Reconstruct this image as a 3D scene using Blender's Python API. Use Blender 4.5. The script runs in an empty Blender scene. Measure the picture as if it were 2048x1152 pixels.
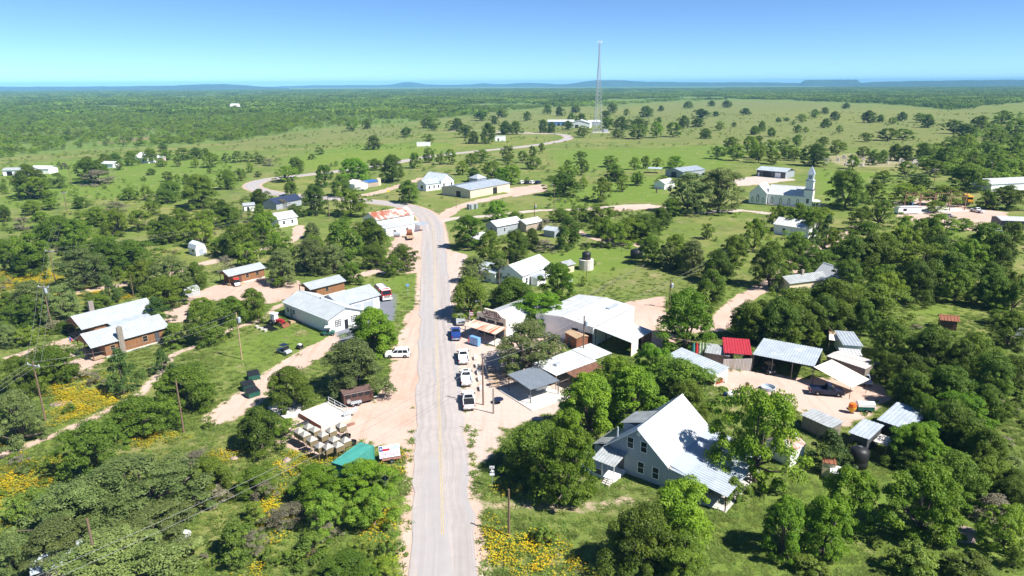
import bpy, math, random
import numpy as np
from mathutils import Vector, Matrix

# ------------------------------------------------------------------ camera
H_CAM, PITCH, ROLL, FPX = 51.0, math.radians(16.65), math.radians(-0.25), 1366.0
scene = bpy.context.scene
cam_data = bpy.data.cameras.new("camera")
cam_data.sensor_width = 36.0
cam_data.lens = 24.01
cam_data.clip_start = 0.5
cam_data.clip_end = 90000.0
cam = bpy.data.objects.new("camera", cam_data)
scene.collection.objects.link(cam)
cam.matrix_world = Matrix.Translation((0, 0, H_CAM)) @ Matrix.Rotation(math.pi / 2 - PITCH, 4, 'X') @ Matrix.Rotation(ROLL, 4, 'Z')
scene.camera = cam

# ------------------------------------------------------------------ sky, sun, exposure
SUN_EL = math.radians(50.0)
SUN_DIR = Vector((0.885, -0.465, 0)).normalized()          # horizontal direction towards the sun
world = bpy.data.worlds.new("World")
scene.world = world
world.use_nodes = True
wn = world.node_tree
wn.nodes.clear()
wo = wn.nodes.new("ShaderNodeOutputWorld")
wb = wn.nodes.new("ShaderNodeBackground")
sky = wn.nodes.new("ShaderNodeTexSky")
sky.sky_type = 'NISHITA'
sky.sun_disc = False
sky.sun_elevation = SUN_EL
sky.sun_rotation = math.atan2(SUN_DIR.x, SUN_DIR.y)
sky.altitude = 3000.0
sky.air_density = 0.6
sky.dust_density = 0.0
sky.ozone_density = 1.8
wb.inputs["Strength"].default_value = 0.092
tint = wn.nodes.new("ShaderNodeMix")                       # clear cyan-blue air of the photograph, even over the whole sky
tint.data_type = 'RGBA'
tint.blend_type = 'MULTIPLY'
tint.inputs[0].default_value = 1.0
tint.inputs[7].default_value = (0.70, 0.90, 1.04, 1)
wn.links.new(sky.outputs[0], tint.inputs[6])
wn.links.new(tint.outputs[2], wb.inputs[0])
wn.links.new(wb.outputs[0], wo.inputs[0])

sun_data = bpy.data.lights.new("sun", 'SUN')
sun_data.energy = 5.0
sun_data.angle = math.radians(0.53)
sun_data.color = (1.0, 0.95, 0.87)
sun = bpy.data.objects.new("sun", sun_data)
scene.collection.objects.link(sun)
sun_vec = Vector((SUN_DIR.x * math.cos(SUN_EL), SUN_DIR.y * math.cos(SUN_EL), math.sin(SUN_EL)))
sun.rotation_euler = sun_vec.to_track_quat('Z', 'Y').to_euler()
sun.location = sun_vec * 300

scene.view_settings.view_transform = 'Standard'
scene.view_settings.look = 'None'
scene.view_settings.exposure = 0.88
scene.view_settings.gamma = 1.0
scene.view_settings.use_curve_mapping = False
scene.render.engine = 'CYCLES'
scene.cycles.max_bounces = 6
scene.cycles.diffuse_bounces = 3
scene.cycles.glossy_bounces = 2
scene.cycles.transmission_bounces = 4
scene.cycles.transparent_max_bounces = 6
scene.cycles.volume_bounces = 1
scene.cycles.use_denoising = True
scene.cycles.sample_clamp_indirect = 8.0

# ------------------------------------------------------------------ helpers
COL = scene.collection
RNG = random.Random(7)
_c, _s = math.cos(ROLL), math.sin(ROLL)
_cp, _sp = math.cos(PITCH), math.sin(PITCH)


def P(px, py, z=0.0):
    """survey point of the photograph (2048 px wide) -> metres, on the level z"""
    u, v = (px - 1024) / FPX, -(py - 576) / FPX
    u, v = u * _c - v * _s, u * _s + v * _c
    d = Vector((u, _cp + v * _sp, -_sp + v * _cp))
    t = (z - H_CAM) / d.z
    return Vector((d.x * t, d.y * t, z))


class MB:
    def __init__(self):
        self.v, self.f = [], []

    def quad(self, *pts):
        n = len(self.v)
        self.v += [tuple(p) for p in pts]
        self.f.append(tuple(range(n, n + len(pts))))
        return self

    def box(self, x0, x1, y0, y1, z0, z1):
        n = len(self.v)
        self.v += [(x0, y0, z0), (x1, y0, z0), (x1, y1, z0), (x0, y1, z0), (x0, y0, z1), (x1, y0, z1), (x1, y1, z1), (x0, y1, z1)]
        for q in ((0, 3, 2, 1), (4, 5, 6, 7), (0, 1, 5, 4), (1, 2, 6, 5), (2, 3, 7, 6), (3, 0, 4, 7)):
            self.f.append(tuple(n + i for i in q))
        return self

    def frustum(self, b, zb, t, zt):
        """b, t = (x0,x1,y0,y1) at zb / zt"""
        n = len(self.v)
        for (x0, x1, y0, y1), z in ((b, zb), (t, zt)):
            self.v += [(x0, y0, z), (x1, y0, z), (x1, y1, z), (x0, y1, z)]
        for q in ((0, 3, 2, 1), (4, 5, 6, 7), (0, 1, 5, 4), (1, 2, 6, 5), (2, 3, 7, 6), (3, 0, 4, 7)):
            self.f.append(tuple(n + i for i in q))
        return self

    def prism(self, poly, axis, a0, a1):
        """poly of (p,q); axis 'x': (a,p,q)  'y': (p,a,q)  'z': (p,q,a)"""
        n = len(self.v)
        k = len(poly)
        for a in (a0, a1):
            for p, q in poly:
                self.v.append({'x': (a, p, q), 'y': (p, a, q), 'z': (p, q, a)}[axis])
        self.f.append(tuple(n + i for i in range(k))[::-1])
        self.f.append(tuple(n + k + i for i in range(k)))
        for i in range(k):
            j = (i + 1) % k
            self.f.append((n + i, n + j, n + k + j, n + k + i))
        return self

    def tube(self, pts, rad, n=6, cap=True):
        pts = [Vector(p) for p in pts]
        if not isinstance(rad, (list, tuple)):
            rad = [rad] * len(pts)
        base = len(self.v)
        for i, p in enumerate(pts):
            a = pts[max(i - 1, 0)]
            b = pts[min(i + 1, len(pts) - 1)]
            d = (b - a).normalized()
            u = d.cross(Vector((0.12, 0.31, 0.94) if abs(d.z) < 0.9 else (1, 0, 0))).normalized()
            w = d.cross(u)
            for k in range(n):
                an = 2 * math.pi * k / n
                self.v.append(tuple(p + (u * math.cos(an) + w * math.sin(an)) * rad[i]))
        for i in range(len(pts) - 1):
            for k in range(n):
                k2 = (k + 1) % n
                self.f.append((base + i * n + k, base + i * n + k2, base + (i + 1) * n + k2, base + (i + 1) * n + k))
        if cap:
            self.f.append(tuple(base + k for k in range(n))[::-1])
            self.f.append(tuple(base + (len(pts) - 1) * n + k for k in range(n)))
        return self

    def lathe(self, prof, n=20, c=(0, 0)):
        base = len(self.v)
        for r, z in prof:
            for k in range(n):
                an = 2 * math.pi * k / n
                self.v.append((c[0] + r * math.cos(an), c[1] + r * math.sin(an), z))
        for i in range(len(prof) - 1):
            for k in range(n):
                k2 = (k + 1) % n
                self.f.append((base + i * n + k, base + i * n + k2, base + (i + 1) * n + k2, base + (i + 1) * n + k))
        self.f.append(tuple(base + k for k in range(n))[::-1])
        self.f.append(tuple(base + (len(prof) - 1) * n + k for k in range(n)))
        return self

    def ribs(self, p0, p1, p2, p3, pitch=0.6, h=0.06, w=0.07, th=0.05):
        """ribbed metal sheet, one connected surface; p0->p1 lower edge, p3->p2 upper edge; ribs run p0->p3"""
        p0, p1, p2, p3 = map(Vector, (p0, p1, p2, p3))
        nrm = (p1 - p0).cross(p3 - p0).normalized()
        if nrm.z < 0 or (abs(nrm.z) < 1e-4 and nrm.y > 0):
            nrm = -nrm
        L = (p1 - p0).length
        m = max(1, round(L / pitch))
        us = [(0, 0)]
        ww = w / L
        for i in range(m):
            c = (i + 0.5) / m
            us += [(c - ww, 0), (c - ww * 0.6, h), (c + ww * 0.6, h), (c + ww, 0)]
        us.append((1, 0))
        base = len(self.v)
        k = len(us)
        for u, hh in us:
            a = p0.lerp(p1, u) + nrm * hh
            b = p3.lerp(p2, u) + nrm * hh
            self.v += [tuple(a), tuple(b), tuple(a - nrm * (hh + th)), tuple(b - nrm * (hh + th))]
        for i in range(k - 1):
            q = base + 4 * i
            self.f += [(q, q + 4, q + 5, q + 1), (q + 2, q + 3, q + 7, q + 6), (q, q + 2, q + 6, q + 4), (q + 1, q + 5, q + 7, q + 3)]
        q = base
        self.f.append((q, q + 1, q + 3, q + 2))
        q = base + 4 * (k - 1)
        self.f.append((q, q + 2, q + 3, q + 1))
        return self

    def mesh(self, name, mats, smooth=False):
        me = bpy.data.meshes.new(name)
        me.from_pydata(self.v, [], self.f)
        for m in (mats if isinstance(mats, (list, tuple)) else [mats]):
            me.materials.append(m)
        if smooth:
            me.polygons.foreach_set("use_smooth", [True] * len(me.polygons))
        me.update()
        return me


def part(name, mb, m, parent=None, smooth=False, loc=None, bevel=0.0, label=None):
    o = bpy.data.objects.new(name, mb.mesh(name, m, smooth) if isinstance(mb, MB) else mb)
    COL.objects.link(o)
    o.parent = parent
    if loc is not None:
        o.location = loc
    if bevel:
        bv = o.modifiers.new("bevel", 'BEVEL')
        bv.width = bevel
        bv.segments = 2
        bv.limit_method = 'ANGLE'
    if label:
        o["label"] = label
    return o


LAND = []        # landmarks that plants are described by


def tag(o, label, cat, group=None, land=None):
    o["label"] = label
    o["category"] = cat
    if group:
        o["group"] = group
    if land:
        LAND.append((land, o.matrix_basis.translation.x, o.matrix_basis.translation.y))
    return o


def thing(name, label, cat, loc, yaw=0.0, group=None, land=None):
    o = bpy.data.objects.new(name, None)
    o.empty_display_size = 0.3
    COL.objects.link(o)
    o.location = (loc[0], loc[1], loc[2] if len(loc) > 2 else 0.0)
    o.rotation_euler = (0, 0, math.radians(yaw))
    tag(o, label, cat, group)
    if land:
        LAND.append((land, loc[0], loc[1]))
    return o


def kind(o, k):
    o["kind"] = k
    return o


def copy_tree(src, loc, yaw=None, label=None, parent=None):
    c = src.copy()
    COL.objects.link(c)
    if parent is not None:
        c.parent = parent
    else:
        c.location = (loc[0], loc[1], loc[2] if len(loc) > 2 else 0.0)
        if yaw is not None:
            c.rotation_euler = (0, 0, math.radians(yaw))
        if label:
            c["label"] = label
    for ch in list(src.children):
        copy_tree(ch, None, parent=c)
    return c


# ------------------------------------------------------------------ materials
MATS = {}


def nd(nt, t, **kw):
    n = nt.nodes.new(t)
    for k, v in kw.items():
        if k in n.inputs:
            n.inputs[k].default_value = v
        else:
            setattr(n, k, v)
    return n


def mat(name, col, rough=0.6, metal=0.0, var=0.18, scale=1.2, bump=0.0, col2=None, thr=None, spec=0.4, stretch=None):
    """principled surface; col broken up by noise; col2 = second colour that shows in patches above thr"""
    if name in MATS:
        return MATS[name]
    m = bpy.data.materials.new(name)
    m.use_nodes = True
    nt = m.node_tree
    bs = nt.nodes["Principled BSDF"]
    bs.inputs["Roughness"].default_value = rough
    bs.inputs["Metallic"].default_value = metal
    bs.inputs["Specular IOR Level"].default_value = spec
    tc = nd(nt, "ShaderNodeTexCoord")
    vec = tc.outputs["Object"]
    if stretch:
        mp = nd(nt, "ShaderNodeMapping")
        mp.inputs["Scale"].default_value = stretch
        nt.links.new(vec, mp.inputs[0])
        vec = mp.outputs[0]
    n1 = nd(nt, "ShaderNodeTexNoise", Scale=scale, Detail=6.0, Roughness=0.65)
    nt.links.new(vec, n1.inputs["Vector"])
    r1 = nd(nt, "ShaderNodeMapRange")
    r1.inputs[1].default_value, r1.inputs[2].default_value = 0.3, 0.7
    r1.inputs[3].default_value, r1.inputs[4].default_value = 1 - var, 1 + var * 0.6
    nt.links.new(n1.outputs[0], r1.inputs[0])
    mx = nd(nt, "ShaderNodeMix", data_type='RGBA', blend_type='MULTIPLY')
    mx.inputs[0].default_value = 1.0
    mx.inputs[6].default_value = (*col, 1)
    nt.links.new(r1.outputs[0], mx.inputs[7])
    out = mx.outputs[2]
    if col2 is not None:
        n2 = nd(nt, "ShaderNodeTexNoise", Scale=scale * 0.9, Detail=8.0, Roughness=0.7)
        mp2 = nd(nt, "ShaderNodeMapping")
        mp2.inputs["Location"].default_value = (17.3, 4.1, 9.7)
        nt.links.new(vec, mp2.inputs[0])
        nt.links.new(mp2.outputs[0], n2.inputs["Vector"])
        r2 = nd(nt, "ShaderNodeMapRange")
        r2.inputs[1].default_value, r2.inputs[2].default_value = thr - 0.05, thr + 0.07
        nt.links.new(n2.outputs[0], r2.inputs[0])
        m2 = nd(nt, "ShaderNodeMix", data_type='RGBA')
        m2.inputs[7].default_value = (*col2, 1)
        nt.links.new(r2.outputs[0], m2.inputs[0])
        nt.links.new(out, m2.inputs[6])
        out = m2.outputs[2]
    nt.links.new(out, bs.inputs["Base Color"])
    if bump:
        b = nd(nt, "ShaderNodeBump", Strength=bump, Distance=0.05)
        nt.links.new(n1.outputs[0], b.inputs["Height"])
        nt.links.new(b.outputs[0], bs.inputs["Normal"])
    MATS[name] = m
    return m


def leaf_mat(name, c1, c2, trans=0.25, rough=0.55):
    m = bpy.data.materials.new(name)
    m.use_nodes = True
    nt = m.node_tree
    nt.nodes.clear()
    out = nd(nt, "ShaderNodeOutputMaterial")
    at = nd(nt, "ShaderNodeAttribute", attribute_name="lv")
    oi = nd(nt, "ShaderNodeObjectInfo")
    mx = nd(nt, "ShaderNodeMix", data_type='RGBA')
    mx.inputs[6].default_value = (*c1, 1)
    mx.inputs[7].default_value = (*c2, 1)
    nt.links.new(at.outputs["Fac"], mx.inputs[0])
    hs = nd(nt, "ShaderNodeHueSaturation")
    mr = nd(nt, "ShaderNodeMapRange")
    mr.inputs[3].default_value, mr.inputs[4].default_value = 0.7, 1.3
    nt.links.new(oi.outputs["Random"], mr.inputs[0])
    nt.links.new(mr.outputs[0], hs.inputs["Value"])
    m2 = nd(nt, "ShaderNodeMath", operation='MULTIPLY')
    m2.inputs[1].default_value = 7.31
    fr = nd(nt, "ShaderNodeMath", operation='FRACT')
    nt.links.new(oi.outputs["Random"], m2.inputs[0])
    nt.links.new(m2.outputs[0], fr.inputs[0])
    mr2 = nd(nt, "ShaderNodeMapRange")
    mr2.inputs[3].default_value, mr2.inputs[4].default_value = 0.484, 0.506
    nt.links.new(fr.outputs[0], mr2.inputs[0])
    nt.links.new(mr2.outputs[0], hs.inputs["Hue"])
    nt.links.new(mx.outputs[2], hs.inputs["Color"])
    bs = nd(nt, "ShaderNodeBsdfPrincipled")
    bs.inputs["Roughness"].default_value = rough
    bs.inputs["Specular IOR Level"].default_value = 0.25
    tr = nd(nt, "ShaderNodeBsdfTranslucent")
    ms = nd(nt, "ShaderNodeMixShader", Fac=trans)
    nt.links.new(hs.outputs[0], bs.inputs["Base Color"])
    nt.links.new(hs.outputs[0], tr.inputs[0])
    nt.links.new(bs.outputs[0], ms.inputs[1])
    nt.links.new(tr.outputs[0], ms.inputs[2])
    nt.links.new(ms.outputs[0], out.inputs[0])
    return m


M_WHITE = mat("white_paint", (0.87, 0.88, 0.89), 0.6, var=0.08, scale=0.9, col2=(0.66, 0.64, 0.60), thr=0.67)
M_WHITEROOF = mat("white_metal", (0.58, 0.60, 0.62), 0.45, 0.0, var=0.10, scale=0.5, col2=(0.47, 0.46, 0.43), thr=0.60, stretch=(1, 0.4, 1))
M_PALE = mat("pale_metal", (0.40, 0.44, 0.47), 0.45, 0.1, var=0.12, scale=0.6, col2=(0.52, 0.55, 0.57), thr=0.6)
M_GALV = mat("galvanised", (0.48, 0.54, 0.60), 0.42, 0.25, var=0.16, scale=0.6, col2=(0.66, 0.69, 0.70), thr=0.6)
M_GALV2 = mat("galvanised_old", (0.42, 0.45, 0.46), 0.5, 0.2, var=0.25, scale=0.8, col2=(0.36, 0.25, 0.18), thr=0.66)
M_RUSTROOF = mat("rust_roof", (0.60, 0.56, 0.53), 0.6, 0.05, var=0.25, scale=0.5, col2=(0.34, 0.11, 0.06), thr=0.5, stretch=(1.0, 0.25, 1))
M_RUST = mat("rust", (0.26, 0.10, 0.055), 0.8, var=0.35, scale=2.5)
M_RED = mat("red_roof", (0.42, 0.035, 0.05), 0.5, var=0.15)
M_BLUEGREY = mat("bluegrey_siding", (0.36, 0.41, 0.49), 0.65, var=0.08, stretch=(1, 1, 6))
M_TAN = mat("tan_metal", (0.62, 0.56, 0.42), 0.5, var=0.08)
M_CREAM = mat("cream_boards", (0.68, 0.58, 0.40), 0.65, var=0.12)
M_GREYW = mat("grey_wall", (0.33, 0.36, 0.40), 0.6, var=0.12)
M_DARKW = mat("dark_metal", (0.085, 0.09, 0.10), 0.5, var=0.2)
M_BLACK = mat("black", (0.018, 0.019, 0.022), 0.5, var=0.2)
M_NAVYROOF = mat("navy_roof", (0.035, 0.05, 0.10), 0.45, var=0.15)
M_WOOD = mat("cedar_boards", (0.30, 0.135, 0.055), 0.8, var=0.5, scale=2.2, stretch=(6, 6, 0.5), col2=(0.17, 0.12, 0.09), thr=0.56)
M_WOODG = mat("grey_boards", (0.27, 0.235, 0.20), 0.85, var=0.4, scale=2.2, stretch=(5, 5, 0.5))
M_LUMBER = mat("lumber", (0.42, 0.30, 0.19), 0.8, var=0.3, scale=3)
M_POLE = mat("pole_wood", (0.20, 0.13, 0.09), 0.85, var=0.3, scale=3, stretch=(1, 1, 0.1))
M_STONE = mat("stone", (0.40, 0.33, 0.27), 0.85, var=0.4, scale=2.5, bump=0.4)
M_CONC = mat("concrete", (0.60, 0.57, 0.53), 0.8, var=0.2, scale=0.8, col2=(0.42, 0.39, 0.36), thr=0.62)
M_GLASS = mat("glass_dark", (0.016, 0.022, 0.028), 0.12, var=0.1, spec=0.2)
M_TEAL = mat("teal_paint", (0.06, 0.30, 0.25), 0.5, var=0.15, scale=0.9, col2=(0.13, 0.36, 0.31), thr=0.6)
M_DGREEN = mat("dumpster_green", (0.02, 0.12, 0.09), 0.5, var=0.25)
M_TIRE = mat("tyre", (0.02, 0.02, 0.021), 0.9, var=0.2)
M_RIM = mat("rim", (0.55, 0.56, 0.58), 0.35, 0.7, var=0.1)
M_CHROME = mat("chrome", (0.6, 0.61, 0.63), 0.25, 0.8, var=0.05)
M_REDP = mat("red_paint", (0.38, 0.02, 0.03), 0.35, var=0.1)
M_TAIL = mat("tail_red", (0.35, 0.015, 0.01), 0.3, var=0.1)
M_LAMP = mat("lamp_glass", (0.75, 0.77, 0.78), 0.15, var=0.05)
M_BLUEP = mat("blue_paint", (0.02, 0.06, 0.26), 0.3, var=0.08)
M_NAVYP = mat("navy_paint", (0.015, 0.022, 0.055), 0.3, var=0.1)
M_CARW = mat("car_white", (0.82, 0.82, 0.82), 0.3, var=0.04)
M_SILVER = mat("car_silver", (0.48, 0.52, 0.56), 0.35, 0.3, var=0.06)
M_YEL = mat("bus_yellow", (0.72, 0.36, 0.03), 0.5, var=0.15)
M_ORANGE = mat("orange", (0.80, 0.17, 0.02), 0.5, var=0.1)
M_BROWN = mat("brown_paint", (0.11, 0.055, 0.045), 0.5, var=0.2)
M_BROWN2 = mat("feeder_brown", (0.215, 0.17, 0.095), 0.6, var=0.15)
M_FEEDLID = mat("feeder_lid", (0.33, 0.32, 0.29), 0.5, var=0.12)
M_FABRIC = mat("canvas", (0.78, 0.72, 0.62), 0.85, var=0.08)
M_BLUEBOX = mat("ice_blue", (0.16, 0.36, 0.68), 0.5, var=0.1)
M_GREENK = mat("kayak_green", (0.50, 0.60, 0.42), 0.45, var=0.2, scale=2, col2=(0.04, 0.12, 0.06), thr=0.55)
M_REDK = mat("kayak_red", (0.65, 0.04, 0.04), 0.4, var=0.1)
M_STEEL = mat("frame_steel", (0.30, 0.15, 0.11), 0.7, var=0.3, scale=3)
M_TOWER = mat("tower_steel", (0.45, 0.47, 0.50), 0.5, 0.2, var=0.1)
M_WIRE = mat("wire", (0.20, 0.20, 0.20), 0.6, var=0.1)
M_ROCK = mat("granite", (0.34, 0.26, 0.23), 0.9, var=0.4, scale=1.5, bump=0.6)
M_YSIGN = mat("sign_yellow", (0.80, 0.55, 0.02), 0.5, var=0.05)
M_BARK = mat("bark", (0.14, 0.11, 0.09), 0.9, var=0.4, scale=6)
M_SHADOWBOX = mat("interior_brown", (0.16, 0.11, 0.08), 0.9, var=0.3)
# ------------------------------------------------------------------ ground: masks in plan view
def W2(pts):
    return np.array([[P(x, y).x, P(x, y).y] for x, y in pts])


def smooth_line(pts, step=2.0):
    pts = np.asarray(pts, float)
    ext = np.vstack([2 * pts[0] - pts[1], pts, 2 * pts[-1] - pts[-2]])
    out = []
    for i in range(1, len(ext) - 2):
        p0, p1, p2, p3 = ext[i - 1:i + 3]
        n = max(2, int(np.hypot(*(p2 - p1)) / step))
        for k in range(n):
            t = k / n
            out.append(0.5 * (2 * p1 + (p2 - p0) * t + (2 * p0 - 5 * p1 + 4 * p2 - p3) * t * t + (3 * p1 - p0 - 3 * p2 + p3) * t ** 3))
    out.append(ext[-2])
    return np.array(out)


def seg_dist(X, Y, a, b):
    d = b - a
    L2 = max(d @ d, 1e-9)
    t = np.clip(((X - a[0]) * d[0] + (Y - a[1]) * d[1]) / L2, 0, 1)
    return np.hypot(X - a[0] - t * d[0], Y - a[1] - t * d[1])


def poly_mask(X, Y, poly, soft):
    """1 inside, 0 outside, ramp of half-width soft over the outline"""
    poly = np.asarray(poly)
    lo, hi = poly.min(0) - soft, poly.max(0) + soft
    out = np.zeros_like(X)
    sel = (X > lo[0]) & (X < hi[0]) & (Y > lo[1]) & (Y < hi[1])
    x, y = X[sel], Y[sel]
    ins = np.zeros(len(x), bool)
    dist = np.full(len(x), 1e9)
    for i in range(len(poly)):
        a, b = poly[i], poly[(i + 1) % len(poly)]
        cr = (a[1] > y) != (b[1] > y)
        with np.errstate(divide='ignore', invalid='ignore'):
            xi = (b[0] - a[0]) * (y - a[1]) / (b[1] - a[1] + 1e-12) + a[0]
        ins ^= cr & (x < xi)
        dist = np.minimum(dist, seg_dist(x, y, a, b))
    sd = np.where(ins, dist, -dist)
    out[sel] = np.clip(0.5 + sd / (2 * soft), 0, 1)
    return out


def line_mask(X, Y, pts, width, soft):
    pts = smooth_line(pts, 4.0)
    lo, hi = pts.min(0) - width - soft, pts.max(0) + width + soft
    out = np.zeros_like(X)
    sel = (X > lo[0]) & (X < hi[0]) & (Y > lo[1]) & (Y < hi[1])
    x, y = X[sel], Y[sel]
    dist = np.full(len(x), 1e9)
    for i in range(len(pts) - 1):
        dist = np.minimum(dist, seg_dist(x, y, pts[i], pts[i + 1]))
    out[sel] = np.clip(0.5 + (width / 2 - dist) / (2 * soft), 0, 1)
    return out


ROAD_PX = [(888, 1152), (884, 1000), (879, 850), (874, 700), (871, 600), (869, 520), (867, 470), (861, 442), (843, 424), (805, 411), (760, 405),
           (700, 399), (640, 395), (580, 390), (530, 383), (505, 374), (513, 365), (548, 357), (610, 350), (690, 341), (770, 329), (860, 313), (960, 302),
           (1040, 294), (1105, 285), (1136, 277), (1128, 270), (1095, 267), (1040, 267), (970, 263)]
ROAD = smooth_line(np.vstack([[W2(ROAD_PX)[0] + np.array([9.5, -80])], W2(ROAD_PX)]), 2.5)

DIRT_POLYS = {
    "dirt_lot": [(848, 540), (842, 600), (815, 628), (792, 690), (770, 770), (745, 800), (690, 800), (640, 815), (556, 850), (552, 885), (640, 918), (690, 885), (745, 893), (800, 893), (833, 905), (850, 700), (860, 560)],
    "gravel_shoulder": [(792, 455), (835, 440), (866, 445), (866, 545), (760, 548), (778, 500)],
    "store_forecourt": [(900, 500), (938, 510), (928, 545), (905, 600), (935, 630), (975, 690), (1015, 700), (1090, 750), (1150, 735), (1150, 790), (1110, 830), (1015, 860), (1000, 890), (966, 930), (948, 975), (930, 860), (890, 600)],
    "cabin_yard": [(330, 605), (400, 583), (450, 562), (520, 556), (600, 562), (612, 585), (540, 608), (470, 600), (400, 603), (380, 645), (330, 645)],
    "dirt_yard": [(1380, 735), (1480, 738), (1600, 755), (1740, 755), (1790, 790), (1745, 825), (1700, 855), (1620, 842), (1560, 790), (1470, 792), (1430, 770)],
    "back_lot": [(1250, 605), (1330, 592), (1335, 640), (1312, 700), (1255, 672)],
    "salvage_yard": [(1785, 405), (1830, 396), (2010, 425), (2030, 450), (1960, 465), (1800, 438)],
    "gravel_yard": [(1455, 362), (1530, 348), (1595, 360), (1550, 366), (1480, 372)],
    "barn_lot": [(1000, 378), (1090, 368), (1095, 382), (1030, 394)],
    "pink_lot": [(1215, 416), (1302, 408), (1308, 417), (1230, 424)],
    "cabin_front": [(25, 712), (105, 682), (165, 692), (215, 722), (165, 748), (60, 724)],
    "cemetery_ground": [(1632, 316), (1700, 306), (1860, 318), (1850, 336), (1690, 334)],
    "far_yard": [(380, 215), (470, 209), (520, 211), (515, 220), (400, 221)],
    "oak_shade_ground": [(985, 660), (1110, 660), (1140, 690), (1080, 740), (1010, 745)],
}
DIRT_LINES = {
    "dirt_track": ([(690, 672), (610, 715), (560, 745), (520, 775), (490, 800), (445, 832)], 6.0),
    "farm_track": ([(600, 452), (585, 480), (500, 503), (400, 530), (290, 560), (215, 575), (140, 588)], 4.0),
    "foot_path": ([(-20, 918), (110, 870), (200, 830), (290, 780), (345, 712), (420, 682), (470, 655), (520, 640), (560, 610)], 2.2),
    "side_track": ([(20, 716), (100, 690), (160, 675)], 3.0),
    "gravel_lane": ([(875, 445), (910, 437), (1000, 430), (1080, 421), (1150, 419), (1220, 414), (1300, 411), (1380, 425), (1480, 421), (1535, 427)], 4.5),
    "alley_track": ([(1150, 462), (1210, 482), (1290, 492)], 4.0),
    "barn_lane": ([(885, 436), (915, 415), (960, 402), (1020, 389), (1075, 377)], 6.0),
    "school_drive": ([(700, 396), (760, 384), (800, 371), (845, 357)], 6.0),
    "dirt_lane": ([(1320, 690), (1345, 660), (1430, 655), (1480, 603), (1560, 557), (1605, 520), (1660, 480), (1720, 455)], 5.0),
    "yard_track": ([(960, 1012), (1060, 1010), (1150, 1018), (1260, 1000)], 3.2),
    "house_track": ([(760, 540), (700, 556), (640, 570), (590, 575)], 4.0),
    "ranch_road": ([(560, 229), (600, 235), (650, 243)], 10.0),
    "far_lane": ([(700, 254), (790, 250), (860, 247), (960, 240), (1060, 232), (1180, 215), (1250, 212)], 7.0),
    "verge_rut": ([(806, 1005), (800, 1050), (797, 1100)], 1.2),
    "field_road": ([(905, 262), (1010, 262), (1090, 268)], 6.0),
}
FLOWERS = [[(560, 880), (600, 885), (650, 925), (600, 930)], [(955, 970), (1050, 985), (1060, 1022), (958, 1015)], [(955, 1045), (1060, 1035), (1125, 1060), (1110, 1100), (1180, 1152), (965, 1152)],
           [(85, 770), (180, 755), (270, 790), (260, 850), (110, 850)], [(-10, 900), (130, 890), (140, 960), (-10, 1010)], [(440, 880), (560, 895), (560, 945), (440, 945)], [(700, 1000), (828, 990), (828, 1152), (740, 1152)],
           [(-10, 520), (130, 510), (120, 610), (-10, 620)], [(60, 415), (190, 420), (180, 500), (40, 500)], [(260, 400), (430, 405), (420, 445), (250, 450)], [(525, 358), (640, 354), (640, 375), (540, 380)],
           [(880, 290), (1010, 277), (1110, 276), (1060, 290), (900, 300)], [(300, 500), (450, 480), (440, 530), (330, 540)], [(260, 880), (360, 860), (400, 890), (300, 900)], [(-10, 1040), (60, 1060), (40, 1130), (-10, 1140)],
           [(430, 950), (520, 940), (540, 1050), (440, 1060)], [(780, 900), (830, 900), (828, 1000), (790, 990)], [(480, 1080), (620, 1060), (600, 1150), (470, 1150)], [(0, 265), (200, 262), (200, 280), (0, 290)],
           [(580, 330), (620, 312), (720, 300), (900, 286), (880, 300), (720, 325), (640, 345)], [(1480, 225), (1800, 218), (1980, 225), (1700, 250)], [(1060, 232), (1300, 212), (1300, 225), (1100, 245)], [(130, 580), (270, 560), (260, 600), (140, 610)]]
LUSH = [[(560, 315), (700, 290), (900, 285), (890, 305), (700, 335), (580, 345)], [(400, 690), (620, 640), (680, 660), (560, 740), (430, 760)], [(1060, 500), (1250, 495), (1270, 540), (1140, 580), (1060, 560)],
        [(1090, 385), (1330, 350), (1340, 400), (1100, 412)], [(1620, 340), (1800, 345), (1780, 400), (1640, 420)], [(1500, 930), (1760, 900), (2060, 1000), (2060, 1160), (1450, 1160)], [(750, 560), (845, 545), (838, 600), (790, 625)],
        [(1100, 300), (1480, 290), (1450, 340), (1120, 340)], [(1800, 580), (1930, 590), (1930, 640), (1820, 640)], [(0, 330), (480, 300), (480, 370), (0, 420)]]
DRY = [[(440, 275), (720, 255), (900, 262), (700, 280), (480, 300)], [(900, 236), (1200, 216), (1500, 203), (1640, 208), (1700, 245), (1500, 290), (1280, 285), (1100, 262), (960, 258)], [(1500, 220), (1980, 215), (1900, 300), (1500, 290)],
       [(960, 1000), (1300, 1000), (1260, 1080), (1130, 1090)], [(450, 385), (560, 400), (540, 450), (430, 430)], [(1200, 560), (1330, 540), (1330, 610), (1250, 600)], [(400, 640), (480, 630), (420, 720), (350, 720)], [(1060, 640), (1280, 560), (1300, 575), (1100, 650)]]
ASPHALT_LOT = [(668, 665), (740, 585), (790, 588), (790, 640), (720, 672), (690, 690)]

WOOD_EDGE_PX = [(-400, 330), (0, 318), (150, 301), (240, 298), (340, 292), (460, 284), (560, 269), (680, 254), (800, 248), (900, 236), (1010, 224), (1100, 215), (1220, 213), (1330, 204), (1500, 199), (1640, 204), (1800, 211), (1900, 222), (1960, 213), (2048, 205), (2500, 205)]
WE = W2(WOOD_EDGE_PX)
WE_T, WE_Y = WE[:, 0] / WE[:, 1], WE[:, 1]


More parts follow.
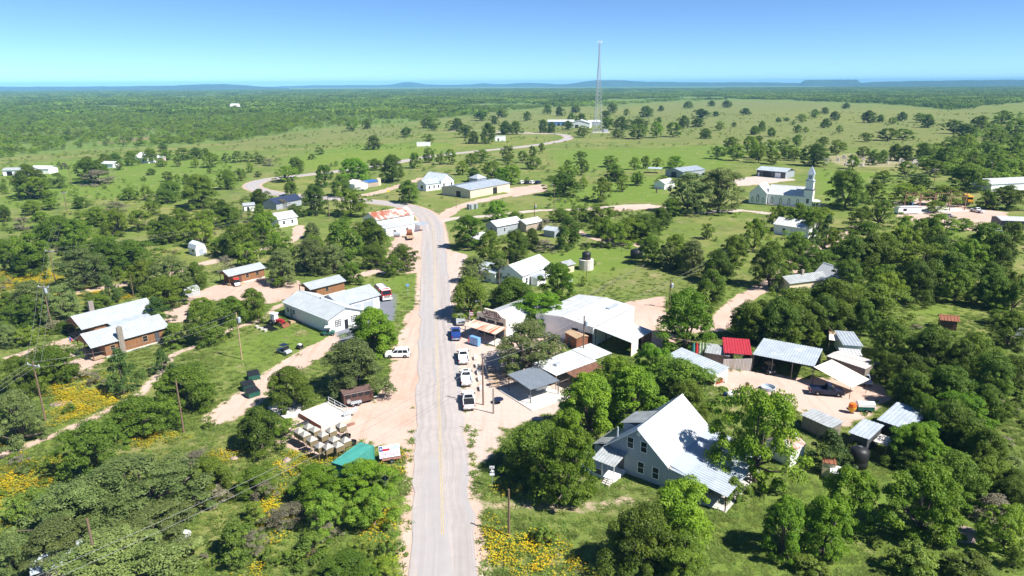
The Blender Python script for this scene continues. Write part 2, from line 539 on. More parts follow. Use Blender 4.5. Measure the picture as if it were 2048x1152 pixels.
def wood_side(X, Y):
    t = X / np.maximum(Y, 1)
    return Y / np.interp(t, WE_T, WE_Y)


def vnoise(X, Y, s, seed=0):
    r = np.random.RandomState(seed)
    tab = r.rand(64, 64)
    x, y = X / s, Y / s
    xi, yi = np.floor(x).astype(int), np.floor(y).astype(int)
    fx, fy = x - xi, y - yi
    fx, fy = fx * fx * (3 - 2 * fx), fy * fy * (3 - 2 * fy)
    g = lambda a, b: tab[a % 64, b % 64]
    return (g(xi, yi) * (1 - fx) + g(xi + 1, yi) * fx) * (1 - fy) + (g(xi, yi + 1) * (1 - fx) + g(xi + 1, yi + 1) * fx) * fy


rows = list(np.linspace(-60, 46, 10))
while rows[-1] < 900:
    rows.append(rows[-1] + max(0.42, rows[-1] * 0.0058))
while rows[-1] < 17500:
    rows.append(rows[-1] * 1.035)
rows = np.array(rows)
NC = 520
tcol = np.linspace(-1.12, 1.12, NC)
GX = tcol[None, :] * (rows[:, None] + 75)
GY = np.repeat(rows[:, None], NC, 1)
NR = len(rows)
X, Y = GX.ravel(), GY.ravel()
wob = (vnoise(X, Y, 3.0, 1) - 0.5) * 2.0
wob2 = (vnoise(X, Y, 3.0, 2) - 0.5) * 2.0
SC = np.clip(Y / 150, 0.5, 6)
XW, YW = X + wob * 0.6 * SC, Y + wob2 * 0.6 * SC
masks = {}
for k, poly in DIRT_POLYS.items():
    masks[k] = poly_mask(XW, YW, W2(poly), 1.0)
for k, (ln, w) in DIRT_LINES.items():
    masks[k] = line_mask(XW, YW, W2(ln), w, 0.9 if w < 8 else 3.0)
dirt = np.zeros_like(X)
for k, m in masks.items():
    m = m * (0.47 if k in ("cemetery_ground", "yard_track", "verge_rut", "far_lane") else 1.0)
    dirt = np.maximum(dirt, m * (0.75 if k in ("oak_shade_ground", "foot_path", "side_track") else 1.0))
rd = line_mask(X, Y, ROAD[::2], 10.5, 1.4)
dirt = np.maximum(dirt, rd * 0.85)
flow = np.zeros_like(X)
for poly in FLOWERS:
    flow = np.maximum(flow, poly_mask(XW, YW, W2(poly), 3.0))
lush = np.zeros_like(X)
for poly in LUSH:
    lush = np.maximum(lush, poly_mask(XW, YW, W2(poly), 6.0))
dry = np.zeros_like(X)
for poly in DRY:
    dry = np.maximum(dry, poly_mask(XW, YW, W2(poly), 8.0))
wood = np.clip((wood_side(X, Y) - 0.98) / 0.05, 0, 1) * (Y > 200)
asph = poly_mask(X, Y, W2(ASPHALT_LOT), 0.35)
gravel = np.maximum(np.maximum(masks["gravel_lane"], masks["gravel_yard"]), masks["store_forecourt"] * 0.7)
Z = (vnoise(X, Y, 9.0, 3) - 0.5) * 0.10 * (1 - np.clip(dirt * 2, 0, 1)) * np.clip(1 - Y / 500, 0, 1) - 0.05 * np.clip(1 - dirt * 2, 0, 1) * 0


def ground_attrs(me, idx=None):
    for nm, ch in (("m1", (dirt, lush, flow, dry)), ("m2", (wood, asph, gravel, wood * 0))):
        a = me.color_attributes.new(nm, 'FLOAT_COLOR', 'POINT')
        d = np.stack(ch, 1).astype(np.float32)
        if idx is not None:
            d = d[idx]
        a.data.foreach_set("color", d.ravel())


def np_mesh(name, verts, quads):
    me = bpy.data.meshes.new(name)
    nv, nq, k = len(verts), len(quads), quads.shape[1]
    me.vertices.add(nv)
    me.vertices.foreach_set("co", np.asarray(verts, np.float32).ravel())
    me.loops.add(nq * k)
    me.loops.foreach_set("vertex_index", np.asarray(quads, np.int32).ravel())
    me.polygons.add(nq)
    me.polygons.foreach_set("loop_start", np.arange(nq, dtype=np.int32) * k)
    me.update(calc_edges=True)
    return me


def ground_material():
    m = bpy.data.materials.new("ground")
    m.use_nodes = True
    nt = m.node_tree
    L = nt.links.new
    bs = nt.nodes["Principled BSDF"]
    bs.inputs["Roughness"].default_value = 0.92
    bs.inputs["Specular IOR Level"].default_value = 0.1
    geo = nd(nt, "ShaderNodeNewGeometry")
    pos = geo.outputs["Position"]

    def noise(s, det=5.0, rough=0.6, off=0.0):
        n = nd(nt, "ShaderNodeTexNoise", Scale=s, Detail=det, Roughness=rough)
        if off:
            mp = nd(nt, "ShaderNodeMapping")
            mp.inputs["Location"].default_value = (off, off * 1.7, 0)
            L(pos, mp.inputs[0])
            L(mp.outputs[0], n.inputs["Vector"])
        else:
            L(pos, n.inputs["Vector"])
        return n.outputs[0]

    def mr(v, a, b, c=0.0, d=1.0):
        r = nd(nt, "ShaderNodeMapRange")
        for i, q in zip((1, 2, 3, 4), (a, b, c, d)):
            r.inputs[i].default_value = q
        L(v, r.inputs[0])
        return r.outputs[0]

    def math_(op, a, b):
        n = nd(nt, "ShaderNodeMath", operation=op)
        for i, q in ((0, a), (1, b)):
            if isinstance(q, (int, float)):
                n.inputs[i].default_value = q
            else:
                L(q, n.inputs[i])
        return n.outputs[0]

    def mix(f, a, b):
        n = nd(nt, "ShaderNodeMix", data_type='RGBA')
        for i, q in ((0, f), (6, a), (7, b)):
            if isinstance(q, tuple):
                n.inputs[i].default_value = (*q, 1)
            elif isinstance(q, (int, float)):
                n.inputs[i].default_value = q
            else:
                L(q, n.inputs[i])
        return n.outputs[2]

    a1 = nd(nt, "ShaderNodeAttribute", attribute_name="m1")
    a2 = nd(nt, "ShaderNodeAttribute", attribute_name="m2")
    s1 = nd(nt, "ShaderNodeSeparateColor")
    s2 = nd(nt, "ShaderNodeSeparateColor")
    L(a1.outputs["Color"], s1.inputs[0])
    L(a2.outputs["Color"], s2.inputs[0])
    DIRT, LUSHm, FLOW, DRYm = s1.outputs[0], s1.outputs[1], s1.outputs[2], a1.outputs["Alpha"]
    WOODm, ASPH, GRAV = s2.outputs[0], s2.outputs[1], s2.outputs[2]
    nb, nm_, nf, nff = noise(0.03, 6, 0.7), noise(0.22, 6, 0.68), noise(1.6, 7, 0.75), noise(8.0, 5, 0.75)
    nm2 = noise(0.16, 6, 0.7, 31.0)
    nf2 = noise(0.8, 7, 0.75, 77.0)
    grass = mix(mr(nm_, 0.35, 0.65), (0.100, 0.180, 0.026), (0.160, 0.240, 0.042))
    grass = mix(mr(nf, 0.35, 0.7), grass, (0.19, 0.215, 0.055))
    grass = mix(math_('MULTIPLY', mr(nb, 0.46, 0.58), 0.8), grass, (0.27, 0.255, 0.095))
    nbb = noise(0.075, 7, 0.72, 55.0)
    grass = mix(math_('MULTIPLY', mr(nbb, 0.50, 0.62), 0.6), grass, (0.075, 0.125, 0.028))
    grass = mix(math_('MULTIPLY', mr(nbb, 0.46, 0.36), 0.45), grass, (0.20, 0.255, 0.08))
    lushc = mix(mr(nf, 0.3, 0.7), (0.110, 0.200, 0.024), (0.185, 0.275, 0.038))
    grass = mix(math_('MULTIPLY', LUSHm, 0.8), grass, lushc)
    dryc = mix(mr(nf, 0.3, 0.7), (0.235, 0.215, 0.09), (0.15, 0.20, 0.06))
    grass = mix(math_('MULTIPLY', DRYm, mr(nm2, 0.38, 0.58)), grass, dryc)
    # bare sandy spots
    grass = mix(math_('MULTIPLY', mr(nm2, 0.57, 0.66), 0.85), grass, (0.38, 0.30, 0.18))
    grass = mix(mr(nff, 0.35, 0.7, 0.0, 0.55), grass, (0.060, 0.095, 0.02))
    grass = mix(mr(nff, 0.5, 0.3, 0.0, 0.35), grass, (0.23, 0.285, 0.08))
    # wildflowers, thin and in drifts
    fl = math_('MULTIPLY', FLOW, math_('MULTIPLY', mr(nm2, 0.40, 0.58), mr(nf2, 0.49, 0.60)))
    grass = mix(math_('MULTIPLY', fl, 0.38), grass, mix(mr(nff, 0.4, 0.6), (0.48, 0.37, 0.015), (0.36, 0.38, 0.03)))
    # floor of the woods
    wc = mix(mr(nm_, 0.4, 0.6), (0.085, 0.155, 0.032), (0.18, 0.24, 0.065))
    wc = mix(mr(noise(0.012, 5, 0.6, 9.0), 0.60, 0.66), wc, (0.22, 0.18, 0.10))
    grass = mix(WOODm, grass, wc)
    # dirt
    dc = mix(mr(nm_, 0.35, 0.65), (0.44, 0.295, 0.23), (0.51, 0.38, 0.315))
    dc = mix(mr(nf, 0.4, 0.75), dc, (0.53, 0.40, 0.335))
    dc = mix(GRAV, dc, mix(mr(nf, 0.35, 0.65), (0.43, 0.375, 0.34), (0.52, 0.465, 0.43)))
    dc = mix(mr(nb, 0.42, 0.6, 0.0, 0.6), dc, (0.56, 0.44, 0.385))
    dc = mix(mr(nff, 0.5, 0.8, 0.0, 0.4), dc, (0.40, 0.29, 0.22))
    dc = mix(mr(nf2, 0.56, 0.72, 0.0, 0.5), dc, (0.38, 0.27, 0.20))
    mpr = nd(nt, "ShaderNodeMapping")
    mpr.inputs["Scale"].default_value = (1.3, 0.10, 1)
    mpr.inputs["Rotation"].default_value = (0, 0, -0.15)
    L(pos, mpr.inputs[0])
    nr = nd(nt, "ShaderNodeTexNoise", Scale=0.7, Detail=5.0, Roughness=0.6)
    L(mpr.outputs[0], nr.inputs["Vector"])
    dc = mix(mr(nr.outputs[0], 0.52, 0.66, 0.0, 0.45), dc, (0.38, 0.27, 0.20))
    df = math_('ADD', DIRT, math_('MULTIPLY', math_('SUBTRACT', nf2, 0.5), 0.9))
    col = mix(mr(df, 0.40, 0.60), grass, dc)
    col = mix(ASPH, col, mix(mr(nf, 0.3, 0.7), (0.15, 0.165, 0.20), (0.20, 0.21, 0.245)))
    L(col, bs.inputs["Base Color"])
    bmp = nd(nt, "ShaderNodeBump", Strength=0.55, Distance=0.25)
    hgt = math_('ADD', math_('MULTIPLY', nf, 1.0), math_('MULTIPLY', nff, 0.35))
    hgt = math_('MULTIPLY', hgt, mr(DIRT, 0.3, 0.7, 1.0, 0.12))
    L(hgt, bmp.inputs["Height"])
    L(bmp.outputs[0], bs.inputs["Normal"])
    return m


M_GROUND = ground_material()
ii = np.arange(NR * NC).reshape(NR, NC)
quads = np.stack([ii[:-1, :-1], ii[:-1, 1:], ii[1:, 1:], ii[1:, :-1]], -1).reshape(-1, 4)
gv = np.stack([X, Y, Z], 1)
me = np_mesh("ground", gv, quads)
ground_attrs(me)
me.materials.append(M_GROUND)
ground = kind(part("ground", me, None), "structure")


def overlay(name, mask, dz=0.006):
    fm = mask[quads].max(1) > 0.02
    q = quads[fm]
    if not len(q):
        return
    used, inv = np.unique(q, return_inverse=True)
    v = gv[used].copy()
    v[:, 2] += 0.0006 + dz * np.clip(mask[used] * 4, 0, 1)
    me = np_mesh(name, v, inv.reshape(-1, 4))
    ground_attrs(me, used)
    me.materials.append(M_GROUND)
    kind(part(name, me, None), "structure")


dz = 0.0030
for k, m in masks.items():
    overlay(k, m, dz)
    dz += 0.0015
overlay("asphalt_lot", asph, dz)

# ------------------------------------------------------------------ main road
def strip(path, o0, o1, z, uv=None):
    d = np.gradient(path, axis=0)
    d /= np.hypot(d[:, 0], d[:, 1])[:, None]
    nrm = np.stack([-d[:, 1], d[:, 0]], 1)
    L = path + nrm * np.asarray(o0)[..., None]
    R = path + nrm * np.asarray(o1)[..., None]
    s = np.concatenate([[0], np.cumsum(np.hypot(*np.diff(path, axis=0).T))])
    mb = MB()
    for a, b in zip(L, R):
        mb.v += [(a[0], a[1], z), (b[0], b[1], z)]
    n = len(path)
    mb.f = [(2 * i + 1, 2 * i + 3, 2 * i + 2, 2 * i) for i in range(n - 1)]
    return mb, s


def road_material():
    m = bpy.data.materials.new("chip_seal_road")
    m.use_nodes = True
    nt = m.node_tree
    L = nt.links.new
    bs = nt.nodes["Principled BSDF"]
    bs.inputs["Roughness"].default_value = 0.85
    uv = nd(nt, "ShaderNodeUVMap", uv_map="uv")
    sx = nd(nt, "ShaderNodeSeparateXYZ")
    L(uv.outputs[0], sx.inputs[0])
    geo = nd(nt, "ShaderNodeNewGeometry")

    def noise(vec, s, det=5.0, stretch=None):
        n = nd(nt, "ShaderNodeTexNoise", Scale=s, Detail=det, Roughness=0.65)
        if stretch:
            mp = nd(nt, "ShaderNodeMapping")
            mp.inputs["Scale"].default_value = stretch
            L(vec, mp.inputs[0])
            vec = mp.outputs[0]
        L(vec, n.inputs["Vector"])
        return n.outputs[0]

    def mr(v, a, b, c=0.0, d=1.0):
        r = nd(nt, "ShaderNodeMapRange")
        for i, q in zip((1, 2, 3, 4), (a, b, c, d)):
            r.inputs[i].default_value = q
        L(v, r.inputs[0])
        return r.outputs[0]

    def mix(f, a, b):
        n = nd(nt, "ShaderNodeMix", data_type='RGBA')
        for i, q in ((0, f), (6, a), (7, b)):
            if isinstance(q, tuple):
                n.inputs[i].default_value = (*q, 1)
            elif isinstance(q, (int, float)):
                n.inputs[i].default_value = q
            else:
                L(q, n.inputs[i])
        return n.outputs[2]

    u = uv.outputs[0]
    base = mix(mr(noise(geo.outputs["Position"], 0.5), 0.3, 0.7), (0.37, 0.33, 0.315), (0.45, 0.405, 0.385))
    streak = noise(u, 1.0, 4, (1.6, 0.02, 1))
    base = mix(mr(streak, 0.42, 0.66, 0.0, 0.6), base, (0.25, 0.235, 0.235))
    patch = nd(nt, "ShaderNodeTexVoronoi", Scale=1.0)
    patch.feature = 'F1'
    mp = nd(nt, "ShaderNodeMapping")
    mp.inputs["Scale"].default_value = (0.3, 0.035, 1)
    L(u, mp.inputs[0])
    L(mp.outputs[0], patch.inputs["Vector"])
    sp = nd(nt, "ShaderNodeSeparateColor")
    L(patch.outputs["Color"], sp.inputs[0])
    base = mix(mr(sp.outputs[0], 0.62, 0.64, 0.0, 0.5), base, (0.34, 0.335, 0.35))
    base = mix(mr(noise(geo.outputs["Position"], 7.0, 4), 0.45, 0.75, 0.0, 0.4), base, (0.30, 0.285, 0.29))
    # cracks along and across
    cr = nd(nt, "ShaderNodeTexVoronoi", Scale=0.22)
    cr.feature = 'DISTANCE_TO_EDGE'
    L(geo.outputs["Position"], cr.inputs["Vector"])
    base = mix(mr(cr.outputs["Distance"], 0.0, 0.012, 0.0, 0.0), base, (0.14, 0.135, 0.14))
    L(base, bs.inputs["Base Color"])
    b = nd(nt, "ShaderNodeBump", Strength=0.2, Distance=0.02)
    L(noise(geo.outputs["Position"], 12.0, 3), b.inputs["Height"])
    L(b.outputs[0], bs.inputs["Normal"])
    return m


RZ = 0.066
edge_n = (vnoise(ROAD[:, 0], ROAD[:, 1], 3.0, 5) - 0.5) * 0.9
edge_n2 = (vnoise(ROAD[:, 0] + 99, ROAD[:, 1], 3.0, 6) - 0.5) * 0.9
ry = ROAD[:, 1]
arc = np.concatenate([[0], np.cumsum(np.hypot(*np.diff(ROAD, axis=0).T))])
wid_l = 3.65 + np.clip((ry - 150) / 60, 0, 1) * 0.4
mb, s = strip(ROAD, wid_l + edge_n, -(3.75 + edge_n2), RZ)
n_ = len(ROAD)
for side in (0, 1):
    b_ = len(mb.v)
    for i in range(n_):
        x_, y_, _z = mb.v[2 * i + side]
        mb.v.append((x_, y_, -0.05))
    mb.f += [(2 * i + side, 2 * i + 2 + side, b_ + i + 1, b_ + i) for i in range(n_ - 1)]
me = mb.mesh("main_road", road_material())
ul = me.uv_layers.new(name="uv")
vx = np.vstack([np.array([[(0, s_), (7.4, s_)] for s_ in s]).reshape(-1, 2), np.c_[s * 0, s], np.c_[s * 0 + 7.4, s]])
lv = np.zeros(len(me.loops), np.int32)
me.loops.foreach_get("vertex_index", lv)
ul.data.foreach_set("uv", vx[lv].astype(np.float32).ravel())
road = kind(part("main_road", me, None), "structure")
M_YLINE = mat("line_yellow", (0.52, 0.41, 0.20), 0.8, var=0.35, scale=3.0, col2=(0.40, 0.36, 0.33), thr=0.54)
sel = (arc > 85) & (arc < 330)
for off in (0.13, -0.13):
    mb, _ = strip(ROAD[sel], off + 0.055, off - 0.055, RZ + 0.004)
    part("centre_line", mb, M_YLINE, road)

# ------------------------------------------------------------------ far hills (blue ridges on the horizon)
M_HILL = mat("hill_cover", (0.040, 0.070, 0.030), 0.95, var=0.5, scale=0.004, col2=(0.16, 0.14, 0.09), thr=0.66)


def hill(name, px0, px1, dist, prof, depth=2200.0, seed=0):
    """long rounded rise: prof(u) gives crest height in metres, u=0..1 from left to right"""
    n, k = 90, 9
    mb = MB()
    for i in range(n + 1):
        u = i / n
        px = px0 + (px1 - px0) * u
        t = (px - 1024) / FPX
        for j in range(k + 1):
            w = j / k
            dd = dist + depth * (w - 0.5)
            hgt = prof(u) * min(1.0, u / 0.14, (1 - u) / 0.14) ** 0.6 * math.sin(math.pi * w) ** 1.1 + (math.sin(u * 61 + seed + w * 5) + math.sin(u * 143 + w * 9)) * 1.8 * math.sin(math.pi * w)
            mb.v.append((t * dd * 1.04, dd, hgt - 3.0))
    for i in range(n):
        for j in range(k):
            a = i * (k + 1) + j
            mb.f.append((a, a + k + 1, a + k + 2, a + 1))
    kind(part(name, mb, M_HILL, smooth=True), "structure")


bumpf = lambda u, c, w: math.exp(-((u - c) / w) ** 2)
hill("ridge", -250, 620, 9500, lambda u: 47 + 17 * bumpf(u, 0.84, 0.07) + 4 * math.sin(u * 9), seed=1)
hill("far_rise", 560, 1250, 13500, lambda u: 42 + 55 * bumpf(u, 0.40, 0.035) + 22 * bumpf(u, 0.6, 0.03) + 30 * bumpf(u, 0.72, 0.05), seed=2)
hill("hills", 1080, 1720, 12000, lambda u: 55 + 50 * bumpf(u, 0.20, 0.10) + 22 * bumpf(u, 0.36, 0.09) + 8 * math.sin(u * 14), seed=3)
hill("mesa", 1545, 1680, 11000, lambda u: 92 * min(1, max(0, min(u / 0.16, (1 - u) / 0.14))) ** 0.7 + 2 * math.sin(u * 3.1), depth=1600, seed=4)
hill("low_ridge", 1600, 2400, 9800, lambda u: 50 + 28 * bumpf(u, 0.45, 0.35), seed=5)

# ------------------------------------------------------------------ air
hz = MB().box(-21000, 21000, -400, 17600, -6.0, 114.0)
M_HAZE = bpy.data.materials.new("haze_air")
M_HAZE.use_nodes = True
hn = M_HAZE.node_tree
hn.nodes.clear()
ho = hn.nodes.new("ShaderNodeOutputMaterial")
hv = hn.nodes.new("ShaderNodeVolumePrincipled")
hv.inputs["Color"].default_value = (0.24, 0.58, 1.0, 1)
hv.inputs["Density"].default_value = 0.80e-4
hv.inputs["Anisotropy"].default_value = -0.3
hn.links.new(hv.outputs[0], ho.inputs["Volume"])
haze = kind(part("haze", hz, M_HAZE), "stuff")
haze["label"] = "thin blue air over the plain out to the hills"
# ------------------------------------------------------------------ building kit
class Bld:
    """local frame: corner A at (0,0), x along yaw, y to the left of it"""
    def __init__(s, root, L, W, ov, eave, ridge, axis):
        s.root, s.L, s.ov, s.eave, s.ridge, s.axis = root, L, ov, eave, ridge, axis
        s.y0, s.y1 = min(0, W), max(0, W)

    def face(s, f):
        o = s.ov
        return {'S': (Vector((1, 0, 0)), Vector((0, -1, 0)), Vector((0, s.y0 + o, 0))),
                'N': (Vector((1, 0, 0)), Vector((0, 1, 0)), Vector((0, s.y1 - o, 0))),
                'W': (Vector((0, 1, 0)), Vector((-1, 0, 0)), Vector((o, 0, 0))),
                'E': (Vector((0, 1, 0)), Vector((1, 0, 0)), Vector((s.L - o, 0, 0)))}[f]

    def slab(s, f, u, z, w, h, d0, d1, mb=None):
        ux, n, o = s.face(f)
        mb = mb or MB()
        k = len(mb.v)
        for d in (d0, d1):
            for a, b in ((-w / 2, -h / 2), (w / 2, -h / 2), (w / 2, h / 2), (-w / 2, h / 2)):
                p = o + ux * (u + a) + n * d
                mb.v.append((p.x, p.y, z + b))
        for q in ((0, 3, 2, 1), (4, 5, 6, 7), (0, 1, 5, 4), (1, 2, 6, 5), (2, 3, 7, 6), (3, 0, 4, 7)):
            mb.f.append(tuple(k + i for i in q))
        return mb

    def window(s, f, u, z, w=0.9, h=1.3, fm=None, bars=True):
        ux, n, o = s.face(f)
        mb = MB()
        t = 0.09
        for d in (-0.02, 0.06):
            for e in (t, -0.0):
                for a, b in ((-1, -1), (1, -1), (1, 1), (-1, 1)):
                    p = o + ux * (u + a * (w / 2 + e)) + n * d
                    mb.v.append((p.x, p.y, z + b * (h / 2 + e)))
        for i in range(4):
            j = (i + 1) % 4
            mb.f += [(8 + i, 8 + j, 12 + j, 12 + i), (i, j, 8 + j, 8 + i), (4 + i, 12 + i, 12 + j, 4 + j)]
        fr = part("window", mb, fm or M_WHITE, s.root)
        part("pane", s.slab(f, u, z, w, h, 0.004, 0.02), M_GLASS, fr)
        if bars:
            part("muntin", s.slab(f, u, z, w, 0.05, 0.022, 0.045), fm or M_WHITE, fr)
        return fr

    def door(s, f, u, w=0.95, h=2.05, m=None, name="door", z0=0.12):
        return part(name, s.slab(f, u, z0 + h / 2, w, h, 0.004, 0.05), m or M_WOODG, s.root)

    def opening(s, f, u, w, h, z0=0.02, m=None):  # flat black sheet on the wall paints the shade inside an open bay
        return part("doorway_shade_panel", s.slab(f, u, z0 + h / 2, w, h, 0.004, 0.02), m or M_BLACK, s.root)


def gable(name, label, cat, at, z, yaw, L, W, ridge, wall, roof, axis='x', ov=0.4, pitch=0.6, land=None, group=None, parent=None, walls=True, dx=0.0, dy=0.0, trim=None):
    """gabled (ridge > eave) building; at = photo point of eave corner A"""
    if parent is None:
        p = P(at[0], at[1], z)
        root = thing(name, label, cat, p.xy.to_3d(), yaw, group, land)
    else:
        root = parent
    b = Bld(root, L, W, ov, z, ridge, axis)
    y0, y1 = b.y0 + dy, b.y1 + dy
    x0, x1 = dx, dx + L
    if axis == 'x':
        ym = (y0 + y1) / 2
        s1 = MB().ribs((x0, y0, z), (x1, y0, z), (x1, ym, ridge), (x0, ym, ridge), pitch)
        s2 = MB().ribs((x1, y1, z), (x0, y1, z), (x0, ym, ridge), (x1, ym, ridge), pitch)
        cap = MB().prism([(ym - 0.16, ridge - 0.03), (ym, ridge + 0.06), (ym + 0.16, ridge - 0.03)], 'x', x0 - 0.02, x1 + 0.02)
        sl = (ridge - z) / ((y1 - y0) / 2)
    else:
        xm = (x0 + x1) / 2
        s1 = MB().ribs((x0, y1, z), (x0, y0, z), (xm, y0, ridge), (xm, y1, ridge), pitch)
        s2 = MB().ribs((x1, y0, z), (x1, y1, z), (xm, y1, ridge), (xm, y0, ridge), pitch)
        cap = MB().prism([(xm - 0.16, ridge - 0.03), (xm, ridge + 0.06), (xm + 0.16, ridge - 0.03)], 'y', y0 - 0.02, y1 + 0.02)
        sl = (ridge - z) / ((x1 - x0) / 2)
    part("roof", s1, roof, root)
    part("roof", s2, roof, root)
    part("ridge_cap", cap, roof, root)
    if walls:
        a0, a1, c0, c1 = x0 + ov, x1 - ov, y0 + ov, y1 - ov
        e = z + sl * ov - 0.10
        if axis == 'x':
            poly = [(c0, -0.05), (c1, -0.05), (c1, e), ((c0 + c1) / 2, ridge - 0.10), (c0, e)]
            part("wall", MB().prism(poly, 'x', a0, a1), wall, root)
        else:
            poly = [(a0, -0.05), (a1, -0.05), (a1, e), ((a0 + a1) / 2, ridge - 0.10), (a0, e)]
            part("wall", MB().prism(poly, 'y', c0, c1), wall, root)
    return b


def shed(name, label, cat, at, z, yaw, L, W, zback, wall, roof, ov=0.25, pitch=0.6, land=None, group=None, parent=None, walls=True, posts=0, dx=0.0, dy=0.0, post_m=None, along='x', backwall=None):
    """single-slope roof; z at y=0 edge, zback at y=W edge; walls or posts under it"""
    if parent is None:
        p = P(at[0], at[1], z)
        root = thing(name, label, cat, p.xy.to_3d(), yaw, group, land)
    else:
        root = parent
    b = Bld(root, L, W, ov, z, zback, 'x')
    x0, x1 = dx, dx + L
    ya, yb = dy, dy + W
    if W > 0:
        rf = MB().ribs((x0, ya, z), (x1, ya, z), (x1, yb, zback), (x0, yb, zback), pitch)
    else:
        rf = MB().ribs((x1, ya, z), (x0, ya, z), (x0, yb, zback), (x1, yb, zback), pitch)
    part("roof", rf, roof, root)
    sg = 1 if W > 0 else -1
    sl = (zback - z) / abs(W)
    if walls:
        poly = [(ya + sg * ov, -0.05), (yb - sg * ov, -0.05), (yb - sg * ov, zback - sl * ov - 0.09), (ya + sg * ov, z + sl * ov - 0.09)]
        part("wall", MB().prism(poly, 'x', x0 + ov, x1 - ov), wall, root)
    if backwall:
        part("back_wall", MB().box(x0 + 0.1, x1 - 0.1, yb - sg * 0.25 - 0.04, yb - sg * 0.25 + 0.04, 0, zback - 0.12), backwall, root)
    for i in range(posts):
        u = x0 + 0.15 + (x1 - x0 - 0.3) * i / max(1, posts - 1)
        part("post", MB().box(u - 0.06, u + 0.06, ya + sg * 0.12, ya + sg * 0.24, 0, z - 0.05), post_m or M_WOODG, root)
        part("post", MB().box(u - 0.06, u + 0.06, yb - sg * 0.24, yb - sg * 0.12, 0, zback - 0.05), post_m or M_WOODG, root)
    return b


def text_part(body, parent, m, size, loc, rot, sx=1.0, extrude=0.02, name="lettering", spacing=1.0):
    cu = bpy.data.curves.new(name, 'FONT')
    cu.body = body
    cu.size = size
    cu.extrude = extrude
    cu.align_x = 'CENTER'
    cu.align_y = 'CENTER'
    cu.offset = 0.012 * size
    cu.space_character = spacing
    cu.materials.append(m)
    tmp = bpy.data.objects.new(name, cu)
    COL.objects.link(tmp)
    bpy.context.view_layer.update()
    me_ = bpy.data.meshes.new_from_object(tmp.evaluated_get(bpy.context.evaluated_depsgraph_get()))
    bpy.data.objects.remove(tmp)
    o = bpy.data.objects.new(name, me_)
    COL.objects.link(o)
    o.parent = parent
    o.location = loc
    o.rotation_euler = rot
    o.scale = (sx, 1, 1)
    return o


# ------------------------------------------------------------------ big blue-grey house, right foreground
hp = P(1210.7, 889.3, 3.5)
hr = thing("farmhouse", "blue-grey two-storey house with steep white metal roof and long lean-to", "house", hp.xy.to_3d(), 51, land="blue-grey house")
HL, HW, EZ, RZH = 13.4, 9.5, 3.5, 7.5
hb = Bld(hr, HL, -HW, 0.45, EZ, RZH, 'x')
ym = -HW / 2
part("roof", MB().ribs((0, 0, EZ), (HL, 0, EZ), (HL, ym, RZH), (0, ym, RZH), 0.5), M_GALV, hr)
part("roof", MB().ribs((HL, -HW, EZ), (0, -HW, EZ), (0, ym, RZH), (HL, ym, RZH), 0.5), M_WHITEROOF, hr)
part("ridge_cap", MB().prism([(ym - 0.18, RZH - 0.04), (ym, RZH + 0.07), (ym + 0.18, RZH - 0.04)], 'x', -0.02, HL + 0.02), M_WHITEROOF, hr)
part("lean_to_roof", MB().ribs((HL, -HW - 7.9, 2.45), (0, -HW - 7.9, 2.45), (0, -HW + 0.05, EZ - 0.05), (HL, -HW + 0.05, EZ - 0.05), 0.5), M_GALV, hr)
part("flashing", MB().box(0.02, HL - 0.02, -HW - 0.12, -HW + 0.14, EZ - 0.03, EZ + 0.05), M_LUMBER, hr)
e = EZ + 0.84 * 0.45 - 0.12
part("wall", MB().prism([(-0.45, -0.1), (-0.45, e), (ym, RZH - 0.14), (-HW + 0.45, e), (-HW - 3.6, 2.9), (-HW - 3.6, -0.1)], 'x', 0.45, HL - 0.45), M_BLUEGREY, hr)
for i in range(4):
    part("post", MB().box(0.3 + i * 4.2, 0.42 + i * 4.2, -HW - 7.7, -HW - 7.58, 0, 2.42), M_BROWN, hr)
part("porch_slab", MB().box(0.2, HL - 0.2, -HW - 7.8, -HW - 3.62, 0, 0.12), M_CONC, hr)
part("bargeboard", MB().prism([(0.0, EZ - 0.22), (0.0, EZ - 0.02), (ym, RZH - 0.03), (ym, RZH - 0.24)], 'x', -0.06, 0.02), M_WHITE, hr)
part("bargeboard", MB().prism([(-HW, EZ - 0.22), (-HW, EZ - 0.02), (ym, RZH - 0.03), (ym, RZH - 0.24)], 'x', -0.06, 0.02), M_WHITE, hr)
for u, z in ((-3.6, 4.9), (-5.6, 4.9), (-5.3, 1.75), (-7.5, 1.75)):
    hb.window('W', u, z, 0.85, 1.6 if z < 3 else 1.5)
part("vent", hb.slab('W', ym, 6.5, 0.5, 0.5, 0.004, 0.05), M_WHITE, hr)
# front porch
part("porch_roof", MB().ribs((-2.9, 0.4, 2.55), (-2.9, -3.2, 2.55), (0.42, -3.2, 3.15), (0.42, 0.4, 3.15), 0.45), M_GALV2, hr)
part("porch_floor", MB().box(-2.8, 0.43, -3.1, 2.2, 0.0, 0.5), M_WHITE, hr)
for yy_ in (-3.0, -1.2, 0.3):
    part("porch_post", MB().box(-2.75, -2.65, yy_ - 0.05, yy_ + 0.05, 0.5, 2.53), M_WHITE, hr)
part("porch_rail", MB().box(-2.73, -2.67, -1.1, 0.2, 1.25, 1.31), M_WHITE, hr)
part("porch_screen", MB().box(-2.72, -2.69, -1.15, 0.25, 0.52, 1.2), M_DARKW, hr)
hb.door('W', -2.3, 0.95, 2.1, M_DARKW, z0=0.5)
for i in range(3):
    part("step", MB().box(-3.15 - 0.3 * i, -2.81 - 0.3 * i, -3.0, -1.8, 0, 0.42 - 0.13 * i), M_CONC, hr)
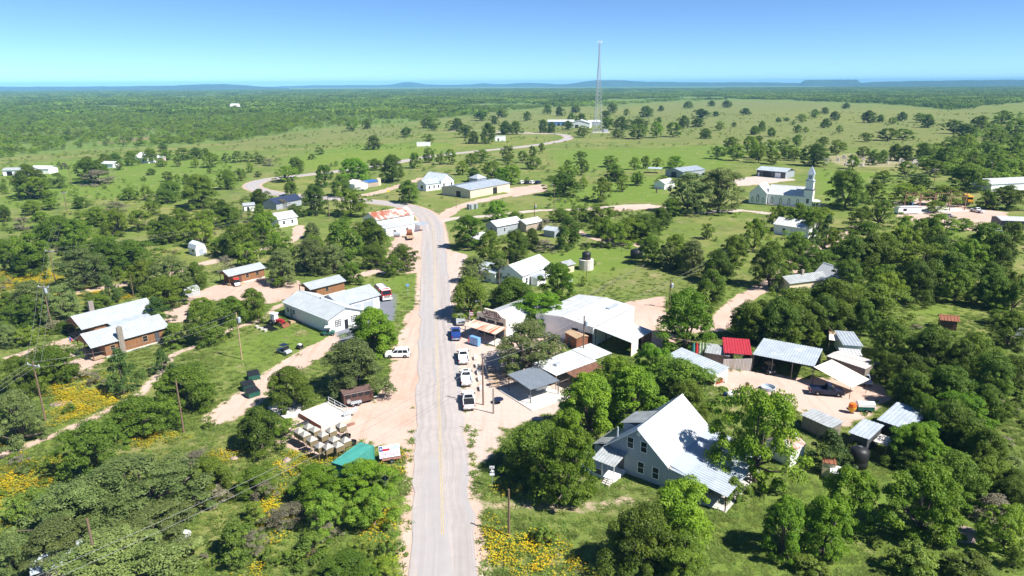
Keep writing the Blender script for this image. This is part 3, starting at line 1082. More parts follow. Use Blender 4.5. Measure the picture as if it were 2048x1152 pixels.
part("handrail", MB().tube([(-2.8, -3.05, 1.35), (-3.9, -3.05, 0.75), (-3.9, -3.05, 0.0)], 0.035, 5), M_WHITE, hr)
# dormer on the shaded slope, side lean-to, flue
part("dormer_wall", MB().prism([(3.6, 4.0), (7.4, 4.0), (7.4, 5.75), (3.6, 5.75)], 'y', ym + 0.9, -0.7), M_BLUEGREY, hr)
part("dormer_roof", MB().ribs((3.3, -0.3, 5.6), (7.7, -0.3, 5.6), (7.7, ym + 0.25, 7.0), (3.3, ym + 0.25, 7.0), 0.5), M_GALV2, hr)
part("side_roof", MB().ribs((0.6, 2.4, 2.55), (6.2, 2.4, 2.55), (6.2, 0.1, 3.4), (0.6, 0.1, 3.4), 0.5), M_GALV2, hr)
part("side_wall", MB().box(0.8, 6.0, -0.44, 2.2, 0, 2.5), M_BLUEGREY, hr)
part("flue", MB().tube([(1.3, -1.1, 4.2), (1.3, -1.1, 6.0)], 0.13, 8), M_GALV, hr)

# ------------------------------------------------------------------ white fire hall, left of the road
fb = gable("fire_hall", "white L-shaped fire hall with pale metal roof and two bay doors", "building", (562.7, 604.1), 3.2, -43, 19.2, 9.3, 5.0, M_WHITE, M_PALE, land="white fire hall")
fr = fb.root
for u in (2.0, 4.6):
    fb.window('S', u, 1.7, 0.9, 1.0)
fb.door('S', 3.4, m=M_GREYW)
for u, zz in ((2.6, 1.9), (6.7, 1.9)):
    fb.window('E', u, zz, 1.5, 1.6)
    for k in range(3):
        part("muntin", fb.slab('E', u - 0.375 + 0.375 * k, zz, 0.07, 1.6, 0.022, 0.05), M_WHITE, fr)
    for k in (-0.53, 0.53):
        part("muntin", fb.slab('E', u, zz + k * 0.8, 1.5, 0.07, 0.022, 0.05), M_WHITE, fr)
fb.door('E', 4.7, 0.9, 2.1, M_BLACK)
# wing sits on the far side of the hall, turned by 90 degrees
wing = bpy.data.objects.new("engine_bay", None)
COL.objects.link(wing)
wing.parent = fr
wing.location = (4.2 + 8.6, 7.2, 0)
wing.rotation_euler = (0, 0, math.radians(91))
wb_ = gable("", "", "", None, 3.2, 0, 11.6, 8.6, 5.05, M_WHITE, M_PALE, parent=wing)
for u in (4.6, 8.0):
    wb_.door('S', u, 2.9, 2.5, M_GALV, "bay_door", 0.03)
part("vent_cap", MB().frustum((9.2, 9.7, 4.4, 4.9), 4.85, (9.3, 9.6, 4.5, 4.8), 5.35), M_GALV2, fr)
part("ramp", MB().prism([(4.3, 0.0), (6.3, 0.0), (4.3, 0.7)], 'x', 5.6, 6.9).mesh("ramp", M_LUMBER), None, fr, loc=(0, -6.2, 0))

# ------------------------------------------------------------------ log cabins on the left
def cabin(name, label, at, yaw, L, W, z, ridge, land=None, porch=2.6, chimney=None):
    p = P(at[0], at[1], z)
    root = thing(name, label, "cabin", p.xy.to_3d(), yaw, "cabins left of the road", land)
    b = gable("", "", "", None, z, yaw, L, W, ridge, M_WOOD, M_PALE, parent=root, walls=False)
    e = z + (ridge - z) / (W / 2) * 0.5 - 0.1
    part("wall", MB().prism([(0.5, 0.35), (W - 0.5, 0.35), (W - 0.5, e), (W / 2, ridge - 0.1), (0.5, e)], 'x', porch, L - 0.4), M_WOOD, root)
    part("foundation", MB().box(porch - 0.02, L - 0.38, 0.48, W - 0.48, -0.05, 0.36), M_CONC, root)
    part("porch_floor", MB().box(0.3, porch - 0.03, 0.5, W - 0.5, 0.2, 0.36), M_LUMBER, root)
    for y in (0.6, W / 2, W - 0.6):
        part("porch_post", MB().box(0.32, 0.46, y - 0.07, y + 0.07, 0.36, z + 0.05), M_BROWN, root)
    part("porch_rail", MB().box(0.36, 0.42, 0.68, W - 0.68, 1.2, 1.28), M_BROWN, root)
    b.ov = 0.5
    part("gable_boards", MB().prism([(0.5, e - 0.1), (W - 0.5, e - 0.1), (W / 2, ridge - 0.12)], 'x', 0.3, 0.38), M_WOOD, root)
    if chimney:
        cx = chimney
        part("chimney", MB().box(cx - 0.5, cx + 0.5, 0.02, 0.46, 0, ridge + 0.7), M_WOODG, root)
        part("chimney_pot", MB().lathe([(0.22, ridge + 0.7), (0.22, ridge + 1.0), (0.32, ridge + 1.02), (0.05, ridge + 1.25)], 10, (cx, 0.24)), M_GALV2, root)
    return b


cb = cabin("log_cabin", "brown plank cabin with metal roof and tall side chimney, nearest of the cabins", (181.6, 697.1), 52, 15.2, 8.0, 2.9, 4.9, "nearest brown cabin", chimney=5.6)
cb.window('S', 10.2, 1.7, 0.9, 1.1, M_LUMBER)
cb.window('S', 4.0, 1.7, 0.8, 1.0, M_LUMBER)
cb.door('S', 12.6, 0.9, 2.0, M_DARKW, z0=0.36)
ca = cabin("log_cabin", "wide metal-roofed plank cabin just behind the one with the side chimney", (163.0, 660.0), 54, 15.8, 8.4, 2.9, 5.0, "wide cabin behind the nearest cabin")
part("chimney", MB().box(5.2, 6.2, 7.9, 8.5, 0, 6.1), M_WOODG, ca.root)
part("carport_roof", MB().ribs((5.0, -3.2, 2.45), (13.4, -3.2, 2.45), (13.4, 0.1, 2.95), (5.0, 0.1, 2.95), 0.6), M_GALV, ca.root)
for u in (5.3, 9.2, 13.1):
    part("post", MB().box(u - 0.07, u + 0.07, -3.1, -2.96, 0, 2.42), M_BROWN, ca.root)
cc = cabin("log_cabin", "small red-brown cabin with a stepped entry below the white barn-roof shed", (457.1, 553.6), 52, 11.2, 5.6, 2.7, 3.9, "small red-brown cabin", porch=1.4)
cc.window('S', 5.6, 1.7, 0.9, 0.9, M_LUMBER)
cc.window('S', 8.6, 1.7, 0.9, 0.9, M_LUMBER)
cc.door('S', 3.4, 0.9, 2.0, M_BROWN, z0=0.36)
for i in range(3):
    part("step", MB().box(2.9, 4.1, 0.15 - 0.3 * i - 0.3, 0.44 - 0.3 * i - 0.3, 0, 0.32 - 0.1 * i), M_LUMBER, cc.root)
cd = cabin("log_cabin", "dark cabin with pale metal roof directly behind the fire hall", (620.6, 580.0), 48, 10.6, 6.2, 2.7, 3.8, "dark cabin behind the fire hall", porch=2.0)
cd.window('S', 5.0, 1.7, 0.9, 0.9, M_LUMBER)

# arched rust shed between the cabins
p = P(381, 590)
t = thing("arched_shed", "small rust-red arched shed among the trees behind the cabins", "shed", p.xy.to_3d(), 50, land="arched rust-red shed")
arc_ = [(1.5 * math.cos(a), 0.9 + 1.4 * math.sin(a)) for a in np.linspace(0, math.pi, 11)]
part("shell", MB().prism([(1.5, 0)] + arc_ + [(-1.5, 0)], 'x', -1.9, 1.9), M_GALV2, t)
part("front", MB().prism([(1.42, 0)] + [(a * 0.95, 0.9 + (b - 0.9) * 0.95) for a, b in arc_] + [(-1.42, 0)], 'x', 1.902, 1.96), M_RUST, t)
part("door", MB().box(1.965, 2.0, -0.5, 0.5, 0.02, 1.9), M_WOOD, t)

# white barn-roof shed
p = P(396, 508)
t = thing("barn_roof_shed", "white gambrel-roofed garden shed standing alone in the scrub", "shed", p.xy.to_3d(), 140, land="white barn-roof shed")
gp = [(-1.7, 0), (1.7, 0), (1.7, 2.2), (1.25, 3.4), (0, 4.1), (-1.25, 3.4), (-1.7, 2.2)]
part("wall", MB().prism(gp, 'x', -2.4, 2.4), M_WHITE, t)
for a, b in (((1.78, 2.1), (1.3, 3.42)), ((1.3, 3.42), (0, 4.16)), ((-1.3, 3.42), (0, 4.16)), ((-1.78, 2.1), (-1.3, 3.42))):
    part("roof", MB().ribs((-2.55, a[0], a[1]), (2.55, a[0], a[1]), (2.55, b[0], b[1]), (-2.55, b[0], b[1]), 0.5), M_GALV, t)
part("door", MB().box(-2.46, -2.41, -0.7, 0.7, 0.05, 2.0), M_BLUEGREY, t)
part("window", MB().box(-1.0, 0.0, -1.76, -1.71, 1.1, 1.8), M_GLASS, t)
part("window", MB().box(-1.0, 0.0, 1.71, 1.76, 1.1, 1.8), M_GLASS, t)

# ------------------------------------------------------------------ behind: rusty-roofed hall, white low store, houses
rb = gable("old_hall", "blue-white hall under a long red-rusted metal roof at the road bend", "building", (752.7, 441.0), 3.0, 46, 18.0, 9.5, 5.3, M_WHITE, M_RUSTROOF, land="rust-roofed hall")
rb.window('W', 3.0, 1.6, 0.9, 1.2)
rb.window('W', 6.2, 1.6, 0.9, 1.2)
lb = shed("low_store", "long white flat-roofed building in front of the rust-roofed hall", "building", (771.0, 457.5), 3.0, 46, 15.5, 6.6, 3.3, M_WHITE, M_WHITEROOF, land="white low building")
for u in (4.0, 9.5):
    lb.window('S', u, 1.6, 1.2, 0.9)
part("porch_roof", MB().ribs((13.0, -2.4, 2.5), (17.2, -2.4, 2.5), (17.2, 1.4, 2.9), (13.0, 1.4, 2.9), 0.5), M_GALV, lb.root)
part("post", MB().box(16.9, 17.0, -2.3, -2.2, 0, 2.5), M_WHITE, lb.root)
wh = gable("white_cottage", "white cottage with broad pale roof left of the rust-roofed hall, among trees", "house", (556.0, 440.0), 3.0, 48, 8.5, 8.0, 5.0, M_WHITE, M_WHITEROOF, land="white cottage")
wh.window('S', 2.5, 1.6)
wh.window('S', 6.0, 1.6)
bk = gable("dark_roofed_house", "low house with a navy-black roof behind the trees at left centre", "house", (552, 408), 2.7, 62, 15.5, 8.5, 4.6, M_GREYW, M_NAVYROOF, land="navy-roofed house")
sc = gable("schoolhouse", "white frame schoolhouse with tall gabled hall and lower wing", "building", (851.7, 369.5), 3.3, 46, 10.5, 7.5, 5.4, M_WHITE, M_GALV, land="white schoolhouse")
for u in (2.5, 5.5, 8.3):
    sc.window('S', u, 1.7, 0.8, 1.5, M_GREYW)
sc.window('W', 3.7, 1.7, 1.6, 1.5, M_GREYW)
smain = gable("", "", "", None, 4.0, 0, 9.2, 15.0, 7.4, M_WHITE, M_GALV, 'y', parent=sc.root, dx=9.4, dy=-0.6)
sb2 = Bld(sc.root, 9.4 + 9.2, 15, 0.4, 4, 7, 'y')
sb2.y0 = -0.6
for u in (11.5, 16.5):
    sb2.window('S', u, 1.9, 0.9, 1.9, M_GREYW)
tb_ = gable("metal_barn", "wide tan metal barn with grey roof and open bay", "barn", (940.6, 380.6), 3.9, 52, 30.5, 19.0, 5.2, M_TAN, M_GALV, land="tan metal barn", pitch=0.9)
tb_.opening('S', 18.5, 3.2, 3.1)
tb_.opening('W', 8.0, 3.0, 2.8)
tb_.door('W', 5.0, 2.0, 2.7, M_TAN, "sliding_door")
for u in (8, 12, 26):
    part("seam", tb_.slab('S', u, 1.9, 0.08, 3.7, 0.004, 0.03), M_CREAM, tb_.root)
p = P(954.6, 357.5, 4.3)
t = thing("hipped_annex", "small grey hip-roofed upper block right behind the tan barn", "building", p.xy.to_3d(), 45, land="hip-roofed block")
part("wall", MB().box(0.3, 6.7, 0.3, 6.7, 0, 4.2), M_GREYW, t)
part("roof", MB().frustum((0, 7, 0, 7), 4.2, (3.0, 4.0, 3.4, 3.6), 6.0), M_GALV, t)
part("window", MB().box(2.2, 3.2, 0.24, 0.29, 2.6, 3.5), M_GLASS, t)
ws_ = gable("white_bungalow", "small white bungalow with pale roof left of the white schoolhouse", "house", (691, 366), 2.8, -44, 8.0, 8.5, 4.4, M_WHITE, M_WHITEROOF, land="white bungalow")
ws_.window('S', 3, 1.6)
bs_ = shed("blue_roofed_shed", "little shed with bright blue roof between bungalow and schoolhouse", "shed", (732.4, 366.0), 2.4, 50, 8.2, 4.0, 3.2, M_STONE, mat("blue_roof", (0.05, 0.17, 0.45), 0.5), land="blue-roofed shed")
part("water_tank", MB().lathe([(1.3, 0), (1.3, 3.4), (0.2, 3.8)], 14, (9.6, 2.0)), M_CREAM, bs_.root)

# ------------------------------------------------------------------ church
p = P(1533, 409.6)
ch = thing("church", "white gothic church with tall stepped steeple and pointed windows", "church", p.xy.to_3d(), -33, land="white church")
cbld = gable("", "", "", None, 4.7, 0, 15.5, 9.5, 8.4, M_WHITE, M_WHITEROOF, parent=ch, ov=0.3)
gable("", "", "", None, 4.7, 0, 8.0, 12.5, 8.6, M_WHITE, M_WHITEROOF, 'y', parent=ch, dx=-7.7, dy=-1.3, ov=0.3)


def lancet(u, f_y, w=1.0, h=2.6, z0=1.1):
    pts = [(u - w / 2, z0), (u + w / 2, z0), (u + w / 2, z0 + h * 0.62), (u, z0 + h), (u - w / 2, z0 + h * 0.62)]
    fr_ = part("window", MB().prism(pts, 'y', f_y - 0.10, f_y - 0.004), M_DARKW, ch)
    q = [(u + (a - u) * 0.62, z0 + 0.2 + (b - z0) * 0.80) for a, b in pts]
    part("pane", MB().prism(q, 'y', f_y - 0.14, f_y - 0.102), M_LAMP, fr_)


for i in range(4):
    lancet(2.0 + 3.5 * i, 0.3)
lancet(-3.7, -1.0, 1.2, 3.4, 1.2)
lancet(-6.0, -1.0, 0.9, 2.4, 1.1)
lancet(-1.5, -1.0, 0.9, 2.4, 1.1)
part("foundation", MB().box(-7.5, 15.3, -1.02, 9.2, -0.05, 0.4), M_STONE, ch)
tw = part("tower", MB().box(14.6, 18.2, 0.2, 3.8, 0, 7.6), M_WHITE, ch)
part("cornice", MB().box(14.35, 18.45, -0.05, 4.05, 7.6, 7.9), M_DARKW, tw)
part("upper_stage", MB().box(14.9, 17.9, 0.5, 3.5, 7.9, 11.4), M_WHITE, tw)
part("cornice", MB().box(14.6, 18.2, 0.2, 3.8, 11.4, 11.7), M_GREYW, tw)
part("belfry", MB().box(15.25, 17.55, 0.85, 3.15, 11.7, 14.2), M_WHITE, tw)
part("louvre", MB().box(15.8, 17.0, 0.80, 0.845, 12.1, 13.7), M_GREYW, tw)
part("louvre", MB().box(17.555, 17.60, 1.4, 2.6, 12.1, 13.7), M_GREYW, tw)
part("spire", MB().frustum((14.9, 17.9, 0.5, 3.5), 14.2, (16.35, 16.45, 1.95, 2.05), 17.6), M_GALV, tw)
part("window", MB().box(15.9, 16.9, 0.14, 0.195, 2.0, 4.0), M_DARKW, ch)
part("porch_roof", MB().ribs((18.25, 0.3, 3.0), (21.2, 0.3, 3.0), (21.2, 3.7, 3.5), (18.25, 3.7, 3.5), 0.5), M_WHITEROOF, ch)
for x_, y_ in ((21.0, 0.5), (21.0, 3.5), (19.6, 0.5)):
    part("porch_post", MB().box(x_ - 0.08, x_ + 0.08, y_ - 0.08, y_ + 0.08, 0, 3.0), M_WHITE, ch)
part("door", MB().box(18.205, 18.26, 1.2, 2.8, 0.2, 2.6), M_BROWN, ch)

dk = gable("dark_workshop", "charcoal metal workshop with pale roof behind the white church", "workshop", (1512, 339.4), 3.6, -45, 17.5, 12.5, 5.2, M_DARKW, M_GALV, land="charcoal workshop")
dk.opening('S', 6.5, 4.6, 3.0)
dk.door('S', 12.8, 3.2, 2.8, M_WHITE, "roller_door", 0.03)
dk.door('S', 1.6, 0.9, 2.0, M_WHITE)
part("sunlit_end_panel", dk.slab('E', 6.25, 1.8, 11.5, 3.5, 0.004, 0.03), M_GREYW, dk.root)  # lighter grey sheet paints the sunlight on the dark end wall
mb_ = gable("long_metal_shed", "grey metal shed with pale roof beyond the big oak near the church", "shed", (1365.7, 344.0), 3.6, 38, 20.5, 13.0, 5.2, M_GREYW, M_GALV, land="grey metal shed")
mb_.opening('W', 6.5, 3.6, 3.0)
shed("open_pavilion", "small open pavilion left of the long grey metal shed", "pavilion", (1294.6, 337.1), 2.7, -20, 8.2, 6.0, 3.0, M_WHITE, M_GALV, walls=False, posts=3, land="open pavilion")
gable("white_cabin", "white-roofed cabin half hidden by the big oak left of the church", "house", (1330, 368), 2.9, 45, 10.0, 7.0, 4.6, M_WHITE, M_WHITEROOF, land="half-hidden white-roofed cabin")

# ------------------------------------------------------------------ houses right of the road, middle distance
h1 = gable("grey_house", "grey house with bright white roof right of the road bend", "house", (994, 454.3), 3.2, 44, 13.0, 6.8, 4.9, M_GREYW, M_WHITEROOF, land="grey house by the bend")
h1.window('W', 3.4, 1.7, 0.9, 1.3, M_GREYW)
h1.window('S', 4.0, 1.7)
gable("", "", "", None, 3.0, 0, 9.0, 6.0, 4.3, M_STONE, M_WHITEROOF, parent=h1.root, dx=11.0, dy=-3.4)
shed("pole_porch", "open pole porch with a white metal roof by the road bend", "porch", (929.2, 474.0), 2.7, -40, 6.4, 8.5, 3.1, M_WHITE, M_WHITEROOF, walls=False, posts=3, post_m=M_BROWN, land="open pole porch")
gable("pump_shed", "small grey shed with bluish roof right of the grey house", "shed", (1084, 459.0), 2.4, -38, 5.4, 5.0, 3.4, M_GREYW, M_GALV, land="small grey shed")
h2 = gable("white_house", "white house with bright roof and blue-shadowed gable right of the road", "house", (1046, 553.3), 3.2, 54, 14.5, 9.2, 5.6, M_WHITE, M_WHITEROOF, land="white gabled house")
h2.window('W', 3.0, 1.6, 1.4, 1.5)
h2.window('W', 5.6, 1.6, 0.9, 1.5)
h2.window('S', 2.2, 1.6, 0.9, 1.4)
h2.window('S', 7.0, 1.6, 0.9, 1.4)
gable("", "", "", None, 2.9, 0, 7.0, 7.0, 4.6, M_WHITE, M_GALV, 'y', parent=h2.root, dx=-1.0, dy=8.2)
shed("", "", "", None, 2.5, 0, 4.6, -2.6, 2.2, M_WHITE, M_GALV, parent=h2.root, dx=3.5, dy=0.3)
part("flue", MB().tube([(1.5, 6.0, 4.6), (1.5, 6.0, 6.6)], 0.16, 8), M_LUMBER, h2.root)
gable("garden_shed", "little white shed with grey roof behind the white gabled house", "shed", (1132.4, 533.0), 2.2, 43, 4.2, 4.2, 3.1, M_CREAM, M_GALV2, land="little white shed")
p = P(1172.2, 538)
t = thing("water_tank", "black water tank on a pale concrete cistern in the yard", "tank", p.xy.to_3d(), 0, land="black tank on the cistern")
part("cistern", MB().lathe([(2.1, 0), (2.1, 2.9), (1.9, 2.9)], 22), M_CONC, t)
part("tank", MB().lathe([(1.25, 2.9), (1.27, 3.7), (1.22, 3.75), (1.27, 3.8), (1.25, 4.8), (0.6, 5.15), (0.25, 5.25)], 20), M_BLACK, t, True)
p = P(1273, 516)
t = thing("stock_tank", "squat black water tank at the edge of the oaks right of the lawn", "tank", p.xy.to_3d(), 0)
part("tank", MB().lathe([(1.9, 0), (1.95, 1.2), (1.9, 2.4), (1.0, 2.8), (0.3, 2.9)], 20), M_BLACK, t, True)
part("hatch", MB().lathe([(0.35, 2.88), (0.35, 3.02), (0.05, 3.06)], 10), M_DARKW, t)
t = thing("propane_tank", "small upright white tank behind the white gabled house", "tank", P(1137, 571).xy.to_3d(), 0)
part("tank", MB().lathe([(0.9, 0.2), (1.0, 0.6), (1.0, 2.4), (0.6, 2.9), (0.1, 3.0)], 14), M_WHITE, t, True)
part("collar", MB().lathe([(0.95, 0), (0.95, 0.25)], 14), M_GREYW, t)
t = thing("utility_cabinet", "grey metal utility cabinets beside the barn lane", "cabinet", P(943, 418).xy.to_3d(), 40)
part("cabinet", MB().box(-1.8, 0.6, -0.9, 0.9, 0, 2.2), M_GREYW, t)
part("door_panel", MB().box(-1.6, -0.7, -0.95, -0.905, 0.1, 2.0), M_DARKW, t)
part("cylinder_tank", MB().lathe([(0.7, 0), (0.7, 2.0), (0.2, 2.3)], 12, (2.2, -0.4)), M_GREYW, t)

# ------------------------------------------------------------------ the general store
p = P(1010.7, 645.0, 4.0)
st = thing("general_store", "cream false-fronted general store with rusty porch and long white roof", "store", p.xy.to_3d(), 50, land="general store")
gable("", "", "", None, 4.0, 0, 15.0, 7.6, 4.9, M_WHITE, M_WHITEROOF, parent=st, ov=0.15, dx=0.35, pitch=0.9)
front = [(-0.25, 0), (7.85, 0), (7.85, 4.6), (6.7, 4.85), (5.7, 5.9), (2.1, 5.9), (1.0, 5.05), (-0.25, 4.8)]
part("false_front", MB().prism(front, 'x', -0.12, 0.30), mat("cream_front", (0.86, 0.77, 0.58), 0.7, var=0.06), st)
for i in range(3):
    y_ = 1.35 + 2.45 * i
    w_ = part("transom_window", MB().box(-0.17, -0.122, y_ - 0.95, y_ + 0.95, 2.75, 3.75), M_DARKW, st)
    part("pane", MB().box(-0.20, -0.172, y_ - 0.85, y_ + 0.85, 2.85, 3.65), M_GLASS, w_)
part("shop_front", MB().box(-0.15, -0.122, 0.3, 7.3, 0.1, 2.6), M_DARKW, st)
M_LETTER = mat("letter_red", (0.16, 0.02, 0.02), 0.6)
rot = (math.pi / 2, 0, -math.pi / 2)
text_part("CASTELL", st, M_LETTER, 1.45, (-0.15, 3.75, 5.0), rot, 0.92)
text_part("GENERAL STORE", st, M_BLACK, 0.50, (-0.15, 3.75, 4.12), rot, 1.1)
part("porch_roof", MB().ribs((-3.9, 8.2, 2.65), (-3.9, -0.6, 2.65), (-0.13, -0.6, 3.1), (-0.13, 8.2, 3.1), 0.45), mat("porch_rust", (0.62, 0.50, 0.42), 0.6, 0.05, var=0.2, scale=0.9, col2=(0.42, 0.13, 0.06), thr=0.52, stretch=(0.15, 1.6, 1)), st)
for i in range(4):
    part("porch_post", MB().box(-3.75, -3.63, -0.4 + 2.75 * i, -0.28 + 2.75 * i, 0, 2.6), M_WOODG, st)
part("porch_floor", MB().box(-3.8, -0.16, -0.5, 8.1, 0, 0.22), M_CONC, st)
p = P(1187.0, 655.2, 4.3)
sb_ = gable("store_warehouse", "large white metal warehouse joined to the back of the store", "warehouse", (1187.0, 655.2), 4.3, 51, 17.0, 14.8, 4.95, M_WHITE, M_WHITEROOF, ov=0.2, pitch=0.9, land="white warehouse")
sb_.opening('W', 4.6, 1.6, 2.2, 0.9)
sb_.opening('W', 1.4, 2.4, 2.8)
part("skylight", MB().ribs((11.0, 3.0, 4.78), (15.2, 3.0, 4.78), (15.2, 3.9, 4.91), (11.0, 3.9, 4.91), 0.9, 0.02), M_GALV, sb_.root)
t = thing("store_annex", "open white-roofed lean-to with a brown end wall beside the warehouse", "lean-to", P(1187.0, 657.5, 4.0).xy.to_3d(), 51, land="open lean-to")
shed("", "", "", None, 4.05, 0, 8.6, -8.4, 2.95, M_BROWN, M_WHITEROOF, parent=t, walls=False, posts=3, post_m=M_BROWN, dx=0.3, dy=-0.1)
part("end_wall", MB().box(4.6, 8.8, -8.42, -8.34, 0.0, 2.85), M_BROWN, t)
part("canvas_wall", MB().box(0.5, 3.2, -8.40, -8.34, 0.0, 2.85), M_FABRIC, t)
part("back_panel", MB().box(8.75, 8.82, -8.3, -0.3, 0.0, 3.0), M_DARKW, t)
gable("smoke_house", "rusty plank smokehouse with flat tin roof behind the oak", "shed", (1129, 664), 2.5, -62, 4.4, 3.0, 2.8, M_RUST, M_LUMBER, ov=0.15, land="rusty smokehouse").opening('S', 1.5, 1.2, 1.9)
shed("shade_canopy", "long white canopy roof on posts beside the picnic ground", "canopy", (1064.5, 726.8), 3.1, 40, 10.2, -6.2, 2.8, M_WHITE, M_WHITEROOF, walls=False, posts=4, pitch=0.9, land="white canopy")
for o_ in [q_ for q_ in COL.objects if q_.name.startswith("shade_canopy") and "long white" in q_["label"]]:
    part("plank_roof", MB().ribs((9.6, -8.3, 2.45), (2.4, -8.3, 2.45), (2.4, -6.25, 2.72), (9.6, -6.25, 2.72), 0.4), mat("brown_planks", (0.22, 0.11, 0.07), 0.8, var=0.3), o_)
    part("roof_unit", MB().box(2.6, 3.7, -3.6, -2.8, 2.95, 3.35), M_GALV, o_)
shed("shade_canopy", "short white canopy roof behind the long one near the warehouse", "canopy", (1143.5, 699.0), 3.2, 40, 5.0, -5.6, 2.9, M_WHITE, M_WHITEROOF, walls=False, posts=3, pitch=0.9)
gc = shed("shade_canopy", "square grey ribbed metal canopy over the barbecue slab", "canopy", (1015, 748.4), 3.1, 35, 6.2, -6.6, 2.7, M_GALV, mat("grey_tin", (0.27, 0.31, 0.36), 0.45, 0.2, var=0.12), walls=False, posts=2, post_m=M_DARKW, pitch=0.35, land="grey canopy")
part("slab", MB().box(-1.2, 6.8, -8.6, 0.8, -0.02, 0.14), M_CONC, gc.root)

# ------------------------------------------------------------------ compound on the right
rr_ = shed("red_roofed_shed", "open shed with bright red metal roof in the right yard", "shed", (1447.9, 705.3), 3.1, -14, 5.0, 7.2, 3.5, M_WOODG, M_RED, walls=False, posts=2, pitch=0.5, land="red-roofed shed", backwall=M_WOODG)
part("corrugated_wall", MB().ribs((0.0, -0.25, 0.02), (5.0, -0.25, 0.02), (5.0, -0.25, 2.5), (0.0, -0.25, 1.9), 0.26, 0.05, 0.07, 0.03), mat("stained_tin", (0.72, 0.70, 0.66), 0.5, 0.1, var=0.2, scale=1.5, stretch=(2, 2, 0.15), col2=(0.55, 0.36, 0.2), thr=0.6), rr_.root)
cp = shed("open_carport", "long open carport with blue-grey tin roof in the right yard", "carport", (1505, 708.5), 3.3, -33, 10.6, 8.0, 3.9, M_WOODG, M_GALV, walls=False, posts=4, pitch=0.45, land="open carport", backwall=M_DARKW)
part("side_wall", MB().box(0.05, 0.12, 0.3, 7.7, 0, 3.2), M_DARKW, cp.root)
t = thing("canvas_awning", "cream canvas awning slung from the right end of the carport", "awning", P(1627.7, 735, 3.1).xy.to_3d(), -60, land="cream awning")
part("canvas", MB().ribs((0, 0, 3.2), (7.4, 0, 2.2), (7.4, 4.8, 2.6), (0, 4.8, 3.6), 2.4, 0.01, 0.1, 0.03), M_FABRIC, t)
for x_, y_, z_ in ((0.1, 0.1, 3.1), (7.2, 0.1, 2.15), (7.2, 4.6, 2.5), (0.1, 4.6, 3.5)):
    part("post", MB().tube([(x_, y_, 0), (x_, y_, z_)], 0.05, 6), M_BROWN, t)
gable("plank_roofed_shed", "shed with a flat greyish roof behind the cream awning", "shed", (1652.4, 712), 2.9, -55, 7.4, 4.8, 3.1, M_WOODG, mat("dust_roof", (0.50, 0.46, 0.44), 0.8, var=0.1), ov=0.1, land="flat greyish-roofed shed")
gable("kayak_shed", "grey board shed with old tin roof beside the kayaks", "shed", (1409, 705), 2.5, -25, 4.6, 5.2, 2.9, M_WOODG, M_GALV2, ov=0.2, land="grey kayak shed")
shed("blue_tin_shed", "shed with a blue-grey tin roof beside the timber deck", "shed", (1686.5, 690), 3.0, -12, 3.6, 7.4, 3.3, M_WHITE, M_GALV, land="tin shed by the deck")
shed("white_lean_to", "small white flat roof in front of the tin shed by the deck", "lean-to", (1683, 708), 2.9, -14, 3.6, 3.0, 3.0, M_WHITE, M_WHITEROOF)
t = thing("shade_sail", "cream shade sail stretched below the timber deck", "shade sail", P(1655, 703).xy.to_3d(), -14)
part("sail", MB().ribs((0, 0, 2.5), (3.4, -0.4, 2.3), (3.2, 2.2, 2.6), (0.4, 2.4, 2.9), 1.7, 0.01, 0.1, 0.02), M_FABRIC, t)
for x_, y_ in ((0.1, 0.1), (3.2, 1.9)):
    part("post", MB().tube([(x_, y_, 0), (x_, y_, 2.5)], 0.05, 6), M_LUMBER, t)
t = thing("timber_deck", "raised timber deck with railing behind the cream awning", "deck", P(1662, 690).xy.to_3d(), -10, land="timber deck")
part("deck_floor", MB().box(0, 3.4, 0, 3.0, 1.7, 1.85), M_LUMBER, t)
for x_ in (0.1, 3.3):
    for y_ in (0.1, 2.9):
        part("post", MB().box(x_ - 0.06, x_ + 0.06, y_ - 0.06, y_ + 0.06, 0, 2.8), M_LUMBER, t)
for z_ in (2.75, 2.3):
    part("rail", MB().box(0.17, 3.23, 0.07, 0.13, z_, z_ + 0.07), M_LUMBER, t)
    part("rail", MB().box(0.07, 0.13, 0.17, 2.83, z_, z_ + 0.07), M_LUMBER, t)
bg = shed("tin_workshop", "open-fronted shed with patched silver tin roof at the yard's right edge", "shed", (1753.4, 839.3), 3.0, -48, 4.6, 7.8, 3.3, M_DARKW, M_GALV, land="silver-roofed workshop")
bg.opening('S', 2.0, 3.4, 2.3)
s2_ = shed("tin_shed", "small dark shed with clean silver roof left of the silver-roofed workshop", "shed", (1696.1, 864.4), 2.7, -48, 2.9, 5.4, 3.0, M_DARKW, M_GALV, land="small silver-roofed shed")
part("pergola_roof", MB().ribs((3.0, 1.4, 2.0), (4.9, 1.4, 2.0), (4.9, 4.0, 2.15), (3.0, 4.0, 2.15), 0.3), M_RUSTROOF, s2_.root)
for x_, y_ in ((4.8, 1.5), (4.8, 3.9)):
    part("pergola_post", MB().box(x_ - 0.05, x_ + 0.05, y_ - 0.05, y_ + 0.05, 0, 1.95), M_LUMBER, s2_.root)
shed("low_tin_roof", "low grey tin roof shelter in front of the dirt yard", "shelter", (1600.6, 829), 2.3, -58, 5.2, 3.2, 2.5, M_WOODG, M_GALV2, land="low tin shelter")
gable("rusty_gable_shed", "white shed with rusty gable roof below the bright tree", "shed", (1583, 905), 2.4, 35, 3.6, 4.2, 3.6, M_WHITE, M_RUSTROOF, ov=0.15, land="rusty-gabled white shed")
shed("privy", "tiny pale privy with rusty lid beside the black cistern", "shed", (1646, 925), 2.1, -20, 1.7, 1.5, 2.2, M_CREAM, M_RUST, ov=0.08, land="tiny privy")
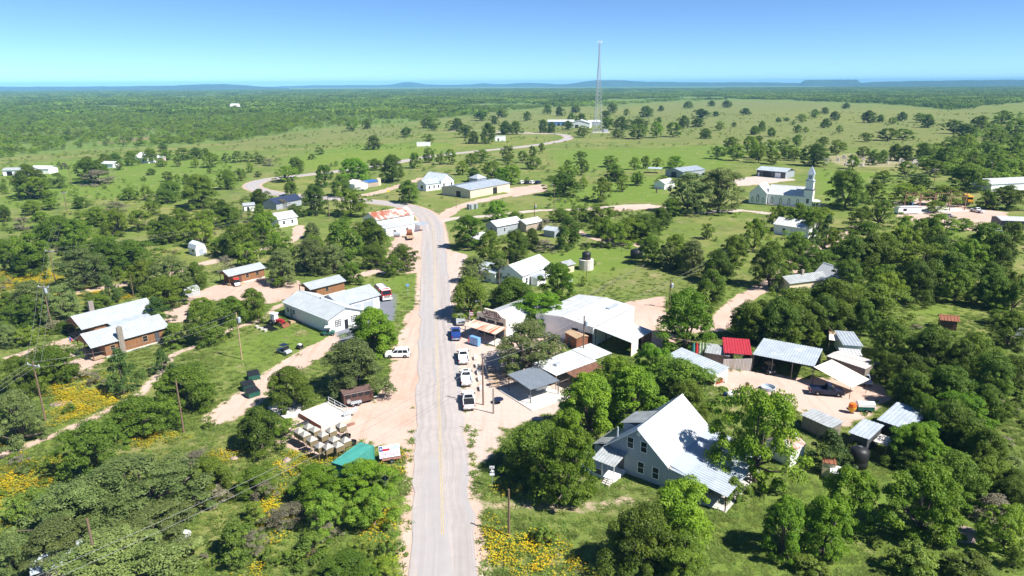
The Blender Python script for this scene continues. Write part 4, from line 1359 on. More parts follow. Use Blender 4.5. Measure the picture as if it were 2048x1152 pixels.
shed("pump_cover", "low white tin cover in front of the black cistern", "shelter", (1660, 945), 1.4, -25, 2.6, 2.0, 1.5, M_GREYW, M_WHITEROOF, walls=False, posts=2)
p = P(1715, 932)
t = thing("cistern_tank", "large upright black plastic cistern with domed top", "tank", p.xy.to_3d(), 0, land="black cistern")
part("tank", MB().lathe([(1.22, 0), (1.24, 1.0), (1.21, 1.05), (1.24, 1.1), (1.24, 2.5), (0.7, 2.85), (0.35, 2.95)], 24), M_BLACK, t, True)
part("lid", MB().lathe([(0.3, 2.93), (0.3, 3.05), (0.06, 3.1)], 10), M_DARKW, t)
# hoop shelter with canvas front
t = thing("hoop_shelter", "long grey tin shelter with arched canvas front end", "shelter", P(1351, 726).xy.to_3d(), -57, land="long tin shelter")
part("roof", MB().ribs((0, -2.4, 2.2), (11.4, -2.4, 2.2), (11.4, 1.3, 2.9), (0, 1.3, 2.9), 0.6), M_GALV, t)
part("wall", MB().box(0.2, 8.6, 0.9, 1.1, 0, 2.7), M_WOODG, t)
arch = [(-2.2, 0)] + [(-0.6 + 1.35 * math.cos(a), 1.5 * math.sin(a)) for a in np.linspace(math.pi, 0, 10)] + [(1.1, 0), (1.1, 2.75), (-2.2, 2.1)]
part("canvas_front", MB().prism(arch, 'x', 11.2, 11.26), M_FABRIC, t)
part("red_box", MB().box(8.9, 10.9, -1.5, 0.4, 0, 0.8), M_REDP, t)
for x_ in (0.2, 5.6):
    part("post", MB().box(x_, x_ + 0.1, -2.3, -2.2, 0, 2.15), M_LUMBER, t)

hB = gable("tin_roofed_house", "weathered house with tin roof and white gable, hidden among oaks at right", "house", (1580, 568), 2.8, 20, 14.0, 6.0, 4.0, M_CREAM, M_GALV2, land="tin-roofed hidden house")
gable("", "", "", None, 3.0, 0, 6.0, 8.6, 5.8, M_BLUEGREY, M_WHITEROOF, 'y', parent=hB.root, dx=12.0, dy=-3.5)
part("chimney", MB().box(6.0, 6.6, 2.6, 3.2, 3.2, 5.2), M_STONE, hB.root)
cH = gable("parsonage", "white building half covered by trees in front of the church", "house", (1545.5, 448), 3.4, -46, 13.0, 8.5, 5.4, M_WHITE, M_WHITEROOF, land="white parsonage")
cH.window('S', 4, 1.7)
gable("rusty_cottage", "tiny rust-roofed hut in the clearing at the right edge", "hut", (1880, 640), 2.2, -20, 3.8, 3.2, 3.0, M_BROWN, M_RUST, land="rust-roofed hut")
# ------------------------------------------------------------------ far buildings
fw = gable("blue_warehouse", "long blue-fronted metal building far off left of the radio tower", "warehouse", (1095, 243.5), 5.0, -3, 34.0, 22.0, 7.0, mat("far_blue", (0.14, 0.28, 0.52), 0.5), M_WHITEROOF, land="far blue building", pitch=2.0)
for i in range(6):
    fw.opening('S', 3 + 5.5 * i, 3.0, 3.2)
g2 = gable("white_shop", "white gabled shop far off beside the blue-fronted building", "building", (1140, 246), 6.0, -12, 24.0, 20.0, 9.5, M_WHITE, M_WHITEROOF, 'y', land="far white shop", pitch=2.0)
g2.opening('S', 8, 4.0, 4.0)
gable("white_shed", "small white-roofed shed right against the foot of the radio tower", "shed", (1178, 244), 4.5, 10, 16.0, 12.0, 6.5, M_GREYW, M_WHITEROOF, pitch=2.0)
gable("ranch_house", "far white ranch house on the wooded rise at upper left", "house", (459, 212.5), 5.0, -10, 20.0, 12.0, 11.0, M_WHITE, M_WHITEROOF, land="far white ranch house", pitch=2.5).window('S', 8, 2.4, 3, 2.4)
gable("box_trailer", "white box trailer standing in the far yellow field", "trailer", (833, 285), 3.2, 2, 11.5, 4.0, 3.4, M_WHITE, M_WHITEROOF, ov=0.05, land="far white box trailer").opening('W', 2.0, 1.6, 2.2)
gable("small_white_box", "small white box building by the far oaks near the highway curve", "building", (990, 273), 4.2, 3, 10.0, 5.0, 4.6, M_WHITE, M_WHITEROOF, ov=0.1, land="small far white box").opening('S', 3.0, 1.4, 2.4)
f1 = gable("farm_shed", "grey-roofed farm shed at the far left edge", "shed", (2, 341), 3.2, 8, 16.0, 8.0, 4.4, M_WHITE, M_GALV2, land="far-left farm shed")
f1.opening('S', 4.0, 3.0, 2.4)
gable("farm_shed", "white-roofed shed right of the far-left farm shed", "shed", (58, 337), 3.0, -8, 13.0, 8.0, 4.4, M_WHITE, M_WHITEROOF, land="far-left white shed").opening('S', 4.0, 2.4, 2.2)
f3 = gable("farmstead", "pale farmhouse with broad white roof in the left pasture", "house", (266, 315), 3.4, -28, 15.0, 12.0, 6.6, M_WHITE, M_WHITEROOF, land="pasture farmhouse")
f3.window('S', 5, 1.7, 1.4, 1.3)
f3.window('S', 10, 1.7, 1.4, 1.3)
gable("farm_shed", "low white shed left of the pasture farmhouse", "shed", (200, 327), 2.8, -15, 10.0, 7.0, 4.0, M_WHITE, M_WHITEROOF).opening('S', 4.0, 2.0, 2.0)
t = shed("tin_lean_to", "small pinkish tin lean-to right of the pasture farmhouse", "shed", (308, 316), 3.0, 0, 6.0, 5.0, 3.6, mat("pink_tin", (0.55, 0.40, 0.38), 0.6), M_GALV2)
t.opening('S', 2.0, 1.4, 2.0)
gable("roadside_house", "white-roofed house at the right edge beyond the salvage yard", "house", (1984, 369), 3.6, 14, 26.0, 12.0, 5.6, M_WHITE, M_WHITEROOF, land="right-edge white house").window('S', 6, 1.7, 1.4, 1.3)
gable("grey_workshop", "dark grey workshop with white roof at the right edge of the salvage yard", "workshop", (2003, 441), 3.2, -12, 12.0, 9.0, 4.0, M_DARKW, M_WHITEROOF, land="salvage yard workshop").opening('S', 4.0, 3.0, 2.4)
gable("farm_shed", "small dark-roofed hut at the bottom of the oak yard left of the navy roof", "shed", (486, 412), 2.5, 30, 5.0, 4.0, 3.4, M_WHITE, M_GREYW).opening('S', 2, 1, 1.8)

# ------------------------------------------------------------------ radio tower
p = P(1194, 265)
tw = thing("radio_tower", "tall lattice radio tower rising above the plain", "tower", p.xy.to_3d(), 12, land="radio tower")
TH, B0, B1 = 93.0, 9.5, 1.5
cor = lambda i, z: Vector(((1, -0.5, -0.5)[i] * 1.15, (0, 0.87, -0.87)[i] * 1.15, 0)) * ((B0 + (B1 - B0) * min(z / (TH * 0.86), 1.0)) / 2) + Vector((0, 0, z))
for i in range(3):
    part("leg", MB().tube([cor(i, 0), cor(i, TH * 0.43), cor(i, TH * 0.86), cor(i, TH)], [0.34, 0.28, 0.20, 0.16], 6), M_TOWER, tw)
for i in range(3):
    j = (i + 1) % 3
    pts, z, k = [], 0.0, 0
    while z < TH * 0.97:
        pts.append(cor(i if k % 2 == 0 else j, z))
        z += max(2.0, 6.5 * (1 - z / TH))
        k += 1
    part("brace", MB().tube(pts, 0.14, 4), M_TOWER, tw)
    part("brace", MB().tube([cor(j if k_ % 2 == 0 else i, q.z) for k_, q in enumerate(pts)], 0.14, 4), M_TOWER, tw)
for i in range(6):
    a = i * math.pi / 3
    part("antenna", MB().box(-0.14, 0.14, -0.08, 0.08, -1.1, 1.1), M_WHITE, tw, loc=(2.3 * math.cos(a), 2.3 * math.sin(a), TH - 0.6))
    part("arm", MB().tube([(0, 0, TH - 0.6), (2.3 * math.cos(a), 2.3 * math.sin(a), TH - 0.6)], 0.07, 4), M_TOWER, tw)
part("dish", MB().lathe([(0.1, 0), (0.9, 0.35), (1.0, 0.6)], 12), M_WHITE, tw, loc=(1.0, -0.4, TH * 0.72))
part("pad", MB().box(-6, 14, -5, 5, 0.0, 0.3), M_CONC, tw)
part("equipment_hut", MB().box(7, 12, -2, 2, 0.3, 3.2), M_GREYW, tw)

# ------------------------------------------------------------------ vehicles
def wheel(parent, x, y, r=0.40, w=0.26):
    mb = MB()
    prof_ = [(r * 0.62, -w / 2), (r * 0.95, -w / 2), (r, -w / 2 + 0.04), (r, w / 2 - 0.04), (r * 0.95, w / 2), (r * 0.62, w / 2)]
    mb.lathe(prof_, 18)
    mb.v = [(a, c, b) for a, b, c in mb.v]
    o = part("wheel", mb, M_TIRE, parent, loc=(x, y, r))
    rb_ = MB().lathe([(r * 0.18, -w / 2 - 0.012), (r * 0.60, -w / 2 + 0.02), (r * 0.60, w / 2 - 0.02), (r * 0.18, w / 2 + 0.012)], 14)
    rb_.v = [(a, c, b) for a, b, c in rb_.v]
    part("rim", rb_, M_RIM, o)
    return o


def arch_profile(x0, x1, z0, top, wheels, r):
    """closed side outline with wheel arches cut out; top = list of (x,z) from front to back"""
    pts = [(x0, z0)]
    for wx_ in sorted(wheels):
        pts.append((wx_ - r, z0))
        for a in np.linspace(math.pi, 0, 7)[1:-1]:
            pts.append((wx_ + r * math.cos(a), z0 + r * math.sin(a)))
        pts.append((wx_ + r, z0))
    pts.append((x1, z0))
    return pts + top


def glasshouse(parent, m, x0, x1, t0, t1, zb, zt, wb_, wt, pillars=(), glass=True):
    """cab: bottom x0..x1 (rear..front), top t0..t1; adds cab body, windscreen, rear window, side windows"""
    part("cab", MB().frustum((x0, x1, -wb_ / 2, wb_ / 2), zb, (t0, t1, -wt / 2, wt / 2), zt), m, parent, bevel=0.05)

    def pane(nm, q, n, e=0.012):
        q = [Vector(v) for v in q]
        c = sum(q, Vector()) / 4
        q = [c + (v - c) for v in q]
        n = Vector(n).normalized()
        mb = MB()
        mb.v = [tuple(v + n * e) for v in q] + [tuple(v - n * 0.02) for v in q]
        mb.f = [(0, 1, 2, 3), (7, 6, 5, 4), (0, 4, 5, 1), (1, 5, 6, 2), (2, 6, 7, 3), (3, 7, 4, 0)]
        part(nm, mb, M_GLASS, parent)
    zl = lambda f: zb + (zt - zb) * f
    xr = lambda f: x0 + (t0 - x0) * f
    xf = lambda f: x1 + (t1 - x1) * f
    yw = lambda f: (wb_ + (wt - wb_) * f) / 2
    a, b = 0.12, 0.86
    pane("windscreen", [(xf(a), -yw(a) * 0.88, zl(a)), (xf(a), yw(a) * 0.88, zl(a)), (xf(b), yw(b) * 0.86, zl(b)), (xf(b), -yw(b) * 0.86, zl(b))], (zt - zb, 0, x1 - t1))
    pane("rear_window", [(xr(a), yw(a) * 0.82, zl(a)), (xr(a), -yw(a) * 0.82, zl(a)), (xr(b), -yw(b) * 0.8, zl(b)), (xr(b), yw(b) * 0.8, zl(b))], (-(zt - zb), 0, t0 - x0))
    cuts = [0.04] + [p_ for p_ in pillars] + [0.96]
    for s_ in (-1, 1):
        for c0, c1 in zip(cuts[:-1], cuts[1:]):
            f0, f1 = c0 + 0.015, c1 - 0.015
            pb = lambda f, h: xr(h) + (xf(h) - xr(h)) * f
            pane("side_window", [(pb(f0, a), s_ * yw(a), zl(a)), (pb(f1, a), s_ * yw(a), zl(a)), (pb(f1, b), s_ * yw(b), zl(b)), (pb(f0, b), s_ * yw(b), zl(b))], (0, s_, 0.15))


def pickup(label, at, yaw, m, crew=True, cover=None, sunroof=False, group=None, off=2.9, L=5.8, trim=None, land=None):
    """at: photo point of the ground under the rear bumper; off: metres from there to the middle"""
    p = P(*at)
    a = math.radians(yaw)
    c = Vector((p.x + math.cos(a) * off, p.y + math.sin(a) * off, 0))
    t = thing("pickup_truck", label, "pickup", c, yaw, group, land)
    h, wd = L / 2, 1.96
    zr = RZ + 0.0 if False else 0.0
    ax = (-h + 1.15, h - 0.95)
    bx0, bx1 = -h + 0.05, -0.55 if crew else -0.2
    top = [(h, 0.62), (h - 0.03, 1.02), (h - 0.25, 1.13), (1.35, 1.20), (bx1, 1.20), (bx1, 0.78), (bx0 + 0.06, 0.78), (bx0 + 0.06, 0.70), (-h, 0.66)]
    part("body", MB().prism(arch_profile(-h, h, 0.36, top, ax, 0.47), 'y', -wd / 2, wd / 2), m, t, bevel=0.04)
    for s_ in (-1, 1):
        part("bed_side", MB().box(bx0, bx1 + 0.02, s_ * (wd / 2 - 0.06) - 0.05, s_ * (wd / 2 - 0.06) + 0.05, 0.76, 1.18), m, t, bevel=0.02)
        part("headlight", MB().box(h - 0.10, h + 0.012, s_ * 0.72 - 0.2, s_ * 0.72 + 0.2, 0.82, 0.98), M_LAMP, t)
        part("tail_light", MB().box(-h - 0.015, -h + 0.08, s_ * 0.9 - 0.07, s_ * 0.9 + 0.07, 0.78, 1.1), M_TAIL, t)
        part("mirror", MB().box(1.0, 1.14, s_ * 1.02, s_ * 1.22, 1.18, 1.40) if s_ > 0 else MB().box(1.0, 1.14, -1.22, -1.02, 1.18, 1.40), M_BLACK, t)
        for wx_ in ax:
            wheel(t, wx_, s_ * (wd / 2 - 0.12))
    part("tailgate", MB().box(-h + 0.0, -h + 0.08, -0.83, 0.83, 0.68, 1.17), m, t, bevel=0.02)
    part("bumper", MB().box(-h - 0.12, -h - 0.01, -0.92, 0.92, 0.42, 0.62), M_CHROME, t)
    part("bumper", MB().box(h + 0.005, h + 0.12, -0.92, 0.92, 0.40, 0.62), M_CHROME, t)
    part("grille", MB().box(h - 0.02, h + 0.015, -0.5, 0.5, 0.66, 0.98), M_DARKW, t)
    x1 = 1.35
    glasshouse(t, m, bx1, x1, bx1 + 0.25, x1 - 0.75, 1.18, 1.86, 1.86, 1.52, (0.48,) if crew else ())
    if cover:
        part("bed_cover", MB().box(bx0 + 0.05, bx1 - 0.02, -wd / 2 + 0.14, wd / 2 - 0.14, 1.15, 1.20), cover, t)
    if sunroof:
        part("sunroof", MB().box(bx1 + 0.6, bx1 + 1.3, -0.45, 0.45, 1.862, 1.875), M_GLASS, t)
    part("plate", MB().box(-h - 0.13, -h - 0.121, -0.16, 0.16, 0.46, 0.58), M_WHITE, t)
    t.location.z = 0.06
    return t


def car(label, name, cat, at, yaw, m, L=4.7, wd=1.86, hgt=1.7, suv=True, group=None, land=None):
    p = P(*at)
    t = thing(name, label, cat, p, yaw, group, land)
    h = L / 2
    zb = hgt * 0.58
    ax = (-h + 0.95, h - 0.92)
    top = [(h, zb * 0.65), (h - 0.08, zb * 0.9), (h - 1.15, zb), (-h + 0.1, zb), (-h, zb * 0.75)]
    part("body", MB().prism(arch_profile(-h, h, 0.28, top, ax, 0.40), 'y', -wd / 2, wd / 2), m, t, bevel=0.05)
    xr_ = -h + (0.12 if suv else 0.7)
    glasshouse(t, m, xr_, h - 1.15, xr_ + 0.35, h - 1.95, zb - 0.02, hgt, wd - 0.08, wd - 0.42, (0.36, 0.68))
    for s_ in (-1, 1):
        part("headlight", MB().box(h - 0.10, h + 0.01, s_ * 0.66 - 0.18, s_ * 0.66 + 0.18, zb * 0.66, zb * 0.84), M_LAMP, t)
        part("tail_light", MB().box(-h - 0.01, -h + 0.08, s_ * 0.76 - 0.12, s_ * 0.76 + 0.12, zb * 0.70, zb * 0.92), M_TAIL, t)
        for wx_ in ax:
            wheel(t, wx_, s_ * (wd / 2 - 0.12), 0.36, 0.24)
    part("bumper", MB().box(h + 0.005, h + 0.07, -wd * 0.45, wd * 0.45, 0.32, 0.52), M_DARKW, t)
    part("bumper", MB().box(-h - 0.07, -h - 0.005, -wd * 0.45, wd * 0.45, 0.32, 0.52), M_DARKW, t)
    return t


ry_ = 96.5
G = "pickups parked along the store front"
pickup("white pickup with a dark flat bed cover, nearest of the parked row", (939, 823), ry_, M_CARW, cover=M_BLACK, group=G, land="nearest parked white pickup")
pickup("white pickup with sunroof and open bed, second in the parked row", (934, 775), ry_, M_CARW, sunroof=True, group=G)
pickup("white pickup with empty open bed between the blue truck and the sunroof one", (928, 731), ry_, M_CARW, group=G)
pickup("dark blue pickup with blue bed parked at the store porch", (913, 683), ry_, M_BLUEP, cover=M_BLUEP, group=G, land="dark blue pickup")
pickup("silver old pickup facing the camera at the end of the parked row", (921.5, 652.5), ry_ + 180, M_SILVER, group=G, off=-2.9)
car("white sport utility car parked side-on across the road from the store", "sport_utility_car", "car", (796, 713), 182, M_CARW, 4.8, 1.95, 1.75, land="white sport utility car")
pickup("dark navy pickup parked in the dirt yard before the carport", (1618, 786), -12, M_NAVYP, crew=False, land="navy pickup", L=5.4, off=2.7)
car("light blue hatchback parked beside the cream awning", "hatchback_car", "car", (1728, 764), -105, mat("pale_blue_paint", (0.36, 0.46, 0.60), 0.3), 4.2, 1.75, 1.5, land="pale hatchback")
G2 = "cars parked behind the tan barn"
for i, (px_, m_, nm_) in enumerate(((1044, M_CARW, "white"), (1055, M_BLACK, "black"), (1065, M_CARW, "white"), (1076, M_NAVYP, "dark navy"))):
    car(f"{nm_} car, {('first', 'second', 'third', 'fourth')[i]} from the left in the row behind the tan barn", "parked_car", "car", (px_, 367.5), 62, m_, 4.9, 1.95, 1.7, group=G2)
pickup("white pickup parked outside the small white bungalow", (708, 381), 175, M_CARW, off=-2.9)
pickup("white pickup parked on the dirt in the salvage yard", (1966, 427), 100, M_CARW)
car("dark scrap car in the middle of the salvage yard", "scrap_car", "car", (1880, 436), 20, M_DARKW, suv=False, hgt=1.45)
car("silver-blue scrap car left of the steel frame", "scrap_car", "car", (1893, 434), 150, M_SILVER, suv=False, hgt=1.45)
car("grey car under the trees at the far right clearing", "parked_car", "car", (2027, 671), 175, mat("car_grey", (0.25, 0.28, 0.28), 0.4), suv=True)
car("black car right of the yellow bus in the salvage yard", "scrap_car", "car", (1925, 411), 170, M_BLACK, suv=False, hgt=1.45)
car("teal old car between the trees below the salvage yard", "scrap_car", "car", (1930, 456), 40, M_TEAL, suv=False, hgt=1.45)
car("white car under the trees below the salvage yard workshop", "scrap_car", "car", (1990, 464), 160, M_CARW, suv=False, hgt=1.45)


def bus(label, at, yaw):
    t = thing("school_bus", label, "bus", P(*at), yaw, "yellow buses in the salvage yard")
    part("body", MB().prism([(-4.6, 0.55), (4.0, 0.55), (4.0, 2.9), (3.7, 3.1), (-4.4, 3.1), (-4.6, 2.9)], 'y', -1.2, 1.2), M_YEL, t, bevel=0.12)
    part("hood", MB().frustum((4.0, 5.6, -1.05, 1.05), 0.55, (4.0, 5.4, -0.9, 0.9), 1.55), M_YEL, t)
    part("windscreen", MB().box(4.0, 4.03, -1.0, 1.0, 1.7, 2.6), M_GLASS, t)
    for s_ in (-1, 1):
        for i in range(6):
            part("side_window", MB().box(-4.0 + 1.25 * i, -3.0 + 1.25 * i, s_ * 1.2 - 0.012, s_ * 1.2 + 0.012, 1.8, 2.5), M_GLASS, t)
        for wx_ in (-2.9, 4.6):
            wheel(t, wx_, s_ * 1.05, 0.5, 0.3)
    part("bumper", MB().box(5.6, 5.75, -1.1, 1.1, 0.5, 0.75), M_BLACK, t)
    return t


bus("yellow school bus on the right, facing out of the salvage yard", (1979, 415), -115)
bus("yellow school bus partly behind the steel frame in the salvage yard", (1934, 404), -110)

# fire engine
p = P(766, 594)
t = thing("fire_engine", "red and white fire engine parked on the asphalt lot", "fire engine", p, -64, land="fire engine")
part("chassis", MB().box(-3.6, 3.4, -1.1, 1.1, 0.45, 0.8), M_BLACK, t)
part("body", MB().box(-3.7, 0.9, -1.22, 1.22, 0.8, 2.3), M_REDP, t, bevel=0.05)
part("hose_bed", MB().box(-3.5, 0.5, -1.0, 1.0, 2.3, 2.55), M_WHITE, t)
part("pump_panel", MB().box(0.95, 1.5, -1.2, 1.2, 0.8, 2.2), M_CHROME, t)
part("cab", MB().prism([(1.55, 0.75), (3.75, 0.75), (3.8, 1.7), (3.45, 2.75), (1.55, 2.75)], 'y', -1.2, 1.2), M_REDP, t, bevel=0.06)
part("cab_roof", MB().box(1.5, 3.4, -1.15, 1.15, 2.76, 2.84), M_WHITE, t)
w_ = MB()
w_.v = [(3.81, -1.05, 1.75), (3.81, 1.05, 1.75), (3.50, 1.0, 2.62), (3.50, -1.0, 2.62)]
w_.f = [(0, 1, 2, 3)]
part("windscreen", w_, M_GLASS, t, loc=(0.015, 0, 0))
part("grille", MB().box(3.80, 3.84, -0.6, 0.6, 0.95, 1.45), M_CHROME, t)
part("bumper", MB().box(3.78, 4.25, -1.2, 1.2, 0.5, 0.8), M_WHITE, t)
part("light_bar", MB().box(2.6, 2.95, -0.9, 0.9, 2.85, 3.0), M_TAIL, t)
for s_ in (-1, 1):
    part("side_window", MB().box(1.8, 3.2, s_ * 1.2 - 0.015, s_ * 1.2 + 0.015, 1.8, 2.5), M_GLASS, t)
    part("headlight", MB().box(3.80, 3.86, s_ * 0.9 - 0.18, s_ * 0.9 + 0.18, 1.05, 1.4), M_LAMP, t)
    part("locker", MB().box(-3.3, 0.4, s_ * 1.22 - 0.02, s_ * 1.22 + 0.02, 1.0, 2.0), M_CHROME, t)
    part("ladder_rail", MB().box(-3.4, 0.6, s_ * 0.9 - 0.04, s_ * 0.9 + 0.04, 2.6, 2.75), M_CHROME, t)
    for wx_ in (-2.2, 2.6):
        wheel(t, wx_, s_ * 1.0, 0.52, 0.32)


def buggy(name, label, cat, at, yaw, body, roof, L=2.9, lift=0.0, windscreen=True):
    t = thing(name, label, cat, P(*at), yaw)
    h = L / 2
    part("body", MB().prism([(-h, 0.35), (h, 0.35), (h, 0.75), (h - 0.7, 0.95), (h - 0.8, 0.62), (-h + 0.8, 0.62), (-h + 0.8, 0.85), (-h, 0.85)], 'y', -0.68, 0.68), body, t, bevel=0.03)
    part("seat", MB().box(-0.35, 0.1, -0.6, 0.6, 0.62, 0.95), M_BLACK, t)
    part("roof", MB().box(-0.75, 0.75, -0.68, 0.68, 1.82, 1.90), roof, t, bevel=0.03)
    for x_ in (-0.68, 0.68):
        for y_ in (-0.62, 0.62):
            part("post", MB().tube([(x_ * (1 if x_ < 0 else 1.15), y_, 0.6), (x_, y_, 1.83)], 0.03, 5), M_BLACK, t)
    if windscreen:
        part("windscreen", MB().box(0.70, 0.72, -0.6, 0.6, 0.98, 1.7), M_GLASS, t)
    for s_ in (-1, 1):
        part("headlight", MB().box(h - 0.03, h + 0.02, s_ * 0.45 - 0.1, s_ * 0.45 + 0.1, 0.6, 0.72), M_LAMP, t)
        for wx_ in (-h + 0.5, h - 0.45):
            wheel(t, wx_, s_ * 0.72, 0.31, 0.22)
    return t


buggy("utility_buggy", "dark four-wheel utility buggy with roof on the left lawn", "buggy", (569, 707), -33, M_SILVER, M_NAVYP, 3.0)
buggy("golf_cart", "green golf cart with white roof by the fire hall gable", "golf cart", (658, 670), 8, M_DGREEN, M_WHITE, 2.5, windscreen=False)
buggy("farm_buggy", "sand-roofed buggy standing inside the open carport", "buggy", (1537, 745), -80, M_DARKW, M_LUMBER, 2.6)

buggy("farm_buggy", "white buggy with red hood cloth parked at the small red-brown cabin", "buggy", (474, 571), -60, M_WHITE, M_REDK, 2.8)
t = thing("carved_stump", "dark upright carved stump standing on the green left of the big oak", "stump", P(1313, 386), 0)
part("trunk", MB().tube([(0, 0, 0), (0.05, 0, 1.2), (0, 0, 2.3), (0.1, 0, 2.7)], [0.42, 0.34, 0.40, 0.25], 8), M_BARK, t)
part("branch", MB().tube([(0, 0, 1.9), (0.5, 0, 2.5)], [0.18, 0.1], 6), M_BARK, t)
# red tractor
t = thing("farm_tractor", "old red and white tractor with front bucket behind the fire hall", "tractor", P(553, 650), -25)
part("hood", MB().box(0.2, 2.0, -0.35, 0.35, 0.8, 1.5), M_REDP, t, bevel=0.05)
part("cab", MB().frustum((-1.1, 0.2, -0.65, 0.65), 0.9, (-0.95, 0.1, -0.55, 0.55), 2.6), M_LAMP, t)
part("cab_roof", MB().box(-1.15, 0.3, -0.7, 0.7, 2.6, 2.72), M_WHITE, t)
part("loader_arm", MB().tube([(0.2, 0.6, 1.4), (1.6, 0.6, 1.3), (2.6, 0.6, 0.4)], 0.08, 5), M_REDP, t)
part("loader_arm", MB().tube([(0.2, -0.6, 1.4), (1.6, -0.6, 1.3), (2.6, -0.6, 0.4)], 0.08, 5), M_REDP, t)
part("bucket", MB().prism([(2.6, 0.1), (3.2, 0.05), (3.2, 0.12), (2.7, 0.2), (2.65, 0.75), (2.55, 0.75)], 'y', -0.95, 0.95), M_RUST, t)
for s_ in (-1, 1):
    wheel(t, -0.6, s_ * 0.85, 0.75, 0.4)
    wheel(t, 1.6, s_ * 0.6, 0.42, 0.25)
for i in range(4):
    o = part("drain_pipe", MB().tube([(0, 0, 0.16), (4.2, 0, 0.16)], 0.15, 10), M_BLACK, None)
    o.location = (P(524, 654).x + 0.33 * i, P(524, 654).y + 0.33 * i * 0.9, 0)
    o.rotation_euler = (0, 0, math.radians(-42))
    tag(o, "black drain pipe lying in the bundle on the left lawn", "pipe", "black pipes on the lawn")
for i in range(3):
    t = thing("mineral_tub", f"white tub on the lawn, {('leftmost', 'middle', 'rightmost')[i]} of three beside the pipe bundle", "tub", P(515 + 8 * i, 656 + 3.5 * i), 0, "tubs by the pipes")
    part("tub", MB().lathe([(0.38, 0), (0.45, 0.55), (0.40, 0.55), (0.36, 0.1)], 14), M_CONC, t)
t = thing("tracked_machine", "small black and white walk-behind machine on the left lawn", "machine", P(601, 697), 60)
part("body", MB().box(-0.8, 0.5, -0.35, 0.35, 0.3, 0.8), M_BLACK, t, bevel=0.05)
part("tank", MB().box(-0.4, 0.2, -0.3, 0.3, 0.8, 1.0), M_WHITE, t)
part("handle", MB().tube([(-0.8, 0, 0.7), (-1.3, 0, 1.1)], 0.04, 5), M_BLACK, t)
for s_ in (-1, 1):
    wheel(t, -0.4, s_ * 0.45, 0.25, 0.15)
    wheel(t, 0.3, s_ * 0.45, 0.25, 0.15)

# dumpsters
def dumpster():
    t = thing("dumpster", "", "dumpster", (0, 0, 0), 0, "green dumpsters by the dirt track")
    part("bin", MB().prism([(-0.9, 0.12), (0.75, 0.12), (0.95, 1.05), (-0.95, 1.35)], 'y', -1.0, 1.0), M_DGREEN, t)
    for s_ in (-1, 1):
        part("lid", MB().prism([(-0.97, 1.36), (0.97, 1.06), (0.97, 1.11), (-0.97, 1.41)], 'y', min(s_ * 0.03, s_ * 0.98), max(s_ * 0.03, s_ * 0.98)), M_BLACK, t)
        part("fork_pocket", MB().box(-0.4, 0.4, s_ * 1.07 - 0.07, s_ * 1.07 + 0.07, 0.55, 0.75), M_DGREEN, t)
    return t


d0 = dumpster()
for i, (at, lab) in enumerate((((508, 758), "farthest of the three green dumpsters beside the dirt track"), ((497, 779), "middle of the three green dumpsters beside the dirt track"), ((506, 792), "nearest of the three green dumpsters beside the dirt track"))):
    q = P(*at)
    if i == 0:
        d0.location = (q.x, q.y, 0); d0.rotation_euler = (0, 0, math.radians(-60)); d0["label"] = lab
    else:
        copy_tree(d0, q, -60 + 7 * i, lab)
LAND.append(("green dumpsters", P(500, 775).x, P(500, 775).y))

# horse trailer
q = P(716, 806)
t = thing("horse_trailer", "brown slatted horse trailer parked on the dirt lot", "trailer", q, 27, land="brown horse trailer")
part("body", MB().prism([(-2.5, 0.5), (2.3, 0.5), (2.5, 0.9), (2.4, 2.35), (2.2, 2.5), (-2.5, 2.5)], 'y', -0.95, 0.95), M_BROWN, t, bevel=0.05)
part("roof", MB().box(-2.6, 2.35, -1.0, 1.0, 2.5, 2.58), mat("trailer_roof", (0.16, 0.10, 0.09), 0.5), t)
for i in range(4):
    part("slat_window", MB().box(-2.2 + 1.05 * i, -1.35 + 1.05 * i, -0.985, -0.955, 1.65, 2.2), M_BLACK, t)
part("rub_rail", MB().box(-2.45, 2.3, -0.99, -0.955, 2.3, 2.38), M_CHROME, t)
part("fender", MB().prism([(-1.5, 0.55), (0.4, 0.55), (0.3, 0.95), (-1.4, 0.95)], 'y', -1.22, -0.96), M_GALV, t)
part("tongue", MB().tube([(2.3, 0, 0.5), (3.6, 0, 0.5)], 0.07, 6), M_GALV, t)
for s_ in (-1, 1):
    for wx_ in (-1.05, -0.15):
        wheel(t, wx_, s_ * 1.05, 0.36, 0.22)
part("spare_wheel", MB().lathe([(0.1, -0.1), (0.36, -0.1), (0.36, 0.1), (0.1, 0.1)], 14), M_RIM, t, loc=(-1.75, -1.1, 1.15)).rotation_euler = (math.pi / 2, 0, 0)

# concrete loading slab with rail
sl = thing("concrete_platform", "raised pale concrete platform with pipe railing beside the feeders", "platform", P(642.4, 852.5, 0.7).xy.to_3d(), 47, land="concrete platform")
part("slab", MB().box(0, 5.4, 0, 6.6, 0, 0.75), M_CONC, sl)
part("lower_slab", MB().box(-2.0, 2.6, 6.65, 13.0, 0, 0.25), M_CONC, sl)
for y_ in (0.6, 2.4, 4.2, 6.0):
    part("rail_post", MB().tube([(5.2, y_, 0.75), (5.2, y_, 1.85)], 0.04, 5), M_WHITE, sl)
for z_ in (1.35, 1.85):
    part("rail", MB().tube([(5.2, 0.5, z_), (5.2, 6.1, z_)], 0.035, 5), M_WHITE, sl)
part("gate", MB().box(4.0, 6.6, -0.12, -0.06, 0.9, 1.7), M_GALV, sl)
part("edge_stain", MB().box(-0.03, 0.0, 0.2, 6.4, 0.1, 0.74), M_RUST, sl)

